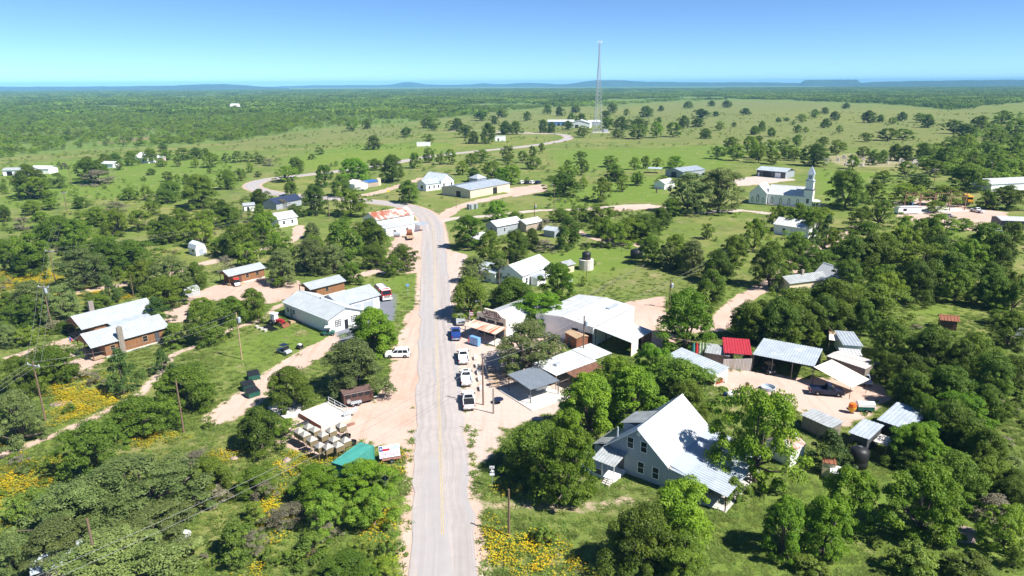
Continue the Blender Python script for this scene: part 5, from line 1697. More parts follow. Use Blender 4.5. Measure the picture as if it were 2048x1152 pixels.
# deer feeders on stilt legs
def feeder():
    t = thing("deer_feeder", "", "feeder", (0, 0, 0), 48, "brown stilt feeders for sale")
    part("bin", MB().box(-0.6, 0.6, -0.6, 0.6, 1.35, 2.15), M_BROWN2, t)
    part("lid", MB().frustum((-0.66, 0.66, -0.66, 0.66), 2.15, (-0.08, 0.08, -0.08, 0.08), 2.68), M_FEEDLID, t)
    part("hopper", MB().frustum((-0.12, 0.12, -0.12, 0.12), 0.9, (-0.58, 0.58, -0.58, 0.58), 1.35), M_BROWN2, t)
    for sx_ in (-1, 1):
        for sy_ in (-1, 1):
            part("leg", MB().tube([(sx_ * 0.74, sy_ * 0.74, 0), (sx_ * 0.55, sy_ * 0.55, 1.5)], 0.045, 5), M_BROWN2, t)
    part("ladder", MB().tube([(0.75, 0, 0), (0.62, 0, 1.9)], 0.04, 5), M_BROWN2, t)
    return t


fp = [(330, 470), (540, 370), (460, 545), (690, 440), (620, 660), (870, 550), (1060, 450), (1290, 340), (800, 800), (990, 830), (1130, 660), (1220, 790), (1390, 680)]
fl_ = ["leftmost of the brown stilt feeders", "feeder in the back row, leftmost beside the concrete platform", "second from the left in the middle row of feeders", "feeder touching the platform corner, centre of the back row",
       "feeder at the left front of the middle row", "feeder in the centre of the cluster, right of the platform corner one", "feeder second from the right along the platform", "farthest right feeder beside the dirt lot",
       "nearest feeder to the yellow flowers, front left", "long front feeder next to the nearest one", "feeder behind the front right pair", "front right feeder beside the container", "rightmost front feeder close to the black trough"]
f0 = feeder()
for i, ((a, b), lab) in enumerate(zip(fp, fl_)):
    q = P(570 + a / 11.52, 820 + b / 11.52, 2.25)
    if i == 0:
        f0.location = (q.x, q.y, 0); f0["label"] = lab
    else:
        copy_tree(f0, (q.x, q.y, 0), 48 + RNG.uniform(-5, 5), lab)
LAND.append(("brown stilt feeders", P(640, 900).x, P(640, 900).y))
for i, (a, b) in enumerate(((1410, 600), (1540, 745))):
    q = P(570 + a / 11.52, 820 + b / 11.52, 0.3)
    t = thing("stock_trough", ("farther" if i == 0 else "nearer") + " of the two round black troughs beside the feeders", "trough", (q.x, q.y, 0), 0, "round troughs by the feeders")
    part("tub", MB().lathe([(0.62, 0), (0.72, 0.45), (0.66, 0.45), (0.6, 0.08)], 18), M_BLACK, t)
for i in range(3):
    q = P(604 + 7 * i, 852 - 3 * i)
    t = thing("steel_beam", f"dark steel beam lying on the slab, {('left', 'middle', 'right')[i]} one", "beam", (q.x, q.y, 0.25), 40, "beams on the lower slab")
    part("beam", MB().prism([(-0.12, 0), (0.12, 0), (0.12, 0.03), (0.02, 0.05), (0.02, 0.2), (0.12, 0.22), (0.12, 0.25), (-0.12, 0.25), (-0.12, 0.22), (-0.02, 0.2), (-0.02, 0.05), (-0.12, 0.03)], 'x', -1.2, 1.2), M_DARKW, t)
t = thing("pallet_stack", "stack of red-brown lumber at the corner of the platform", "lumber", P(700, 850), 40)
for i in range(5):
    part("plank", MB().box(-0.7, 0.7, -0.1, 0.1, 0.0, 0.12), M_STEEL, t, loc=(0, 0.3 * (i % 3) - 0.3, 0.14 * (i // 3)))

# green container
q = P(691.9, 933.5, 2.6)
t = thing("shipping_container", "teal green shipping container beside the map sign", "container", q.xy.to_3d(), 64, land="teal container")
part("roof", MB().box(0, 6.06, 0, 2.44, 2.54, 2.6), M_TEAL, t)
part("floor", MB().box(0, 6.06, 0, 2.44, 0.0, 0.15), M_DGREEN, t)
part("side", MB().ribs((0.06, 0.06, 0.15), (6.0, 0.06, 0.15), (6.0, 0.06, 2.54), (0.06, 0.06, 2.54), 0.30, 0.05, 0.09, 0.03), M_TEAL, t)
part("side", MB().ribs((6.0, 2.40, 0.15), (0.06, 2.40, 0.15), (0.06, 2.40, 2.54), (6.0, 2.40, 2.54), 0.30, 0.05, 0.09, 0.03), M_TEAL, t)
part("end", MB().ribs((0.05, 2.3, 0.15), (0.05, 0.1, 0.15), (0.05, 0.1, 2.54), (0.05, 2.3, 2.54), 0.30, 0.04, 0.09, 0.03), M_TEAL, t)
for s_ in (0.62, 1.82):
    d_ = part("door", MB().box(6.0, 6.05, s_ - 0.55, s_ + 0.55, 0.16, 2.52), M_TEAL, t)
    part("lock_rod", MB().tube([(6.08, s_ - 0.2, 0.2), (6.08, s_ - 0.2, 2.5)], 0.025, 5), M_WHITE, d_)
for x_ in (0.05, 6.01):
    for y_ in (0.05, 2.39):
        part("corner_post", MB().box(x_ - 0.055, x_ + 0.055, y_ - 0.055, y_ + 0.055, 0.0, 2.56), M_TEAL, t)
t = thing("propane_bottle", "small pale round tank at the corner of the teal container", "tank", P(738, 939), 0)
part("tank", MB().lathe([(0.3, 0), (0.5, 0.3), (0.5, 0.75), (0.25, 1.0), (0.05, 1.05)], 14), M_LAMP, t, True)
part("valve", MB().lathe([(0.12, 1.0), (0.12, 1.2)], 8), M_GREYW, t)

# map sign on a trailer
t = thing("sign_trailer", "two-wheel trailer carrying a tilted sign board with a star flag", "sign trailer", P(781, 922), 18, land="star-flag sign trailer")
part("frame", MB().box(-1.2, 1.5, -0.5, 0.5, 0.45, 0.55), M_STEEL, t)
for s_ in (-1, 1):
    wheel(t, 0.1, s_ * 0.75, 0.36, 0.2)
part("tongue", MB().tube([(1.5, 0, 0.5), (2.6, 0, 0.45)], 0.05, 5), M_STEEL, t)
bd = part("board", MB().box(-1.4, 1.5, -0.04, 0.04, 0, 1.7), mat("sign_white", (0.75, 0.74, 0.78), 0.5, var=0.1), t, loc=(-0.1, -0.15, 0.7))
bd.rotation_euler = (math.radians(-22), 0, 0)
part("flag_blue", MB().box(-1.35, -0.9, -0.055, -0.042, 0.95, 1.62), M_BLUEP, bd)
part("flag_red", MB().box(-0.9, 0.1, -0.055, -0.042, 0.95, 1.27), M_REDP, bd)
star = [(0.17 * (1 if i % 2 == 0 else 0.4) * math.sin(i * math.pi / 5) - 1.125, 0.17 * (1 if i % 2 == 0 else 0.4) * math.cos(i * math.pi / 5) + 1.285) for i in range(10)]
part("flag_star", MB().prism(star, 'y', -0.064, -0.057), M_WHITE, bd)
M_PRINT = mat("print_patches", (0.70, 0.68, 0.74), 0.5, var=0.1, scale=6.0, col2=(0.22, 0.10, 0.28), thr=0.52)
part("printed_panel", MB().box(-1.35, 1.45, -0.052, -0.042, 0.05, 0.88), M_PRINT, bd)
part("header_panel", MB().box(0.18, 1.45, -0.052, -0.042, 1.0, 1.6), mat("print_blue", (0.40, 0.50, 0.72), 0.5, var=0.2, scale=4), bd)

# ------------------------------------------------------------------ store forecourt
t = thing("ice_chest", "blue ice merchandiser box under the store porch", "ice chest", P(950, 690), -40)
part("cabinet", MB().box(-1.2, 1.2, -0.45, 0.45, 0.1, 1.8), M_BLUEBOX, t, bevel=0.04)
for s_ in (-1, 1):
    part("door", MB().box(s_ * 0.58 - 0.52, s_ * 0.58 + 0.52, -0.49, -0.455, 0.35, 1.65), mat("ice_blue_pale", (0.30, 0.48, 0.78), 0.5), t)
t = thing("traffic_cone", "red cone at the corner of the store porch", "cone", P(938, 683), 0)
part("cone", MB().lathe([(0.22, 0.06), (0.05, 0.95)], 12), M_REDK, t)
part("base", MB().box(-0.28, 0.28, -0.28, 0.28, 0, 0.06), M_REDK, t)


def picnic():
    t = thing("picnic_table", "", "picnic table", (0, 0, 0), 0, "picnic tables on the store patio")
    for i in range(4):
        part("plank", MB().box(-0.9, 0.9, -0.36 + 0.185 * i, -0.19 + 0.185 * i, 0.72, 0.77), M_LUMBER, t)
    for s_ in (-1, 1):
        part("bench", MB().box(-0.9, 0.9, s_ * 0.72 - 0.13, s_ * 0.72 + 0.13, 0.42, 0.47), M_LUMBER, t)
        part("trestle", MB().prism([(-0.72, 0), (-0.6, 0), (-0.2, 0.72), (0.2, 0.72), (0.6, 0), (0.72, 0), (0.28, 0.72), (-0.28, 0.72)], 'x', s_ * 0.65 - 0.03, s_ * 0.65 + 0.03), M_WOODG, t)
    return t


t0 = picnic()
pt = [((983, 743), "picnic table nearest the parked trucks, back of the left row"), ((986, 757), "middle picnic table of the left row on the store patio"), ((989, 771), "front picnic table of the left row, beside the power pole"),
      ((1008, 743), "picnic table at the back of the second row under the oak edge"), ((1012, 757), "picnic table between the left row and the grey canopy"), ((1096, 700), "reddish picnic table deep under the oak by the smokehouse"), ((1085, 690), "picnic table behind the oak trunk near the porch")]
for i, (at, lab) in enumerate(pt):
    q = P(*at)
    if i == 0:
        t0.location = (q.x, q.y, 0.05); t0.rotation_euler = (0, 0, math.radians(12)); t0["label"] = lab
    else:
        copy_tree(t0, (q.x, q.y, 0.05), 12 + RNG.uniform(-8, 8) + (30 if i > 4 else 0), lab)
for i, (a, b) in enumerate(((951, 718), (954, 733), (957, 747), (959, 760), (962, 779))):
    q = P(a, b)
    o = MB().prism([(-0.9, 0), (0.9, 0), (0.85, 0.55), (0.55, 0.62), (-0.6, 0.60), (-0.87, 0.5)], 'y', -0.32, 0.32)
    o = part("stone_block", o, M_CONC, None, bevel=0.05)
    o.location = (q.x, q.y, 0.0)
    o.rotation_euler = (0, 0, math.radians(97))
    tag(o, f"pale stone parking block, {('farthest', 'second farthest', 'middle', 'second nearest', 'nearest')[i]} of the row by the trucks", "stone block", "stone blocks along the patio")
t = thing("smoker_grill", "long white barrel smoker at the edge of the grey canopy", "smoker", P(1082, 783), 30)
part("barrel", MB().tube([(-1.1, 0, 0.85), (-1.0, 0, 0.85), (1.0, 0, 0.85), (1.1, 0, 0.85)], [0.35, 0.48, 0.48, 0.35], 12), M_WHITE, t)
part("stand", MB().box(-0.9, 0.9, -0.3, 0.3, 0, 0.45), M_GREYW, t)
part("flue", MB().tube([(-0.8, 0, 1.2), (-0.8, 0, 1.9)], 0.07, 6), M_DARKW, t)
for i, (a, b, lab) in enumerate(((1059, 798, "grey trash drum in front of the grey canopy"), (1494, 775, "rusty drum standing alone in the right dirt yard"), (1449, 792, "blue plastic drum by the canvas front"))):
    t = thing("steel_drum", lab, "drum", P(a, b), 0)
    part("drum", MB().lathe([(0.29, 0), (0.30, 0.28), (0.285, 0.3), (0.30, 0.32), (0.30, 0.88), (0.27, 0.9)], 14), (M_GREYW, M_RUST, M_BLUEP)[i], t)
    part("lid", MB().lathe([(0.26, 0.9), (0.26, 0.93)], 14), M_DARKW, t)
t = thing("patio_table", "round dark patio table near the short post by the drive", "table", P(997, 806), 0)
part("top", MB().lathe([(0.85, 0.70), (0.85, 0.75)], 18), M_NAVYP, t)
part("pedestal", MB().lathe([(0.35, 0), (0.06, 0.08), (0.06, 0.7)], 10), M_BLACK, t)

# flag fence and kayaks
t = thing("painted_fence", "board fence painted as a red, white and blue star flag", "fence", P(1357, 722), -42, land="star flag fence")
for i in range(6):
    part("board", MB().box(0, 1.95, -0.03, 0.03, 0.15 + 0.3 * i, 0.43 + 0.3 * i), M_REDP if i < 3 else mat("faded_pink", (0.40, 0.28, 0.31), 0.7), t)
    part("board", MB().box(3.45, 5.0, -0.03, 0.03, 0.15 + 0.3 * i, 0.43 + 0.3 * i), M_REDP if i < 3 else MATS["faded_pink"], t)
    part("board", MB().box(1.97, 3.43, -0.03, 0.03, 0.15 + 0.3 * i, 0.43 + 0.3 * i), M_NAVYP, t)
star = [(0.55 * (1 if i % 2 == 0 else 0.4) * math.sin(i * math.pi / 5) + 2.7, 0.55 * (1 if i % 2 == 0 else 0.4) * math.cos(i * math.pi / 5) + 1.05) for i in range(10)]
part("star", MB().prism(star, 'y', -0.06, -0.035), mat("star_grey", (0.6, 0.55, 0.6), 0.7), t)
for x_ in (0.0, 2.5, 4.95):
    part("post", MB().box(x_ - 0.06, x_ + 0.06, 0.035, 0.15, 0, 2.0), M_LUMBER, t)
for i, (px_, m_, lab) in enumerate(((1383, M_TEAL, "teal kayak stood on end behind the flag fence, leftmost"), (1389, M_REDK, "red kayak stood on end behind the flag fence"), (1395, M_GREENK, "pale green kayak next to the red one behind the flag fence"), (1401, M_GREENK, "green-streaked kayak, second from the right of the standing kayaks"), (1408, M_GREENK, "green-streaked kayak, rightmost of the standing kayaks"))):
    q = P(px_, 721)
    t = thing("kayak", lab, "kayak", q, -40, "kayaks stood on end")
    mb = MB()
    n_ = 8
    for j in range(10):
        z_ = j / 9
        rr = 0.40 * math.sin(math.pi * min(max(z_, 0.03), 0.97)) ** 0.6
        for k_ in range(n_):
            a = 2 * math.pi * k_ / n_
            mb.v.append((rr * math.cos(a), rr * 0.5 * math.sin(a) + 0.25 * z_ * 2, 3.6 * z_))
    for j in range(9):
        for k_ in range(n_):
            mb.f.append((j * n_ + k_, j * n_ + (k_ + 1) % n_, (j + 1) * n_ + (k_ + 1) % n_, (j + 1) * n_ + k_))
    part("hull", mb, m_, t, True)
    part("cockpit", MB().lathe([(0.24, 0), (0.24, 0.04)], 12), M_BLACK, t, loc=(0, 0.68, 1.8)).rotation_euler = (-math.pi / 2, 0, 0)

# yard clutter on the right
t = thing("barrel_smoker", "white-hooded barrel smoker trailer in the right yard", "smoker", P(1729, 822), -5)
part("hood", MB().prism([(-0.7, 1.0), (0.7, 1.0), (0.62, 1.5), (0, 1.75), (-0.62, 1.5)], 'x', -1.3, 1.3), M_LAMP, t)
part("firebox", MB().box(-1.25, 1.25, -0.65, 0.65, 0.35, 1.0), M_DGREEN, t)
for s_ in (-1, 1):
    wheel(t, 0.0, s_ * 0.75, 0.32, 0.18)
t = thing("feed_cone", "orange and yellow cone-shaped hopper beside the barrel smoker", "hopper", P(1703, 826), 0)
part("lower_cone", MB().lathe([(0.30, 0.2), (0.62, 0.9), (0.62, 1.1)], 16), mat("amber", (0.75, 0.42, 0.04), 0.5), t)
part("upper_cone", MB().lathe([(0.6, 1.1), (0.5, 1.7), (0.3, 1.75)], 16), M_ORANGE, t)
part("stand", MB().lathe([(0.42, 0), (0.35, 0.2)], 10), M_DARKW, t)
t = thing("round_trough", "round galvanised stock trough tipped in the yard behind the bright tree", "trough", P(1536, 779), 20)
part("tub", MB().lathe([(1.2, 0), (1.25, 0.6), (1.15, 0.6), (1.1, 0.1)], 20), M_GALV, t)
t = thing("trailer_tank", "white cylinder tank on a low stand by the canvas front", "tank", P(1460, 793), 35)
part("tank", MB().tube([(-0.7, 0, 0.6), (-0.55, 0, 0.6), (0.55, 0, 0.6), (0.7, 0, 0.6)], [0.2, 0.36, 0.36, 0.2], 12), M_WHITE, t)
part("stand", MB().box(-0.5, 0.5, -0.25, 0.25, 0, 0.3), M_GREYW, t)

# flatbed trailer with rusty barrel, tank
t = thing("flatbed_trailer", "flatbed trailer loaded with a big rusty barrel by the low white building", "trailer", P(820, 477), -78, land="rusty barrel trailer")
part("bed", MB().box(-3.0, 3.2, -1.2, 1.2, 0.7, 0.9), M_LUMBER, t)
part("barrel", MB().tube([(-1.9, -1.0, 1.9), (-1.9, 1.0, 1.9)], 1.0, 16), M_RUST, t)
part("tongue", MB().tube([(-3.0, 0, 0.7), (-4.4, 0, 0.6)], 0.08, 5), M_STEEL, t)
for s_ in (-1, 1):
    for wx_ in (-0.5, 0.5):
        wheel(t, wx_, s_ * 1.05, 0.38, 0.22)
t = thing("fuel_tank", "dark grey fuel tank lying left of the barrel trailer", "tank", P(794, 474), 10)
part("tank", MB().tube([(-1.2, 0, 1.0), (-1.0, 0, 1.0), (1.0, 0, 1.0), (1.2, 0, 1.0)], [0.5, 0.85, 0.85, 0.5], 14), M_GREYW, t)
part("cradle", MB().box(-0.8, 0.8, -0.4, 0.4, 0, 0.3), M_STEEL, t)

# old steel frame in the salvage yard
t = thing("unfinished_building", "tall rusty steel frame of an unfinished building in the salvage yard", "steel frame", P(1838, 425), 8, land="rusty steel frame")
for i in range(4):
    for j in range(2):
        part("column", MB().box(-0.12, 0.12, -0.12, 0.12, 0, 7.5 - 1.2 * (i in (1, 2))), M_STEEL, t, loc=(6.8 * i, 9.0 * j, 0))
for j in range(2):
    part("beam", MB().box(0.15, 6.6, -0.09, 0.09, 6.9, 7.1), M_STEEL, t, loc=(0, 9.0 * j, -1.0))
    part("beam", MB().box(13.8, 20.2, -0.09, 0.09, 6.9, 7.1), M_STEEL, t, loc=(0, 9.0 * j, -1.0))
for i in (0, 1, 3):
    part("rafter", MB().tube([(6.8 * i, 0.1, 6.2), (6.8 * i, 4.5, 7.6), (6.8 * i, 8.9, 6.2)], 0.11, 4), M_STEEL, t)
    part("brace", MB().tube([(6.8 * i, 0.2, 0.5), (6.8 * i, 8.8, 5.6)], 0.06, 4), M_STEEL, t)
part("slab", MB().box(-2.5, 21.5, -1.5, 10.5, 0, 0.3), M_CONC, t)
t = thing("site_office", "white trailer office left of the rusty steel frame", "trailer", P(1797, 428), 3)
part("body", MB().box(-1.0, 8.5, -1.2, 1.6, 0.4, 2.9), M_WHITE, t)
part("roof", MB().box(-1.15, 8.65, -1.35, 1.75, 2.9, 3.05), M_WHITEROOF, t)
part("window", MB().box(1.0, 2.4, -1.26, -1.21, 1.4, 2.3), M_GLASS, t)
t = thing("portable_toilet", "blue portable toilet left of the rusty steel frame", "toilet", P(1823, 411), 20)
part("cabin", MB().box(-0.6, 0.6, -0.6, 0.6, 0.1, 2.3), M_BLUEP, t)
part("roof", MB().frustum((-0.65, 0.65, -0.65, 0.65), 2.3, (-0.4, 0.4, -0.4, 0.4), 2.5), M_LAMP, t)
part("door", MB().box(-0.45, 0.45, -0.64, -0.605, 0.2, 2.1), M_BLUEBOX, t)

# cemetery
gs = MB().prism([(-0.45, 0), (0.45, 0), (0.45, 0.95), (0.25, 1.25), (-0.25, 1.25), (-0.45, 0.95)], 'y', -0.14, 0.14).mesh("headstone", M_CONC)
rs = random.Random(4)
for i in range(46):
    q = P(1642 + rs.random() * 205, 317 + rs.random() * 16)
    o = bpy.data.objects.new("headstone", gs)
    COL.objects.link(o)
    s_ = 0.9 + rs.random() * 1.1
    o.location = (q.x, q.y, 0)
    o.scale = (s_, s_, s_)
    o.rotation_euler = (0, 0, rs.uniform(-0.4, 0.2))
    tag(o, "pale headstone in the far cemetery under the dark oaks", "headstone", "headstones in the cemetery")
LAND.append(("far cemetery", P(1740, 322).x, P(1740, 322).y))

# ------------------------------------------------------------------ poles, lines, signs
POLES = {}


def pole(key, base, hgt, label, arm=True, can=False, lamp=False, yaw=0.0, r=0.15, m=None):
    q = P(*base)
    t = thing("utility_pole", label, "utility pole", q, yaw, "utility poles")
    part("shaft", MB().tube([(0, 0, -0.2), (0, 0, hgt * 0.5), (0, 0, hgt)], [r, r * 0.85, r * 0.7], 8), m or M_POLE, t)
    if arm:
        part("crossarm", MB().box(-1.3, 1.3, -0.07, 0.07, hgt - 0.75, hgt - 0.6), mat("arm_pale", (0.5, 0.5, 0.5), 0.7), t)
        for x_ in (-1.2, 0.0, 1.2):
            part("insulator", MB().lathe([(0.05, hgt - 0.6), (0.07, hgt - 0.45), (0.03, hgt - 0.35)], 6, (x_, 0)), M_LAMP, t)
    if can:
        part("transformer", MB().lathe([(0.28, hgt - 2.0), (0.30, hgt - 1.9), (0.30, hgt - 1.05), (0.2, hgt - 0.95)], 12, (0.42, 0)), M_GALV, t)
    if lamp:
        part("lamp_arm", MB().tube([(0, 0, hgt - 0.2), (-0.7, -0.3, hgt + 0.15), (-1.0, -0.45, hgt + 0.1)], 0.04, 5), M_GALV, t)
        part("lamp_head", MB().frustum((-1.25, -0.85, -0.6, -0.3), hgt - 0.1, (-1.15, -0.95, -0.52, -0.38), hgt + 0.15), M_GALV, t)
    POLES[key] = Vector((q.x, q.y, hgt))
    return t


pole('a', (91.4, 842), 10.2, "leaning power pole with pale crossarm at the left edge", yaw=-20)
pole('b', (105, 661.6), 10.6, "power pole with transformer behind the nearest cabin", can=True, yaw=-10)
pole('c', (111.7, 566), 9.5, "power pole far left in the scrub beyond the cabins", yaw=-10)
pole('d', (268, 597), 6.0, "short bare post between the cabins and the scrub", arm=False, r=0.11)
pole('e', (483.8, 718.7), 9.6, "pole with transformer standing on the left lawn", arm=False, can=True, m=M_LUMBER)
pole('f', (368, 866), 8.8, "bare brown pole among the oaks left of the dumpsters", arm=False)
pole('g', (1018, 1072), 6.3, "short brown pole with lamp cap beside the near road verge", arm=False)
pole('h', (966.5, 810), 8.6, "power pole between the parked trucks and the picnic tables", arm=False)
pole('i', (987, 827), 4.4, "short grey post at the drive entrance by the patio", arm=False, m=M_WOODG)
pole('j', (1166, 727), 9.6, "power pole with transformer beside the white canopy", arm=False, can=True)
pole('k', (999, 625), 10.2, "tall bare power pole behind the store false front", arm=False)
pole('l', (962, 642), 4.8, "lamp pole at the left end of the store front", arm=False, lamp=True, r=0.12)
pole('m', (1173, 556), 5.4, "short pole in front of the black tank on the cistern", arm=False, r=0.1)
pole('n', (1338, 616), 7.0, "power pole with transformer at the back lot", arm=False, can=True)
pole('o', (1108, 418), 10.5, "tall lamp pole on the green beside the gravel lane", arm=False, lamp=True, r=0.14)
pole('p', (1069, 441), 7.0, "power pole behind the grey house by the bend", arm=False, can=True)
pole('q', (658.7, 437), 8.8, "power pole left of the rust-roofed hall", arm=True)
pole('r', (912.6, 416), 7.6, "thin pole beside the barn lane", arm=False, r=0.1)
pole('s', (1518, 492), 7.0, "power pole near the bare tree left of the parsonage", arm=False, can=True)
pole('t', (1737, 404), 10.0, "power pole at the edge of the big oak right of the church", arm=True)
pole('u', (1865, 382), 11.0, "left one of the power poles behind the salvage yard", arm=True)
pole('v', (1976, 378), 13.0, "tall lamp pole behind the yellow buses", arm=False, lamp=True)
pole('w', (143, 370), 8.5, "distant power pole in the left pasture", arm=False)
pole('x', (135, 428), 9.5, "power pole with crossarm at the near edge of the left pasture", arm=True)
pole('z', (205, 1185), 9.0, "power pole rising through the grey oaks at the bottom left", arm=False)
pole('y', (1725, 412), 6.0, "lamp pole on the lawn right of the church", arm=False, lamp=True, r=0.1)


def span(a, b, label, sag=0.9, offs=((0, 0),), r=0.022):
    A, B = (POLES[a] if isinstance(a, str) else Vector(a)), (POLES[b] if isinstance(b, str) else Vector(b))
    d = (B - A).normalized()
    nrm = Vector((-d.y, d.x, 0))
    t = thing("power_line", label, "power line", A.xy.to_3d(), 0, "overhead lines")
    for o_, dz_ in offs:
        pts = []
        for i in range(13):
            u = i / 12
            q = A.lerp(B, u) + nrm * o_ + Vector((0, 0, dz_ - 4 * sag * u * (1 - u)))
            pts.append((q.x - A.x, q.y - A.y, q.z))
        part("wire", MB().tube(pts, r, 4, False), M_WIRE, t)


two, three = ((0, -0.1), (0, -1.1)), ((-1.0, -0.4), (0, -0.4), (1.0, -0.4))
span('a', 'e', "pair of wires from the leaning left pole to the lawn pole", 1.3, two, 0.022)
span('a', (-75, 40, 10), "wires running down-left from the leaning left pole", 1.0, three)
span('a', 'b', "wires between the leaning left pole and the pole behind the cabin", 1.0, three)
span('b', 'c', "wires from the cabin pole up into the far left scrub", 1.0, three)
span('c', 'x', "wires from the far left scrub pole to the pasture pole", 1.4, three)
span('c', 'q', "wires crossing the scrub toward the rust-roofed hall", 2.2, two)
span('h', (-44, 42, 12.5), "pair of wires crossing the near scrub in the foreground", 1.4, two, 0.022)
span('h', 'j', "wires over the oak from the patio pole to the canopy pole", 0.7, two)
span('j', 'n', "wires from the canopy pole to the back lot pole", 0.7, two)
span('n', 's', "wires from the back lot pole toward the parsonage", 1.2, two)
span('s', 't', "wires crossing the trees in front of the church", 1.4, two)
span('t', 'u', "wires between the church oak and the salvage yard", 1.2, two)
span('h', 'i', "short wire from the patio pole to the drive post", 0.2)

# highway marker sign
q = P(984.5, 975)
t = thing("highway_marker", "white and black highway marker sign at the right verge", "road sign", q, 0, land="highway marker sign")
part("post", MB().tube([(0, 0.03, 0), (0, 0.03, 3.2)], 0.035, 6), M_GALV, t)
part("panel", MB().box(-0.32, 0.32, -0.015, 0.015, 2.85, 3.2), M_WHITE, t)
part("shield", MB().box(-0.32, 0.32, -0.015, 0.015, 2.2, 2.83), M_BLACK, t)
tx = [(-0.30, -0.02), (-0.10, 0.0), (-0.10, 0.28), (0.02, 0.28), (0.02, 0.14), (0.26, 0.08), (0.30, -0.10), (0.10, -0.26), (0.06, -0.30), (-0.06, -0.16), (-0.14, -0.10), (-0.20, -0.14)]
part("state_outline", MB().prism([(a, b + 2.515) for a, b in tx], 'y', -0.022, -0.016), M_WHITE, t)
part("panel", MB().box(-0.32, 0.32, -0.015, 0.015, 1.80, 2.18), M_WHITE, t)
text_part("EAST", t, M_BLACK, 0.22, (0, -0.02, 3.025), (math.pi / 2, 0, 0), 0.95, 0.003)
t = thing("warning_sign", "yellow diamond warning sign beside the road bend fence", "road sign", P(777, 392), 15)
part("post", MB().tube([(0, 0, 0), (0, 0, 2.2)], 0.05, 5), M_GALV, t)
part("plate", MB().prism([(0, 1.6), (0.75, 2.35), (0, 3.1), (-0.75, 2.35)], 'y', -0.05, -0.02), M_YSIGN, t)
t = thing("curve_sign", "yellow warning board at the far left highway bend", "road sign", P(481, 361), 0)
part("plate", MB().box(-1.4, 1.4, -0.05, 0.0, 0.8, 2.0), M_YSIGN, t)
part("post", MB().tube([(0, 0.05, 0), (0, 0.05, 2.0)], 0.06, 5), M_GALV, t)
t = thing("street_sign", "blue street sign on a thin post beside the fire hall lot", "road sign", P(816, 592), 10)
part("post", MB().tube([(0, 0, 0), (0, 0, 3.2)], 0.04, 5), M_GALV, t)
part("plate", MB().box(-0.35, 0.35, -0.03, 0.0, 2.5, 3.2), M_BLUEBOX, t)
t = thing("back_sign", "dark back of a road sign among the shrubs left of the road", "road sign", P(772, 985), 10)
part("post", MB().tube([(0, 0, 0), (0, 0, 2.6)], 0.04, 5), M_GALV, t)
part("plate", MB().prism([(0, 1.6), (0.5, 2.1), (0, 2.6), (-0.5, 2.1)], 'y', 0.03, 0.05), M_NAVYP, t)


def fence(label, pts_px, gap=4.0, hgt=1.2, m=None, rails=(0.5, 1.0)):
    pts = [P(*a) for a in pts_px]
    t = thing("wire_fence", label, "fence", pts[0], 0, "wire fences")
    o0 = pts[0]
    for a, b in zip(pts[:-1], pts[1:]):
        n_ = max(1, int((b - a).length / gap))
        for i in range(n_):
            c = a.lerp(b, i / n_) - o0
            part("post", FPOST, None, t, loc=(c.x, c.y, 0))
    for z_ in rails:
        part("wire", MB().tube([(p_.x - o0.x, p_.y - o0.y, z_) for p_ in pts], 0.025, 4), M_WIRE, t)


FPOST = MB().tube([(0, 0, 0), (0, 0, 1.3)], 0.06, 5).mesh("post", M_WOODG)
fence("wire fence crossing the lawn behind the warehouse", [(1175, 598), (1240, 560), (1300, 530)])
fence("wire fence along the alley track beyond the lawn", [(1160, 478), (1212, 494), (1275, 508)], 5)
fence("fence along the drive in front of the white schoolhouse", [(738, 393), (780, 398), (830, 392)], 3)
fence("fence along the green below the tan barn", [(960, 410), (1030, 398), (1100, 386), (1160, 376)], 6)
fence("fence around the yard at the far left highway bend", [(452, 385), (478, 389), (505, 392), (560, 392)], 4)
fence("long pasture fence in front of the far plain", [(1140, 287), (1300, 300), (1450, 300)], 12)

# flags
t = thing("flag_pole", "american style striped flag drooping at the store front", "flag", P(940, 655), 0)
part("pole", MB().tube([(0, 0, 0), (0, 0, 4.0)], 0.03, 5), M_WHITE, t)
for i in range(5):
    part("stripe", MB().box(0.03, 0.75, -0.01 + 0.01 * i, 0.01 + 0.01 * i, 2.6 + 0.22 * i, 2.81 + 0.22 * i), M_REDP if i % 2 == 0 else M_WHITE, t)
t = thing("porch_flag", "small red, white and blue flag hanging at the cabin porch", "flag", P(150, 693), 50)
part("pole", MB().tube([(0, 0, 1.2), (-0.7, 0, 2.4)], 0.02, 5), M_WHITE, t)
part("field", MB().box(-0.75, -0.45, -0.01, 0.01, 1.4, 2.2), M_BLUEP, t)
part("stripe", MB().box(-0.44, -0.2, -0.01, 0.01, 1.2, 1.9), M_REDP, t)
part("bracket", MB().tube([(0, 0, 0), (0, 0, 1.25)], 0.03, 5), M_BROWN, t)

# rocks
def rock(label, at, s, seed):
    rr = np.random.RandomState(seed)
    mb = MB()
    n_, k_ = 10, 6
    for j in range(k_):
        ph = math.pi / 2 * j / (k_ - 1)
        for i in range(n_):
            a = 2 * math.pi * i / n_
            q = 1 + 0.3 * (rr.rand() - 0.5)
            mb.v.append((s[0] * math.cos(a) * math.cos(ph * 0.98) * q, s[1] * math.sin(a) * math.cos(ph * 0.98) * q, s[2] * math.sin(ph) * q - 0.05))
    for j in range(k_ - 1):
        for i in range(n_):
            mb.f.append((j * n_ + i, j * n_ + (i + 1) % n_, (j + 1) * n_ + (i + 1) % n_, (j + 1) * n_ + i))
    mb.f.append(tuple((k_ - 1) * n_ + i for i in range(n_)))
    o = part("boulder", mb, M_ROCK, None, True)
    o.location = P(*at)
    tag(o, label, "rock")


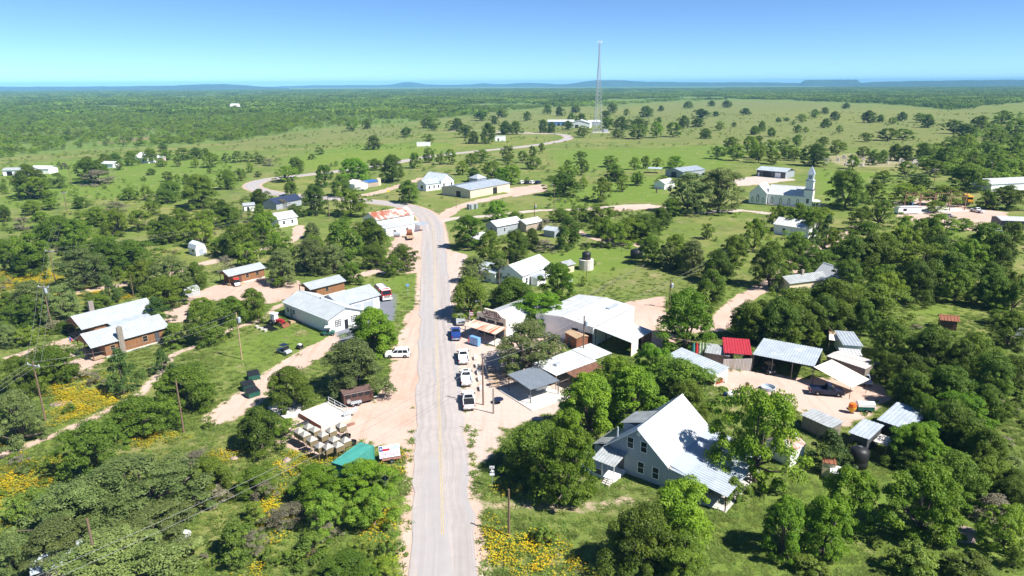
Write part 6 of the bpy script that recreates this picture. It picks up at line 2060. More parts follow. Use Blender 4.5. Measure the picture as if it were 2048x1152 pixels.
rock("big reddish granite boulder in the grass at the lower right", (1924, 1073), (2.0, 1.4, 1.0), 1)
rock("pale boulder among the wildflowers left of the feeders", (574, 921), (0.6, 0.6, 0.5), 2)
rock("pale rock in the scrub above the left edge cabins", (55, 655), (1.4, 1.0, 0.7), 3)
rock("flat pale rock in the yellow flowers near the leaning pole", (121, 808), (2.0, 1.3, 0.25), 4)
rock("small white rock in the scrub at lower left centre", (468, 918), (0.7, 0.5, 0.4), 5)
t = thing("satellite_dish", "old white satellite dish lying in the grey oaks at lower left", "dish", P(366, 1090), 20)
part("dish", MB().lathe([(0.2, 0), (0.8, 0.25), (1.05, 0.6), (1.0, 0.6), (0.75, 0.3)], 18), M_WHITE, t)
part("stand", MB().tube([(0, 0, -0.6), (0, 0, 0.05)], 0.08, 6), M_GALV, t)
t.location.z = 0.7
gable("tin_hut", "pale tin roof corner showing under the oaks at the bottom left", "hut", (60, 1152), 2.4, 35, 5.0, 4.0, 3.2, M_WOODG, M_GALV, land="bottom-left tin hut")

# dead tree
t = thing("bare_tree", "leafless dead tree on the lawn left of the parsonage", "tree", P(1526, 466), 0)
rr = random.Random(3)
part("trunk", MB().tube([(0, 0, 0), (0.1, 0, 1.6), (0.4, 0.1, 3.2)], [0.3, 0.22, 0.15], 7), M_WOODG, t)
for i in range(7):
    a = rr.random() * 6.28
    part("branch", MB().tube([(0.35, 0.1, 2.0 + 0.2 * i), (0.4 + 1.0 * math.cos(a), 1.0 * math.sin(a), 3.6 + 0.3 * i), (0.4 + 1.9 * math.cos(a), 1.7 * math.sin(a), 5.0 + 0.35 * i)], [0.12, 0.07, 0.02], 5), M_WOODG, t)
# ------------------------------------------------------------------ vegetation prototypes
LEAF = {
    'o': leaf_mat("oak_leaves", (0.056, 0.115, 0.010), (0.150, 0.232, 0.022)),
    'g': leaf_mat("grey_oak_leaves", (0.095, 0.145, 0.036), (0.205, 0.265, 0.078)),
    'm': leaf_mat("mesquite_leaves", (0.098, 0.190, 0.014), (0.230, 0.330, 0.034), 0.35),
    'p': leaf_mat("pecan_leaves", (0.075, 0.180, 0.009), (0.195, 0.335, 0.022), 0.35),
    'c': leaf_mat("cedar_leaves", (0.032, 0.076, 0.014), (0.075, 0.135, 0.024), 0.15),
    's': leaf_mat("shrub_leaves", (0.072, 0.135, 0.015), (0.170, 0.245, 0.034)),
    'b': leaf_mat("twig_shrub", (0.150, 0.130, 0.095), (0.210, 0.210, 0.120), 0.1),
}


def prof(k, t):
    if k == 'c':
        return 0.5 * (0.75 + 0.25 * t / 0.2) if t < 0.2 else 0.5 * (1 - (t - 0.2) / 0.8) ** 0.65
    if k == 'm':
        return 0.5 * math.sqrt(max(0, 1 - ((t - 0.45) / 0.60) ** 2))
    if k in 'sb':
        return 0.5 * math.sqrt(max(0.02, 1 - (max(t - 0.2, 0) / 0.85) ** 2))
    if k == 'p':
        return 0.5 * math.sqrt(max(0.02, 1 - ((t - 0.40) / 0.64) ** 2))
    return 0.5 * math.sqrt(max(0.02, 1 - ((t - 0.33) / 0.70) ** 2))


KINDP = {  # clumps, leaves, half leaf, clump radius, crown base
    'o': (110, 28000, 0.0135, 0.100, 0.05), 'g': (140, 28000, 0.0120, 0.080, 0.07), 'm': (74, 16000, 0.0140, 0.085, 0.18), 'p': (120, 26000, 0.0145, 0.085, 0.04),
    'c': (60, 8000, 0.0170, 0.080, 0.03), 's': (36, 4200, 0.026, 0.110, 0.02), 'b': (36, 3800, 0.022, 0.110, 0.02)}


def leaf_cloud(r, cen, rad, n, leaf, flat=0.8, aspect=0.55):
    c = r.randint(0, len(cen), n)
    d = r.normal(size=(n, 3))
    d /= np.linalg.norm(d, axis=1)[:, None]
    low = d[:, 2] < -0.25
    d[low, 2] *= -1
    rr = rad[c] * (0.55 + 0.5 * r.rand(n) ** 0.6)
    p = cen[c] + d * rr[:, None] * np.array([1, 1, flat])
    nn = d * 0.75 + r.normal(size=(n, 3)) * 0.42 + np.array([0, 0, 0.45])
    nn /= np.linalg.norm(nn, axis=1)[:, None]
    t1 = np.cross(nn, r.normal(size=(n, 3)))
    t1 /= np.linalg.norm(t1, axis=1)[:, None]
    t2 = np.cross(nn, t1)
    s = leaf * (0.55 + 0.9 * r.rand(n))[:, None]
    v = np.stack([p - t1 * s, p + t2 * s * aspect, p + t1 * s, p - t2 * s * aspect], 1).reshape(-1, 3)
    q = np.arange(4 * n, dtype=np.int32).reshape(-1, 4)
    cl = r.rand(len(cen))
    lv = np.clip(0.55 * cl[c] + 0.45 * r.rand(n), 0, 1)
    return v, q, lv


def crown_centres(r, k, n, rad, zb):
    out = []
    lob = r.rand(6) * 6.28
    while len(out) < n:
        t = r.rand() ** 0.8
        a = r.rand() * 2 * math.pi
        wob = 1 + 0.20 * math.sin(2 * a + lob[0]) + 0.17 * math.sin(3 * a + lob[1] + 2 * t) + 0.14 * math.sin(5 * a + lob[2] + 3 * t)
        R = max(prof(k, t) * wob - rad * 0.75, 0.02)
        f = (0.30 + 0.70 * math.sqrt(r.rand())) if k != 'm' else (0.25 + 0.75 * math.sqrt(r.rand()))
        if k in 'op' and t < 0.35 and f < 0.6:
            continue
        out.append((R * f * math.cos(a), R * f * math.sin(a), zb + rad * 0.6 + t * (1 - zb - rad * 1.5)))
    return np.array(out)


def plant_proto(k, seed):
    r = np.random.RandomState(seed)
    nc, nl, leaf, rad, zb = KINDP[k]
    cen = crown_centres(r, k, nc, rad, zb)
    rads = rad * (0.50 + 1.0 * r.rand(nc))
    v, q, lv = leaf_cloud(r, cen, rads, nl, leaf, 0.75 if k != 'c' else 1.1, 0.35 if k == 'b' else 0.55)
    pc = v.reshape(-1, 4, 3).mean(1)
    f = 0.5 / np.percentile(np.hypot(pc[:, 0], pc[:, 1]), 97)
    z1, z0 = np.percentile(pc[:, 2], 99.5), np.percentile(pc[:, 2], 1)
    zt = {'o': 0.07, 'g': 0.07, 'm': 0.13, 'p': 0.07, 'c': 0.03}.get(k, 0.02)
    zs = (1 - zt) / (z1 - z0)
    v = (v - np.array([0, 0, z0])) * np.array([f, f, zs]) + np.array([0, 0, zt])
    cen = (cen - np.array([0, 0, z0])) * np.array([f, f, zs]) + np.array([0, 0, zt])
    me = np_mesh("crown", v, q)
    a = me.attributes.new("lv", 'FLOAT', 'FACE')
    a.data.foreach_set("value", lv.astype(np.float32))
    me.materials.append(LEAF[k])
    tb = MB()
    if k in 'sb':
        for i in range(5):
            e = cen[r.randint(nc)]
            tb.tube([(0, 0, -0.02), (e[0] * 0.4, e[1] * 0.4, e[2] * 0.55), tuple(e)], [0.018, 0.012, 0.004], 4)
    else:
        fork = 0.16 if k != 'm' else 0.13
        lean = (r.rand(2) - 0.5) * 0.08
        f = np.array([lean[0], lean[1], fork])
        tb.tube([(0, 0, -0.03), (lean[0] * 0.4, lean[1] * 0.4, fork * 0.5), tuple(f)], [0.034, 0.027, 0.024], 7)
        if k == 'c':
            tb.tube([tuple(f), (0, 0, 0.6), (0, 0, 0.9)], [0.022, 0.012, 0.004], 5)
        else:
            for i in r.permutation(nc)[:13]:
                e = cen[i]
                mid = f * 0.45 + e * 0.55 + np.array([0, 0, -0.04]) + (r.rand(3) - 0.5) * 0.06
                tb.tube([tuple(f * 0.98), tuple(mid), tuple(e)], [0.019, 0.012, 0.005], 5)
    tm = tb.mesh("trunk", M_BARK, True)
    return me, tm


NPROT = {'o': 4, 'g': 3, 'm': 4, 'p': 3, 'c': 2, 's': 3, 'b': 2}
PROTO = {k: [plant_proto(k, 100 * ord(k) + i) for i in range(n)] for k, n in NPROT.items()}
NAME = {'o': "oak_tree", 'g': "grey_oak_tree", 'm': "mesquite_tree", 'p': "pecan_tree", 'c': "cedar_tree", 's': "shrub", 'b': "twiggy_shrub"}
LOOK = {'o': "dark green oak", 'g': "grey-green oak", 'm': "light green open-crowned mesquite", 'p': "bright green full-leaved tree", 'c': "dark dense cedar", 's': "rounded green shrub", 'b': "grey-brown twiggy shrub"}
TREES = "o -228.7 325.1 18.1 14.5;m -221.4 319.8 11.9 10.4;s -235.7 355.8 9.2 7.8;o -229.9 374.5 15.5 13.6;b -222 368.5 17.7 7.6;o -241.7 408.7 6 6.3;m -303.5 430 7.1 4.3;s -298.4 454.8 3.3 3.2;b -285.7 440.3 5.3 3.9;m -276.1 469.7 9.5 6.6;o -274.1 477.9 8.8 6.2;o -251.9 458.7 9.3 9.2;o -246.4 473.7 10.4 9.5;o -278.8 556.7 7.1 6.7;m -244.9 492.6 9.9 6.9;m -246.7 433.7 6.8 5.2;m -228.5 451.1 7.9 4.5;m -218 450.7 5.8 6.4;m -203.9 444.9 5.7 6.3;m -194.5 446 11.1 9;o -227 499.5 10.1 8;m -233 490.7 9.9 8.4;o -231.5 525.3 5.8 5.3;m -213.9 408.5 6.8 3.7;m -189.9 378.9 6 5.4;m -182.3 374.4 3.8 4.2;s -204.7 381.7 3.5 2.6;m -181.3 413.7 3.4 3.4;s -195.9 476 7.9 6.1;s -187.9 474.7 8.7 7.5;s -182.2 478.1 7 6.8;s -176 477.8 7 6.8;o -134.8 294.8 16.4 13.8;o -144.7 348.8 9.4 9.8;m -149.6 379.1 6.7 6.9;m -158.4 417.7 4.6 5.1;s -146.5 396.1 3.1 3;o -112.5 301.4 8.2 6.4;m -174.8 368.5 4.8 5.3;o -163.9 328.2 12.2 6.9;o -156.2 306.4 10.9 6.1;o -177.5 315.9 7.9 5.4;m -168.3 314 5.8 6.4;m -198 291.5 7.6 5;m -204.2 288.7 7.6 4.2;o -187 294.4 6.6 4.8;o -254.6 342.8 3.8 4;o -199.1 265.2 6 6.2;m -197.6 278.7 7.8 5.1;m -176.1 251.9 8.1 5.9;o -151.3 224.4 16.5 9.1;o -157 223.6 6.6 6.5;b -180.6 248.4 7 4.4;o -158.2 256.2 11.1 6.7;m -154 254.5 8.1 4.6;b -166 284.2 9.6 4.1;m -135.5 245.7 9.3 7.5;m -143.5 242.4 6.2 5;m -147.1 277.5 7.3 5.1;s -178.3 278.2 2.6 2.2;s -151.2 240.5 2.5 1.9;o -122.7 250.1 9.2 7.4;m -111.9 245.5 10.2 7.2;m -106.1 254.7 8.1 6.8;m -116 225 7.7 6;m -111 229.1 7.8 5.6;o -151.6 199.4 6.5 6.8;o -136.6 188.1 12.6 7.6;s -145.2 190.4 4 3.9;o -126.7 206.7 11.8 6.5;o -110.8 192.9 14.4 7.9;g -112.9 173 13.6 9.9;s -127.7 180.2 2.4 2.4;b -134.2 175.1 2 1.7;g -108.3 146.8 11.2 8.9;g -102.1 147.2 8.3 7.8;o -114.9 148.2 6.9 5.9;m -108 180.3 3.6 3.4;m -101.4 176.2 4.2 4.3;c -98.7 160 5.9 6.5;o -97.5 153.2 7.2 3.9;s -97.5 164 1.9 1.9;g -88.1 169.3 10.4 8.8;o -83.2 156.4 11.5 7.2;o -82.5 171.7 6.6 6.9;m -76.6 192.2 7 7.3;o -89.9 207 8.7 5.9;b -80.9 186.4 5.7 4.9;m -87.6 224 7.1 7;o -86.2 206.3 6.7 6.9;c -78.9 143.7 6.2 6.1;m -71.5 150 6.2 3.9;o -62.8 131.8 9.1 8.7;o -62.1 144 6.8 6.1;o -58.2 146.2 7.1 7.2;s -69.2 130.9 6.5 4.4;o -96.4 138.7 4.4 2.4;b -99.7 138.9 2.5 2.1;m -99.2 130.8 3.9 3.7;g -102.6 130.3 4.9 4.6;o -82.8 113.1 10.8 6.5;c -67 107.7 6.5 8.2;c -64.8 116.8 4.4 4.6;o -53.7 102.6 11.6 7.2;b -74.2 111.6 2.7 2.3;s -47.1 95.7 2 1.6;o -83.8 107.2 6.8 7.1;g -72.9 90.5 8.8 8.2;o -56.8 93.7 9.1 5.8;m -54.1 96.3 4.7 4.1;o -56.5 81.7 7.7 8.1;g -46.1 73 14.7 7.3;g -50.6 69.8 10.9 6.5;g -41.2 66.5 9.7 4.8;g -42 60.4 12 6;g -49.6 63.2 9.2 5.8;o -39.3 77.7 6.8 5;s -31.1 65.2 5.6 4.1;b -38.4 75.5 5.1 2.2;s -60 71.3 3.6 3.5;g -53.2 61.4 5.8 5.5;o -33.3 77.7 6.1 3.8;m -22.3 69.6 4.7 5.1;m -16.7 70.7 6.5 4.7;p -25.2 76.3 6.4 4.4;p -19.2 77.1 7 4.6;s -22.4 65.2 5.4 2.6;s -25 64.2 2.4 1.3;o -17.4 60.7 6.3 3.5;s -31.3 65.6 3.4 3.3;o -36.3 88.2 6.5 6.8;o -36.5 102.2 9.1 7.1;g -27.2 108.7 13.3 9;p -27.5 127.2 9.6 8.4;m -29.3 128.9 8.7 4.8;p -97.2 355.2 8.8 11.1;p -83.3 364.6 15.1 13.4;o -64.7 373.3 14.1 14;o -46 304.5 11.2 9.8;p -14 215.4 10.1 10.4;p -5.8 260.1 8.8 7.8;o -9.6 147.5 10.4 9.1;o 0.1 150.9 11.6 8;g 3.2 117.9 14 8.8;p 6 141.1 11.1 7.3;s 3.6 67.3 2.8 2.2;p 6.7 75.9 8.1 9.6;o 2.5 83 8.8 6.7;p 11.2 92.6 9.7 9.4;p 18.4 95.3 9.9 9.4;o 27.5 102 11.8 7.9;p 32.3 79.8 10.9 13.1;p 18.9 66.7 8.5 7.9;o 13.7 62.9 7.6 7.4;o 18.2 62.5 6.7 4.9;p 34.5 127.8 13.4 11.3;o 46.7 153 9 9.2;g 71.7 275.8 17.2 16.1;g 84.2 276.5 19.9 17.7;s 14 62.6 4.9 3.2;p 25 111.9 6.6 6.7;s -31.4 71.9 3.6 2.4;b -28 70.9 4.8 2.1;b -23 65.7 2.3 1.4;b -29.7 65.8 3.4 2.7;b -44.6 85 4.2 1.8;m -2.5 200.9 2.3 2.5;m -34.4 92.9 4.5 2.5;o -111.1 300.6 8.7 7;o -105.3 325.4 7.6 7.3;o -80.2 277.2 11.4 11.9;o -81.2 325.5 11.5 9.6;m -64.7 272.3 14.3 10.2;o -98.1 261.8 6.4 6.7;p -80.8 219.7 9.6 11;o -86.4 269.2 6.1 5.5;b -98.3 291.1 6 4;o -73.8 209.3 6.4 5.6;g -56.4 186 10.3 9.6;g -50.2 185.6 9.2 8.1;g -61 175.3 10.1 9.4;o -51.8 201.9 11.5 11.8;o -44 208.8 11.9 10.8;o -40 191.4 8.1 6.7;m -59.3 241.7 5.5 5.5;g -69.1 231.7 7.5 5.2;o -33.1 182.9 5.6 5.9;o -30.9 188.1 7.6 7.5;o -42.8 176 6.8 5.4;m -61.1 171.9 3 2.9;o -5.8 195.7 10.3 9.8;o 1.1 199.5 8.7 9.1;o 6.5 214.9 6.1 6.4;b 10.4 211.2 8.4 3.6;o 18.3 214.8 10.2 9.8;o 18.5 259.4 8.3 5.2;m 26.2 261.3 7.9 5.8;m 34.4 258.5 11.2 6.7;m 30.1 233 7 6.7;o 31.7 231.4 7 5.7;o 39.2 222.8 12.2 8.1;m 46 233.1 7.1 5.7;b 12.4 243.5 6 4.3;o 1.6 262.4 6.2 3.4;o 53.5 243 10.1 7.9;o 64.2 271 10.2 6.5;o 40.8 193.7 8.1 8.5;g 45.5 189.7 8 7.5;g 50.3 183.6 9.8 9.2;p 11.2 159.5 8.6 9.1;s 18.7 172 2.7 2.6;g -10.1 175.6 7.4 7;g -3 176.3 6.8 6.3;o 0.4 157.7 7.4 5.8;s 15.6 205.1 1.2 1.1;s 28.8 187.7 1.1 1;s 24.2 193.4 1.5 1.4;o 24 322.4 16.2 10.3;m 40.3 304.7 9.6 10.6;m 54.3 335.1 6.5 6.8;m 65.8 357.1 6.6 6.5;m 78 353.4 8.5 4.9;m 56.6 373.4 11.7 6.5;m 36.1 343.8 5.1 5.6;m 66.3 227.6 4.7 5.2;m 30.5 379.5 13.3 7.3;m 46.8 463.9 8.5 7.5;m 40.8 398.8 8.1 8.9;m 35.2 428 5.1 5.6;m 62.6 438 10.1 7;m 56.6 376.5 10.4 8.7;m 75.9 423.2 7 7.7;m 83.7 429.5 7.1 7.8;m 91.6 434 6.8 6.1;p 102.3 431.2 11.1 7.3;m 65.4 355 7.2 7.2;m -2.6 480 10.6 9.7;m -2.1 451.5 5.8 6.4;m 7.7 465.4 7.7 7.5;m 15.3 498 7.7 8;m 23.8 542.8 6 6.5;m 13.8 428.9 10.3 7.8;p -0.5 362.7 11.1 9.5;o -5.9 745.4 12.2 12.7;o 5.1 734.3 12.6 13.2;o 34.8 756.6 13 13.6;o 43.9 755 10.9 11.3;o 64.5 798.3 13 10.3;o 78.3 905.5 13.9 14.4;o 87.9 874.6 14.2 14.9;m 70.8 688.9 13.8 11;o 22.8 998.9 12.6 13.2;o 63.3 1226.3 15.4 16.1;o 78.7 1145.2 16.5 14.7;o 116.5 1277.4 20.7 12.6;o 109.4 799.5 15.9 14.3;o 126.6 798.6 21.7 14.3;o 151 825.4 20.9 11.5;m 103.7 676.7 14.1 7.8;m 121.1 666.2 19.4 13.3;m 141.1 678.7 16 14.9;m 159.9 688 17.5 13.7;o 144.8 1083.1 15.6 10.7;o 179.9 1255.2 20.3 17.4;m 186.8 1143.5 10.3 11.3;o 211.3 1104.9 23.9 16.4;o 281.2 1325.3 10.7 10.5;o 190.6 907.6 9.8 9;o 200.2 816.1 16.2 14.6;o 225.7 847.6 18.4 10.1;o 284.1 1052.9 24.7 13.6;o 324.4 1116.3 12.1 7.7;o 186.2 668 14 9.3;o 373 1489.2 25.4 14;o 455.1 1602.2 17.3 12.7;o 459.4 1505.1 20.3 14.9;o 393.4 1180.8 18.1 9.9;m 231.5 776.2 9.8 10.1;o 267 839.4 6.1 5.9;o 249.6 717.1 10.8 8.6;m 143.9 483.3 11.5 8.7;m 163.7 515 13.2 12.4;m 152.9 472.8 11.3 10.5;m 168.8 490 13.3 14.6;m 168 474.8 8.7 7.6;m 113.9 363.3 8.7 7;o -112.2 566.6 11.9 10.8;o -105.1 701.1 13.4 9.8;o -62.8 801.5 18.9 13.5;o -99.2 849.7 23.8 13.1;m -88.6 801.2 9.4 8;o -45.2 694.6 15.1 11.8;o -34.1 618.4 12.4 11.1;o -20.7 622.4 17 17.4;m -73.4 616.8 10.1 8.6;o -22.1 920.4 11.6 11;o -6.3 729.5 13.2 13.8;o -42.6 1014.4 23.8 14.1;o -14.6 1115.8 22.1 12.2;o -171.3 833.9 11.3 11.8;m -182.4 802.4 16.7 11.2;p -60.9 435.3 7.6 9.6;m -55.7 468.1 8.6 9.4;m -46.8 456.1 6.7 7.4;m -40 457.6 8.8 9.7;m -28.8 401.8 7.4 8.1;m -26 443.9 9.8 8;m -20.4 465.9 12 8.4;o -20.3 372.1 8.9 7.5;m -11.4 386.6 14.3 9.3;p -5 360.8 8.5 8.8;o -84.5 426.7 9.8 6.9;m -124.3 378.1 14 7.9;o -129.4 413.6 10.7 9.2;m -129.9 394 3.6 4;s -142.5 492 6.3 3.8;s -169.9 467.6 8.6 5.5;b -159 453 8.3 4.4;s -114.1 449.6 3.3 3.2;s -116.5 445.1 2.9 2.6;s -145.9 395.5 4 3.5;s -146.2 527.9 8.7 5.1;o 250.3 718.2 10.3 8.3;o 273.4 763.7 10.2 10.7;o 256.4 688.9 10.6 8.7;o 360.3 947.1 9.9 5.9;s 350.2 871.4 7.5 6.2;o 300.9 734.8 9.1 8.5;m 310.7 737.7 6.4 6.2;o 378.4 964.7 7.4 5;m 387.1 935.1 14.2 10.8;o 367.4 819.7 12.5 10.3;o 450.7 979.2 13 12.3;m 349.4 744.4 8.5 7;o 671.4 1415 16.1 11.8;m 447.2 1036.8 13.8 13;o 523.3 1175.8 13.4 11;o 467.4 918.4 21 15.4;o 488.1 928.9 12.4 9.7;m 480.5 884.6 10.1 8.3;o 531 954.9 15.4 12;m 537 921.2 18.4 11.6;o 485.3 816.1 17.1 14.5;m 316.9 621.1 11.9 7.8;m 342.4 634.8 19.5 10.7;m 360.7 640.9 17.8 9.8;m 186.5 527.4 11.2 12.3;m 164.4 459.2 12.4 11.2;m 171 450.2 10.5 7.6;m 190.3 508.2 11.7 10.8;m 200.8 512.6 9.9 10.9;m 193.1 481.4 12.1 9.2;m 192.3 469.8 8.2 7.5;m 236.2 574.8 9.9 9.7;m 258.4 575.9 11.1 7.9;m 237.3 506.1 9.8 10.7;m 256.2 535.5 6.2 6.8;o 193.2 440.2 17.4 13.5;m 209.1 422.1 9.4 8.5;m 249.1 490 9.5 7.3;o 231.6 442.7 8.6 8.9;o 243.1 452.4 7.9 8.2;o 260.1 468.4 10.4 10.9;o 264.2 462.3 9.8 10.3;o 277.9 466.9 12.6 11.4;m 222.1 386.8 10.5 8.2;m 235.8 385.9 13.5 9;o 141 287.3 17.7 15.4;o 159.8 300.3 9.4 9.7;m 185.8 343.3 8.7 8.5;o 200 336.9 13.8 7.8;o 221 332.8 16.9 12.8;m 304.6 482.5 13 12.3;m 340.1 519.4 16 13.2;m 273.5 434.7 15.1 12;m 269.9 406.8 14.2 12.1;m 319.3 464.8 13.5 11.8;m 276.7 394.2 13 11.8;m 268.5 372.3 10.9 10.3;m 349.6 482.9 13.8 15.1;m 454.1 717 19.2 13.5;o 431.4 664.1 17.8 12.6;m 503.7 752.1 21.5 15.8;m 589.3 842.2 22.5 17.6;m 407.9 589 17 12.4;m 484.2 671.2 18 16.9;m 96.5 244.3 7.8 8.5;o 101.3 237.8 10.9 10.1;m 114.5 250.9 11.9 6.6;c 102.9 218.6 7 9.7;m 85.9 203.5 8.6 7.5;c 94.8 210.2 5.1 7;m 136.1 249.7 12.9 9.1;m 124.7 240.5 8.6 7.8;m 110.9 208 13.7 9.3;o 93.5 181.1 10.2 10.7;o 102.6 183.6 10.7 11.2;m 172.2 295.4 15.7 8.6;m 172.5 275.3 8.7 4.8;m 133.4 226.9 8.1 7.9;m 137.1 223.1 8.9 7.3;m 142.3 222.4 11.5 9.1;m 130.8 207.6 7.1 7.8;m 161.5 239.9 7.6 4.2;o 141.6 199.8 11.6 10.5;m 111 177.4 13.3 9.2;o 101.6 165 7.7 8.1;o 110.2 164.9 14.1 10;o 129.8 188.3 10.6 8.2;m 160.7 214.3 7.7 8;m 110 160.1 3.6 4;o 121.4 166.6 6.8 7.1;m 122.9 160.5 5.9 6.5;m 110.7 154.8 6 4.8;m 106.2 140.2 6.1 3.4;m 113.3 150.9 5.6 4.3;o 67 170.3 11.4 11.9;o 82.4 178.1 11.2 8;o 62.1 141.5 12.8 8;o 68.7 140.7 10.1 10.6;o 79 141 13.9 9;m 89.2 154.4 7.3 7.6;o 54.1 141.1 5.5 5.7;o 205.9 281.8 14.4 9.6;m 198 282.6 8.3 7.9;m 186.2 291.6 15.5 8.5;o 48.7 132.9 7.5 7.9;o 53.7 130 9.1 9.5;o 61.8 133.1 7.3 7.7;o 69 138.4 10.2 10.6;m 61.8 129.4 3.9 2.7;o 72.6 122.6 8.2 7.4;o 66.1 112 5.1 5.3;o 76.6 115.6 9.1 8.4;o 71.4 103.7 8.9 5.9;o 65.3 101.6 6.8 6;o 83 114.2 7.5 7.9;o 80.5 105.7 7 7.3;p 62.4 94.1 4.5 5.7;p 68.9 94.7 7.8 5.5;p 63.1 90.8 5.6 4.8;p 56.7 85.1 7.8 5.2;m 74.5 95.1 4.6 5;o 64.3 85.7 6.7 5.8;m 95.5 196.9 8.9 9.7;o 97.8 181.2 10.9 11.2;m 114.3 194.9 10.2 10.4;o 118.3 184.6 9.7 10.2;m 124.5 181.1 9.6 9.7;o 132.8 180.6 10.9 11.2;o 83.4 163.3 8.7 8.8;m 91.1 161.4 8.6 8;o 97.7 157 9.6 9.1;m 106.9 157.1 8.4 7.8;o 113.2 153.1 9.4 8.2;o 81.7 190.1 10 9.4;m 103.7 230.1 10.3 9.3;m 75.7 208.2 9.3 10.3;o 64.2 191.2 8.6 9;o 49.1 131.6 7.1 7.5;o 56.6 131.4 8.1 8.5;o 65.4 135.1 8.4 8.6;o 72.8 134.2 7.3 7.6;o 78.8 119.5 6.6 6.9;o 79.8 111.6 7 7.4;o 67.3 106.6 6.8 7.1;o 69.7 100.1 7.2 7.5;o 73 95.9 6.2 6.5;o 85.4 107.5 6 6.2;o 63.7 89.1 6.5 6.8;p 55.9 83.5 5.5 6;o 64 81.8 6.1 6.3;o 62.7 74.9 4.4 4.6;m 55.4 65.8 5.6 5.4;s 42.7 62 4.3 3.8;s 49.3 61.6 4.8 2.5;o 99.8 128.2 7 7.3;m 115.3 149.4 6.9 7.6;p 17.1 105.8 6.3 6.9;o 26.9 95.5 6.9 7.2;p 8.2 87.9 5.7 6.3;s 28.3 75.9 3.8 3.1;o 1.3 82.2 4.7 4.7;m -136.7 187.7 9.9 10.9;m -137.5 212.2 11.1 10.4;o -112.7 185 9.8 9.9;m -94.4 168.3 8.9 8.3;o -106.3 142.3 7.7 7.1;o -83.1 113.2 6.3 5.8;m -138.4 235 10.5 9.5;o -117 226.7 10.1 9.2;m -101.8 219.1 9.8 8.9;o -108.1 252.9 9.3 9.8;o -84 204.8 10.7 10;m -67.1 192.5 8.7 9.5;o -57.2 193.3 8.7 9.1;o 44.4 223.6 10 9.1;m 31.8 216.6 9.7 8.8;o 47.5 190.7 10 9.4;o 54.5 175.2 9.3 8.6;b -26.8 72.6 3.7 1.8;b -32 76.4 3.2 2.5;b -22.1 68.8 3.5 1.6;s -26.9 64 2.2 2.1;b -41 72.3 3.1 2.3;s -13.6 65.6 2.8 2.7;s -17.1 64.9 3.4 2.6;m -13.7 61.6 3.2 2.5;p 47.5 68.4 8.6 8.9;o 54.7 82.8 5.6 3.3;o 55.3 75.2 6.4 6.7;b 58.4 71.4 4.6 3.2;o 61 77.4 4.9 4.9;o 61.2 73.2 4.2 4.4;p 39.7 69.9 6 7.6;p 30.4 65.4 5.4 6.8;p 34.9 65.1 5.5 7;s 32 62.2 4.1 2;s 43.3 61.9 5.7 2.8;s 47.9 61.9 3.4 2.3;m 54.8 62.9 2.2 2.4;s 41.8 66.6 1.9 0.9;c 43.6 83.5 5.6 5.5;s 49 87.3 2.2 1.6;s 50.5 85.7 1.3 1.2"
TL = []
for it in TREES.split(';'):
    k, x, y, w, h = it.split()
    TL.append((k, float(x), float(y), float(w), float(h)))


def put_plant(k, x, y, w, h, label, group, i):
    rr = random.Random(i * 31 + 5)
    cm, tm = PROTO[k][rr.randrange(len(PROTO[k]))]
    o = bpy.data.objects.new(NAME[k], None)
    COL.objects.link(o)
    o.location = (x, y, 0)
    o.rotation_euler = (0, 0, rr.random() * 6.283)
    o.scale = (w * 1.08, w * 1.08, h * 1.02)
    o["label"], o["category"], o["group"] = label, ("shrub" if k in 'sb' else "tree"), group
    for nm, m in (("crown", cm), ("trunk", tm)):
        c = bpy.data.objects.new(nm, m)
        COL.objects.link(c)
        c.parent = o


def ordinal(i):
    return ["nearest", "second nearest", "third nearest", "fourth nearest", "fifth nearest", "sixth nearest", "seventh nearest", "eighth nearest", "ninth nearest", "tenth nearest",
            "eleventh nearest", "twelfth nearest", "13th nearest", "14th nearest", "15th nearest", "16th nearest", "17th nearest", "18th nearest", "19th nearest", "20th nearest",
            "21st nearest", "22nd nearest", "23rd nearest", "24th nearest", "25th nearest", "26th nearest", "27th nearest", "28th nearest", "29th nearest", "30th nearest"][min(i, 29)]


buckets = {}
for i, (k, x, y, w, h) in enumerate(TL):
    best = min(LAND, key=lambda l: ((l[1] - x) ** 2 + (l[2] - y) ** 2))
    dx, dy = x - best[1], y - best[2]
    # as seen in the picture: a metre sideways counts more than a metre in depth
    rel = ("right of" if dx > 0 else "left of") if abs(dx) > abs(dy) * 0.6 else ("behind" if dy > 0 else "in front of")
    buckets.setdefault((k, rel, best[0]), []).append((math.hypot(dx, dy), i))
for (k, rel, land), lst in buckets.items():
    lst.sort()
    for j, (_, i) in enumerate(lst):
        kk, x, y, w, h = TL[i]
        if len(lst) == 1:
            lab = f"{LOOK[k]} {rel} the {land}"
        else:
            lab = f"{LOOK[k]}, {ordinal(j)} of those {rel} the {land}"
        put_plant(k, x, y, w, h, lab, "shrubs about the settlement" if k in 'sb' else "trees about the settlement", i)

# ------------------------------------------------------------------ stuff: far woods, undergrowth, grass, flowers
SRC = bpy.data.collections.new("plant_sources")


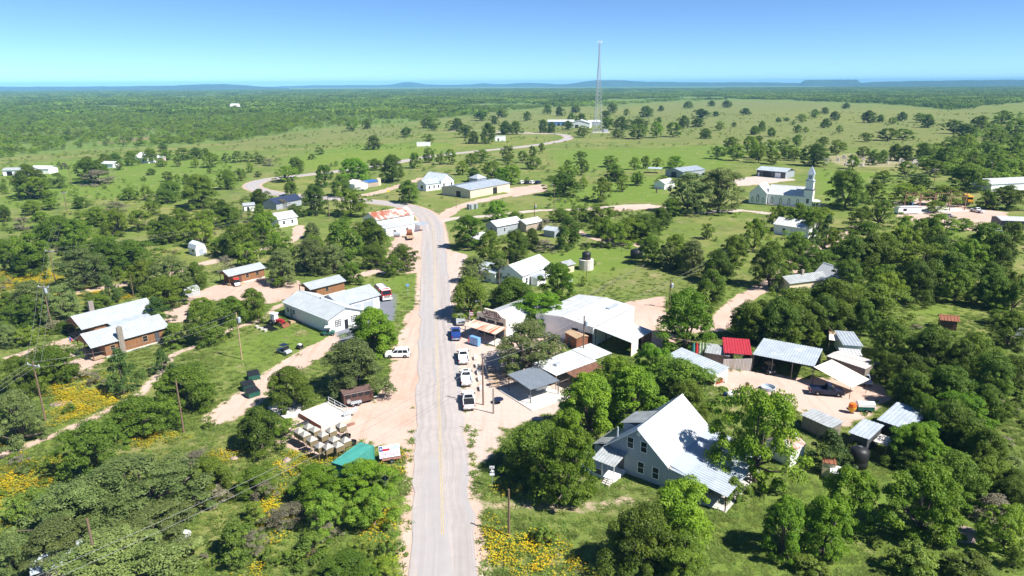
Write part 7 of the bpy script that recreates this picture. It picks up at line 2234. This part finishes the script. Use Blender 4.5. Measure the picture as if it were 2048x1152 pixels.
def scatter(name, pts, scl, rot, objs, label, seed=0):
    """one object: points that carry plant meshes through geometry nodes"""
    coll = bpy.data.collections.new(name + "_source")
    for o in objs:
        coll.objects.link(o)
    me = bpy.data.meshes.new(name)
    me.vertices.add(len(pts))
    me.vertices.foreach_set("co", np.asarray(pts, np.float32).ravel())
    for nm, tp, arr in (("scl", 'FLOAT_VECTOR', scl), ("rot", 'FLOAT', rot)):
        a = me.attributes.new(nm, tp, 'POINT')
        a.data.foreach_set("vector" if tp == 'FLOAT_VECTOR' else "value", np.asarray(arr, np.float32).ravel())
    ix = np.random.RandomState(seed).randint(0, len(objs), len(pts)).astype(np.int32)
    a = me.attributes.new("pick", 'INT', 'POINT')
    a.data.foreach_set("value", ix)
    o = bpy.data.objects.new(name, me)
    COL.objects.link(o)
    ng = bpy.data.node_groups.new(name, 'GeometryNodeTree')
    ng.interface.new_socket("Geometry", in_out='INPUT', socket_type='NodeSocketGeometry')
    ng.interface.new_socket("Geometry", in_out='OUTPUT', socket_type='NodeSocketGeometry')
    gi, go = ng.nodes.new("NodeGroupInput"), ng.nodes.new("NodeGroupOutput")
    ip = ng.nodes.new("GeometryNodeInstanceOnPoints")
    ci = ng.nodes.new("GeometryNodeCollectionInfo")
    ci.inputs["Collection"].default_value = coll
    ci.inputs["Separate Children"].default_value = True
    ci.inputs["Reset Children"].default_value = True

    def named(n, t):
        q = ng.nodes.new("GeometryNodeInputNamedAttribute")
        q.data_type = t
        q.inputs["Name"].default_value = n
        return q.outputs[0]
    cx = ng.nodes.new("ShaderNodeCombineXYZ")
    ng.links.new(named("rot", 'FLOAT'), cx.inputs[2])
    ng.links.new(gi.outputs[0], ip.inputs["Points"])
    ng.links.new(ci.outputs[0], ip.inputs["Instance"])
    ip.inputs["Pick Instance"].default_value = True
    ng.links.new(named("pick", 'INT'), ip.inputs["Instance Index"])
    ng.links.new(cx.outputs[0], ip.inputs["Rotation"])
    ng.links.new(named("scl", 'FLOAT_VECTOR'), ip.inputs["Scale"])
    ng.links.new(ip.outputs[0], go.inputs[0])
    md = o.modifiers.new("scatter", 'NODES')
    md.node_group = ng
    kind(o, "stuff")
    o["label"] = label
    return o


def src(name, me):
    return bpy.data.objects.new(name, me)


def low_plant(k, seed, nc, nl, leaf, rad):
    r = np.random.RandomState(seed)
    cen = crown_centres(r, k, nc, rad, 0.05)
    v, q, lv = leaf_cloud(r, cen, rad * (0.7 + 0.6 * r.rand(nc)), nl, leaf, 0.8)
    return v, q, lv


def leafy(name, v, q, lv, m):
    me = np_mesh(name, v, q)
    a = me.attributes.new("lv", 'FLOAT', 'FACE')
    a.data.foreach_set("value", lv.astype(np.float32))
    me.materials.append(m)
    return me


LEAF['w'] = leaf_mat("woodland_leaves", (0.125, 0.225, 0.022), (0.260, 0.370, 0.050), 0.35)
low = []
for i, k in enumerate("mmmmmomg"):
    v, q, lv = low_plant(k, 900 + i, 22, 420, 0.055, 0.16)
    low.append(src("woodland_tree", leafy("woodland_tree", v, q, lv, LEAF['w' if k == 'm' and i < 5 else k])))
patches = []
for i in range(4):
    r = np.random.RandomState(50 + i)
    V, Q, LV, off = [], [], [], 0
    for j in range(34):
        v, q, lv = low_plant('o', 700 + j + 40 * i, 9, 44, 0.13, 0.2)
        w = 7 + 5 * r.rand()
        v = v * np.array([w, w, w * 0.7]) + np.array([(r.rand() - 0.5) * 52, (r.rand() - 0.5) * 52, 0])
        V.append(v); Q.append(q + off); LV.append(np.clip(lv * 0.6 + 0.4 * r.rand(), 0, 1)); off += len(v)
    patches.append(src("woodland_patch", leafy("woodland_patch", np.vstack(V), np.vstack(Q), np.concatenate(LV), LEAF['o' if i % 2 else 'w'])))

r = np.random.RandomState(3)
pts = []
# near belt of the woods
n = 60000
yy = np.sqrt(r.uniform(420 ** 2, 1650 ** 2, n))
xx = yy * r.uniform(-0.86, 0.86, n)
ws = wood_side(xx, yy)
dens = np.clip((ws - 1.0) / 0.04, 0, 1) * (0.35 + 0.65 * (vnoise(xx, yy, 60, 8) > 0.33)) * (vnoise(xx, yy, 170, 12) > 0.16)
keep = r.rand(n) < dens * 0.80
for ln, w in (("ranch_road", 16), ("far_lane", 13)):
    keep &= line_mask(xx, yy, W2(DIRT_LINES[ln][0]), w, 1.0) < 0.5
keep &= poly_mask(xx, yy, W2(DIRT_POLYS["far_yard"]), 5.0) < 0.5
xx, yy = xx[keep], yy[keep]
w = 4.5 + 4.5 * r.rand(len(xx)) ** 1.5
scl = np.stack([w, w, w * (0.6 + 0.25 * r.rand(len(w)))], 1)
scatter("woods", np.stack([xx, yy, xx * 0], 1), scl, r.rand(len(xx)) * 6.28, low, "dense light green mesquite woods beyond the pastures", 1)
# the mesquite thicket at the right edge
n = 2600
px, py = r.uniform(1840, 2300, n), r.uniform(222, 372, n)
q = np.array([P(a, b)[:2] for a, b in zip(px, py)])
lim = np.interp(px, [1840, 1890, 1950, 2048, 2300], [300, 288, 255, 225, 225])
lim2 = np.interp(px, [1840, 1900, 2000, 2300], [330, 350, 372, 372])
kp = (py > lim) & (py < lim2) & (r.rand(n) < 0.5)
q = q[kp]
w = 5 + 5 * r.rand(len(q))
scatter("thicket", np.c_[q, np.zeros(len(q))], np.stack([w, w, w * 0.7], 1), r.rand(len(q)) * 6.28, low[:5], "mesquite thicket along the right edge behind the salvage yard", 2)
# far belt
n = 30000
yy = np.sqrt(r.uniform(1250 ** 2, 7200 ** 2, n))
xx = yy * r.uniform(-0.84, 0.84, n)
ws = wood_side(xx, yy)
keep = (ws > 1.03) & (vnoise(xx, yy, 330, 21) > 0.22)
keep &= r.rand(n) < np.clip(yy / 2600, 0.5, 1)
xx, yy = xx[keep], yy[keep]
w = 0.8 + 0.5 * r.rand(len(xx))
scatter("distant_woods", np.stack([xx, yy, xx * 0], 1), np.stack([w, w, w], 1), r.rand(len(xx)) * 6.28, patches, "far dark woodland running out to the blue hills", 3)

n = 46000
yy = np.sqrt(r.uniform(190 ** 2, 1250 ** 2, n))
xx = yy * r.uniform(-0.86, 0.86, n)
kp = (wood_side(xx, yy) < 0.98) & (r.rand(n) < np.clip(vnoise(xx, yy, 45, 91) * 2.0 - 0.7, 0.04, 1) * np.where(xx < -0.1 * yy, 1.15, 0.5)) & (line_mask(xx, yy, ROAD[::4], 14, 1.0) < 0.5)
for k_, pl in DIRT_POLYS.items():
    kp &= poly_mask(xx, yy, W2(pl), 2.0) < 0.3
for k_, (ln, w_) in DIRT_LINES.items():
    kp &= line_mask(xx, yy, W2(ln), w_ + 2, 1.0) < 0.3
for k_ in (3, 7):
    kp &= poly_mask(xx, yy, W2(LUSH[k_]), 2.0) < 0.3
for l_ in LAND:
    kp &= np.hypot(xx - l_[1] - 4, yy - l_[2] - 6) > 16
xx, yy = xx[kp], yy[kp]
w = 0.6 + 3.2 * r.rand(len(xx)) ** 2.5
scatter("pasture_brush", np.stack([xx, yy, xx * 0], 1), np.stack([w, w, w * 0.6], 1), r.rand(len(xx)) * 6.28, low, "scattered low brush dotting the far pastures", 9)
# scattered pasture trees and brush too many to count
und = []
for i, k in enumerate("ssbsmg"):
    v, qd, lv = low_plant(k, 300 + i, 16, 620, 0.050, 0.17)
    und.append(src("brush_plant", leafy("brush_plant", v, qd, lv, LEAF[k])))
n = 30000
yy = np.sqrt(r.uniform(50 ** 2, 330 ** 2, n))
xx = yy * r.uniform(-0.95, 0.95, n)
SCRUB = [[(-80, 860), (120, 850), (330, 870), (470, 800), (560, 900), (640, 925), (800, 960), (815, 1010), (790, 1170), (-80, 1170)], [(-80, 430), (250, 430), (520, 400), (560, 480), (420, 520), (280, 600), (140, 640), (110, 690), (-80, 720)], [(-80, 720), (100, 730), (250, 760), (300, 770), (120, 850), (-80, 860)], [(1640, 470), (2080, 480), (2080, 590), (1800, 590), (1650, 560)], [(1760, 650), (2080, 690), (2080, 1000), (1930, 920), (1830, 760)], [(1100, 380), (1130, 500), (1300, 490), (1300, 420)]]
sm = np.zeros(n)
for poly in SCRUB:
    sm = np.maximum(sm, poly_mask(xx, yy, W2(poly), 2.0))
dm = np.zeros(n)
for k_, (ln, w_) in DIRT_LINES.items():
    dm = np.maximum(dm, line_mask(xx, yy, W2(ln), w_ + 1.5, 0.6))
for k_, pl in DIRT_POLYS.items():
    dm = np.maximum(dm, poly_mask(xx, yy, W2(pl), 1.0))
keep = (r.rand(n) < sm * np.clip(vnoise(xx, yy, 9, 33) * 1.9 - 0.55, 0.05, 1) * 0.75) & (dm < 0.3)
keep &= line_mask(xx, yy, ROAD[::3], 12, 0.5) < 0.5
xx, yy = xx[keep], yy[keep]
w = 0.7 + 2.2 * r.rand(len(xx)) ** 2
scatter("undergrowth", np.stack([xx, yy, xx * 0], 1), np.stack([w, w, w * (0.45 + 0.35 * r.rand(len(w)))], 1), r.rand(len(xx)) * 6.28, und, "low green and grey brush covering the scrub left of the road", 4)

# grass tufts
def tuft(seed, nb, m, hgt=1.0, flowers=False):
    rr = np.random.RandomState(seed)
    a = rr.rand(nb) * 6.28
    b = rr.rand(nb, 2) - 0.5
    lean = 0.25 + 0.75 * rr.rand(nb)
    hh = hgt * (0.5 + 0.5 * rr.rand(nb))
    wd = 0.10
    p0 = np.c_[b * 0.9, np.zeros(nb)]
    side = np.c_[np.cos(a), np.sin(a), np.zeros(nb)] * wd
    tip = p0 + np.c_[np.cos(a + 1.5) * lean, np.sin(a + 1.5) * lean, hh]
    if flowers:
        s = 0.09
        up = np.c_[rr.normal(size=(nb, 2)) * 0.25, np.ones(nb)]
        t1 = np.c_[np.cos(a), np.sin(a), -0.2 * np.ones(nb)] * s
        t2 = np.c_[-np.sin(a), np.cos(a), 0.2 * np.ones(nb)] * s
        v = np.stack([tip - t1, tip - t2, tip + t1, tip + t2], 1).reshape(-1, 3)
    else:
        v = np.stack([p0 - side, p0 + side, tip + side * 0.2, tip - side * 0.2], 1).reshape(-1, 3)
    return leafy("tuft", v, np.arange(4 * nb, dtype=np.int32).reshape(-1, 4), rr.rand(nb), m)


M_GRASSB = leaf_mat("grass_blades", (0.14, 0.24, 0.04), (0.27, 0.34, 0.09), 0.5)
M_FLOWER = leaf_mat("flower_heads", (0.62, 0.42, 0.012), (0.62, 0.55, 0.03), 0.35)
tufts = [src("grass_tuft", tuft(i, 26, M_GRASSB)) for i in range(4)]
flws = [src("flower_patch", tuft(40 + i, 30, M_FLOWER, 0.8, True)) for i in range(3)]
n = 150000
yy = np.sqrt(r.uniform(50 ** 2, 190 ** 2, n))
xx = yy * r.uniform(-0.95, 0.95, n)
dm = np.zeros(n)
for k_, (ln, w_) in DIRT_LINES.items():
    dm = np.maximum(dm, line_mask(xx, yy, W2(ln), w_, 1.2))
for k_, pl in DIRT_POLYS.items():
    dm = np.maximum(dm, poly_mask(xx, yy, W2(pl), 1.5))
dm = np.maximum(dm, poly_mask(xx, yy, W2(ASPHALT_LOT), 0.8))
dm = np.maximum(dm, line_mask(xx, yy, ROAD[::2], 9.2, 0.8))
mow = np.zeros(n)
for poly in LUSH:
    mow = np.maximum(mow, poly_mask(xx, yy, W2(poly), 3.0))
g1 = r.rand(n)
keep = (g1 > dm) & (r.rand(n) < 0.25 + 0.75 * vnoise(xx, yy, 5, 61)) & (yy < 60 + 130 * r.rand(n))
gx, gy, mw = xx[keep], yy[keep], mow[keep]
w = (0.40 + 0.55 * r.rand(len(gx)))
scatter("grass", np.stack([gx, gy, gx * 0 - 0.03], 1), np.stack([w, w, w * 0.30 * (1 - 0.5 * mw)], 1), r.rand(len(gx)) * 6.28, tufts, "rough green grass over the open ground", 5)
fm = np.zeros(n)
for poly in FLOWERS:
    fm = np.maximum(fm, poly_mask(xx, yy, W2(poly), 2.5))
keep = (r.rand(n) < fm * np.clip(vnoise(xx, yy, 6.0, 71) * 1.8 - 0.55, 0.04, 1) * 0.26) & (dm < 0.3)
fx, fy = xx[keep], yy[keep]
w = 0.7 + 0.7 * r.rand(len(fx))
scatter("wildflowers", np.stack([fx, fy, fx * 0], 1), np.stack([w, w, w * 0.55], 1), r.rand(len(fx)) * 6.28, flws, "drifts of orange-yellow wildflowers in the grass beside the road", 6)
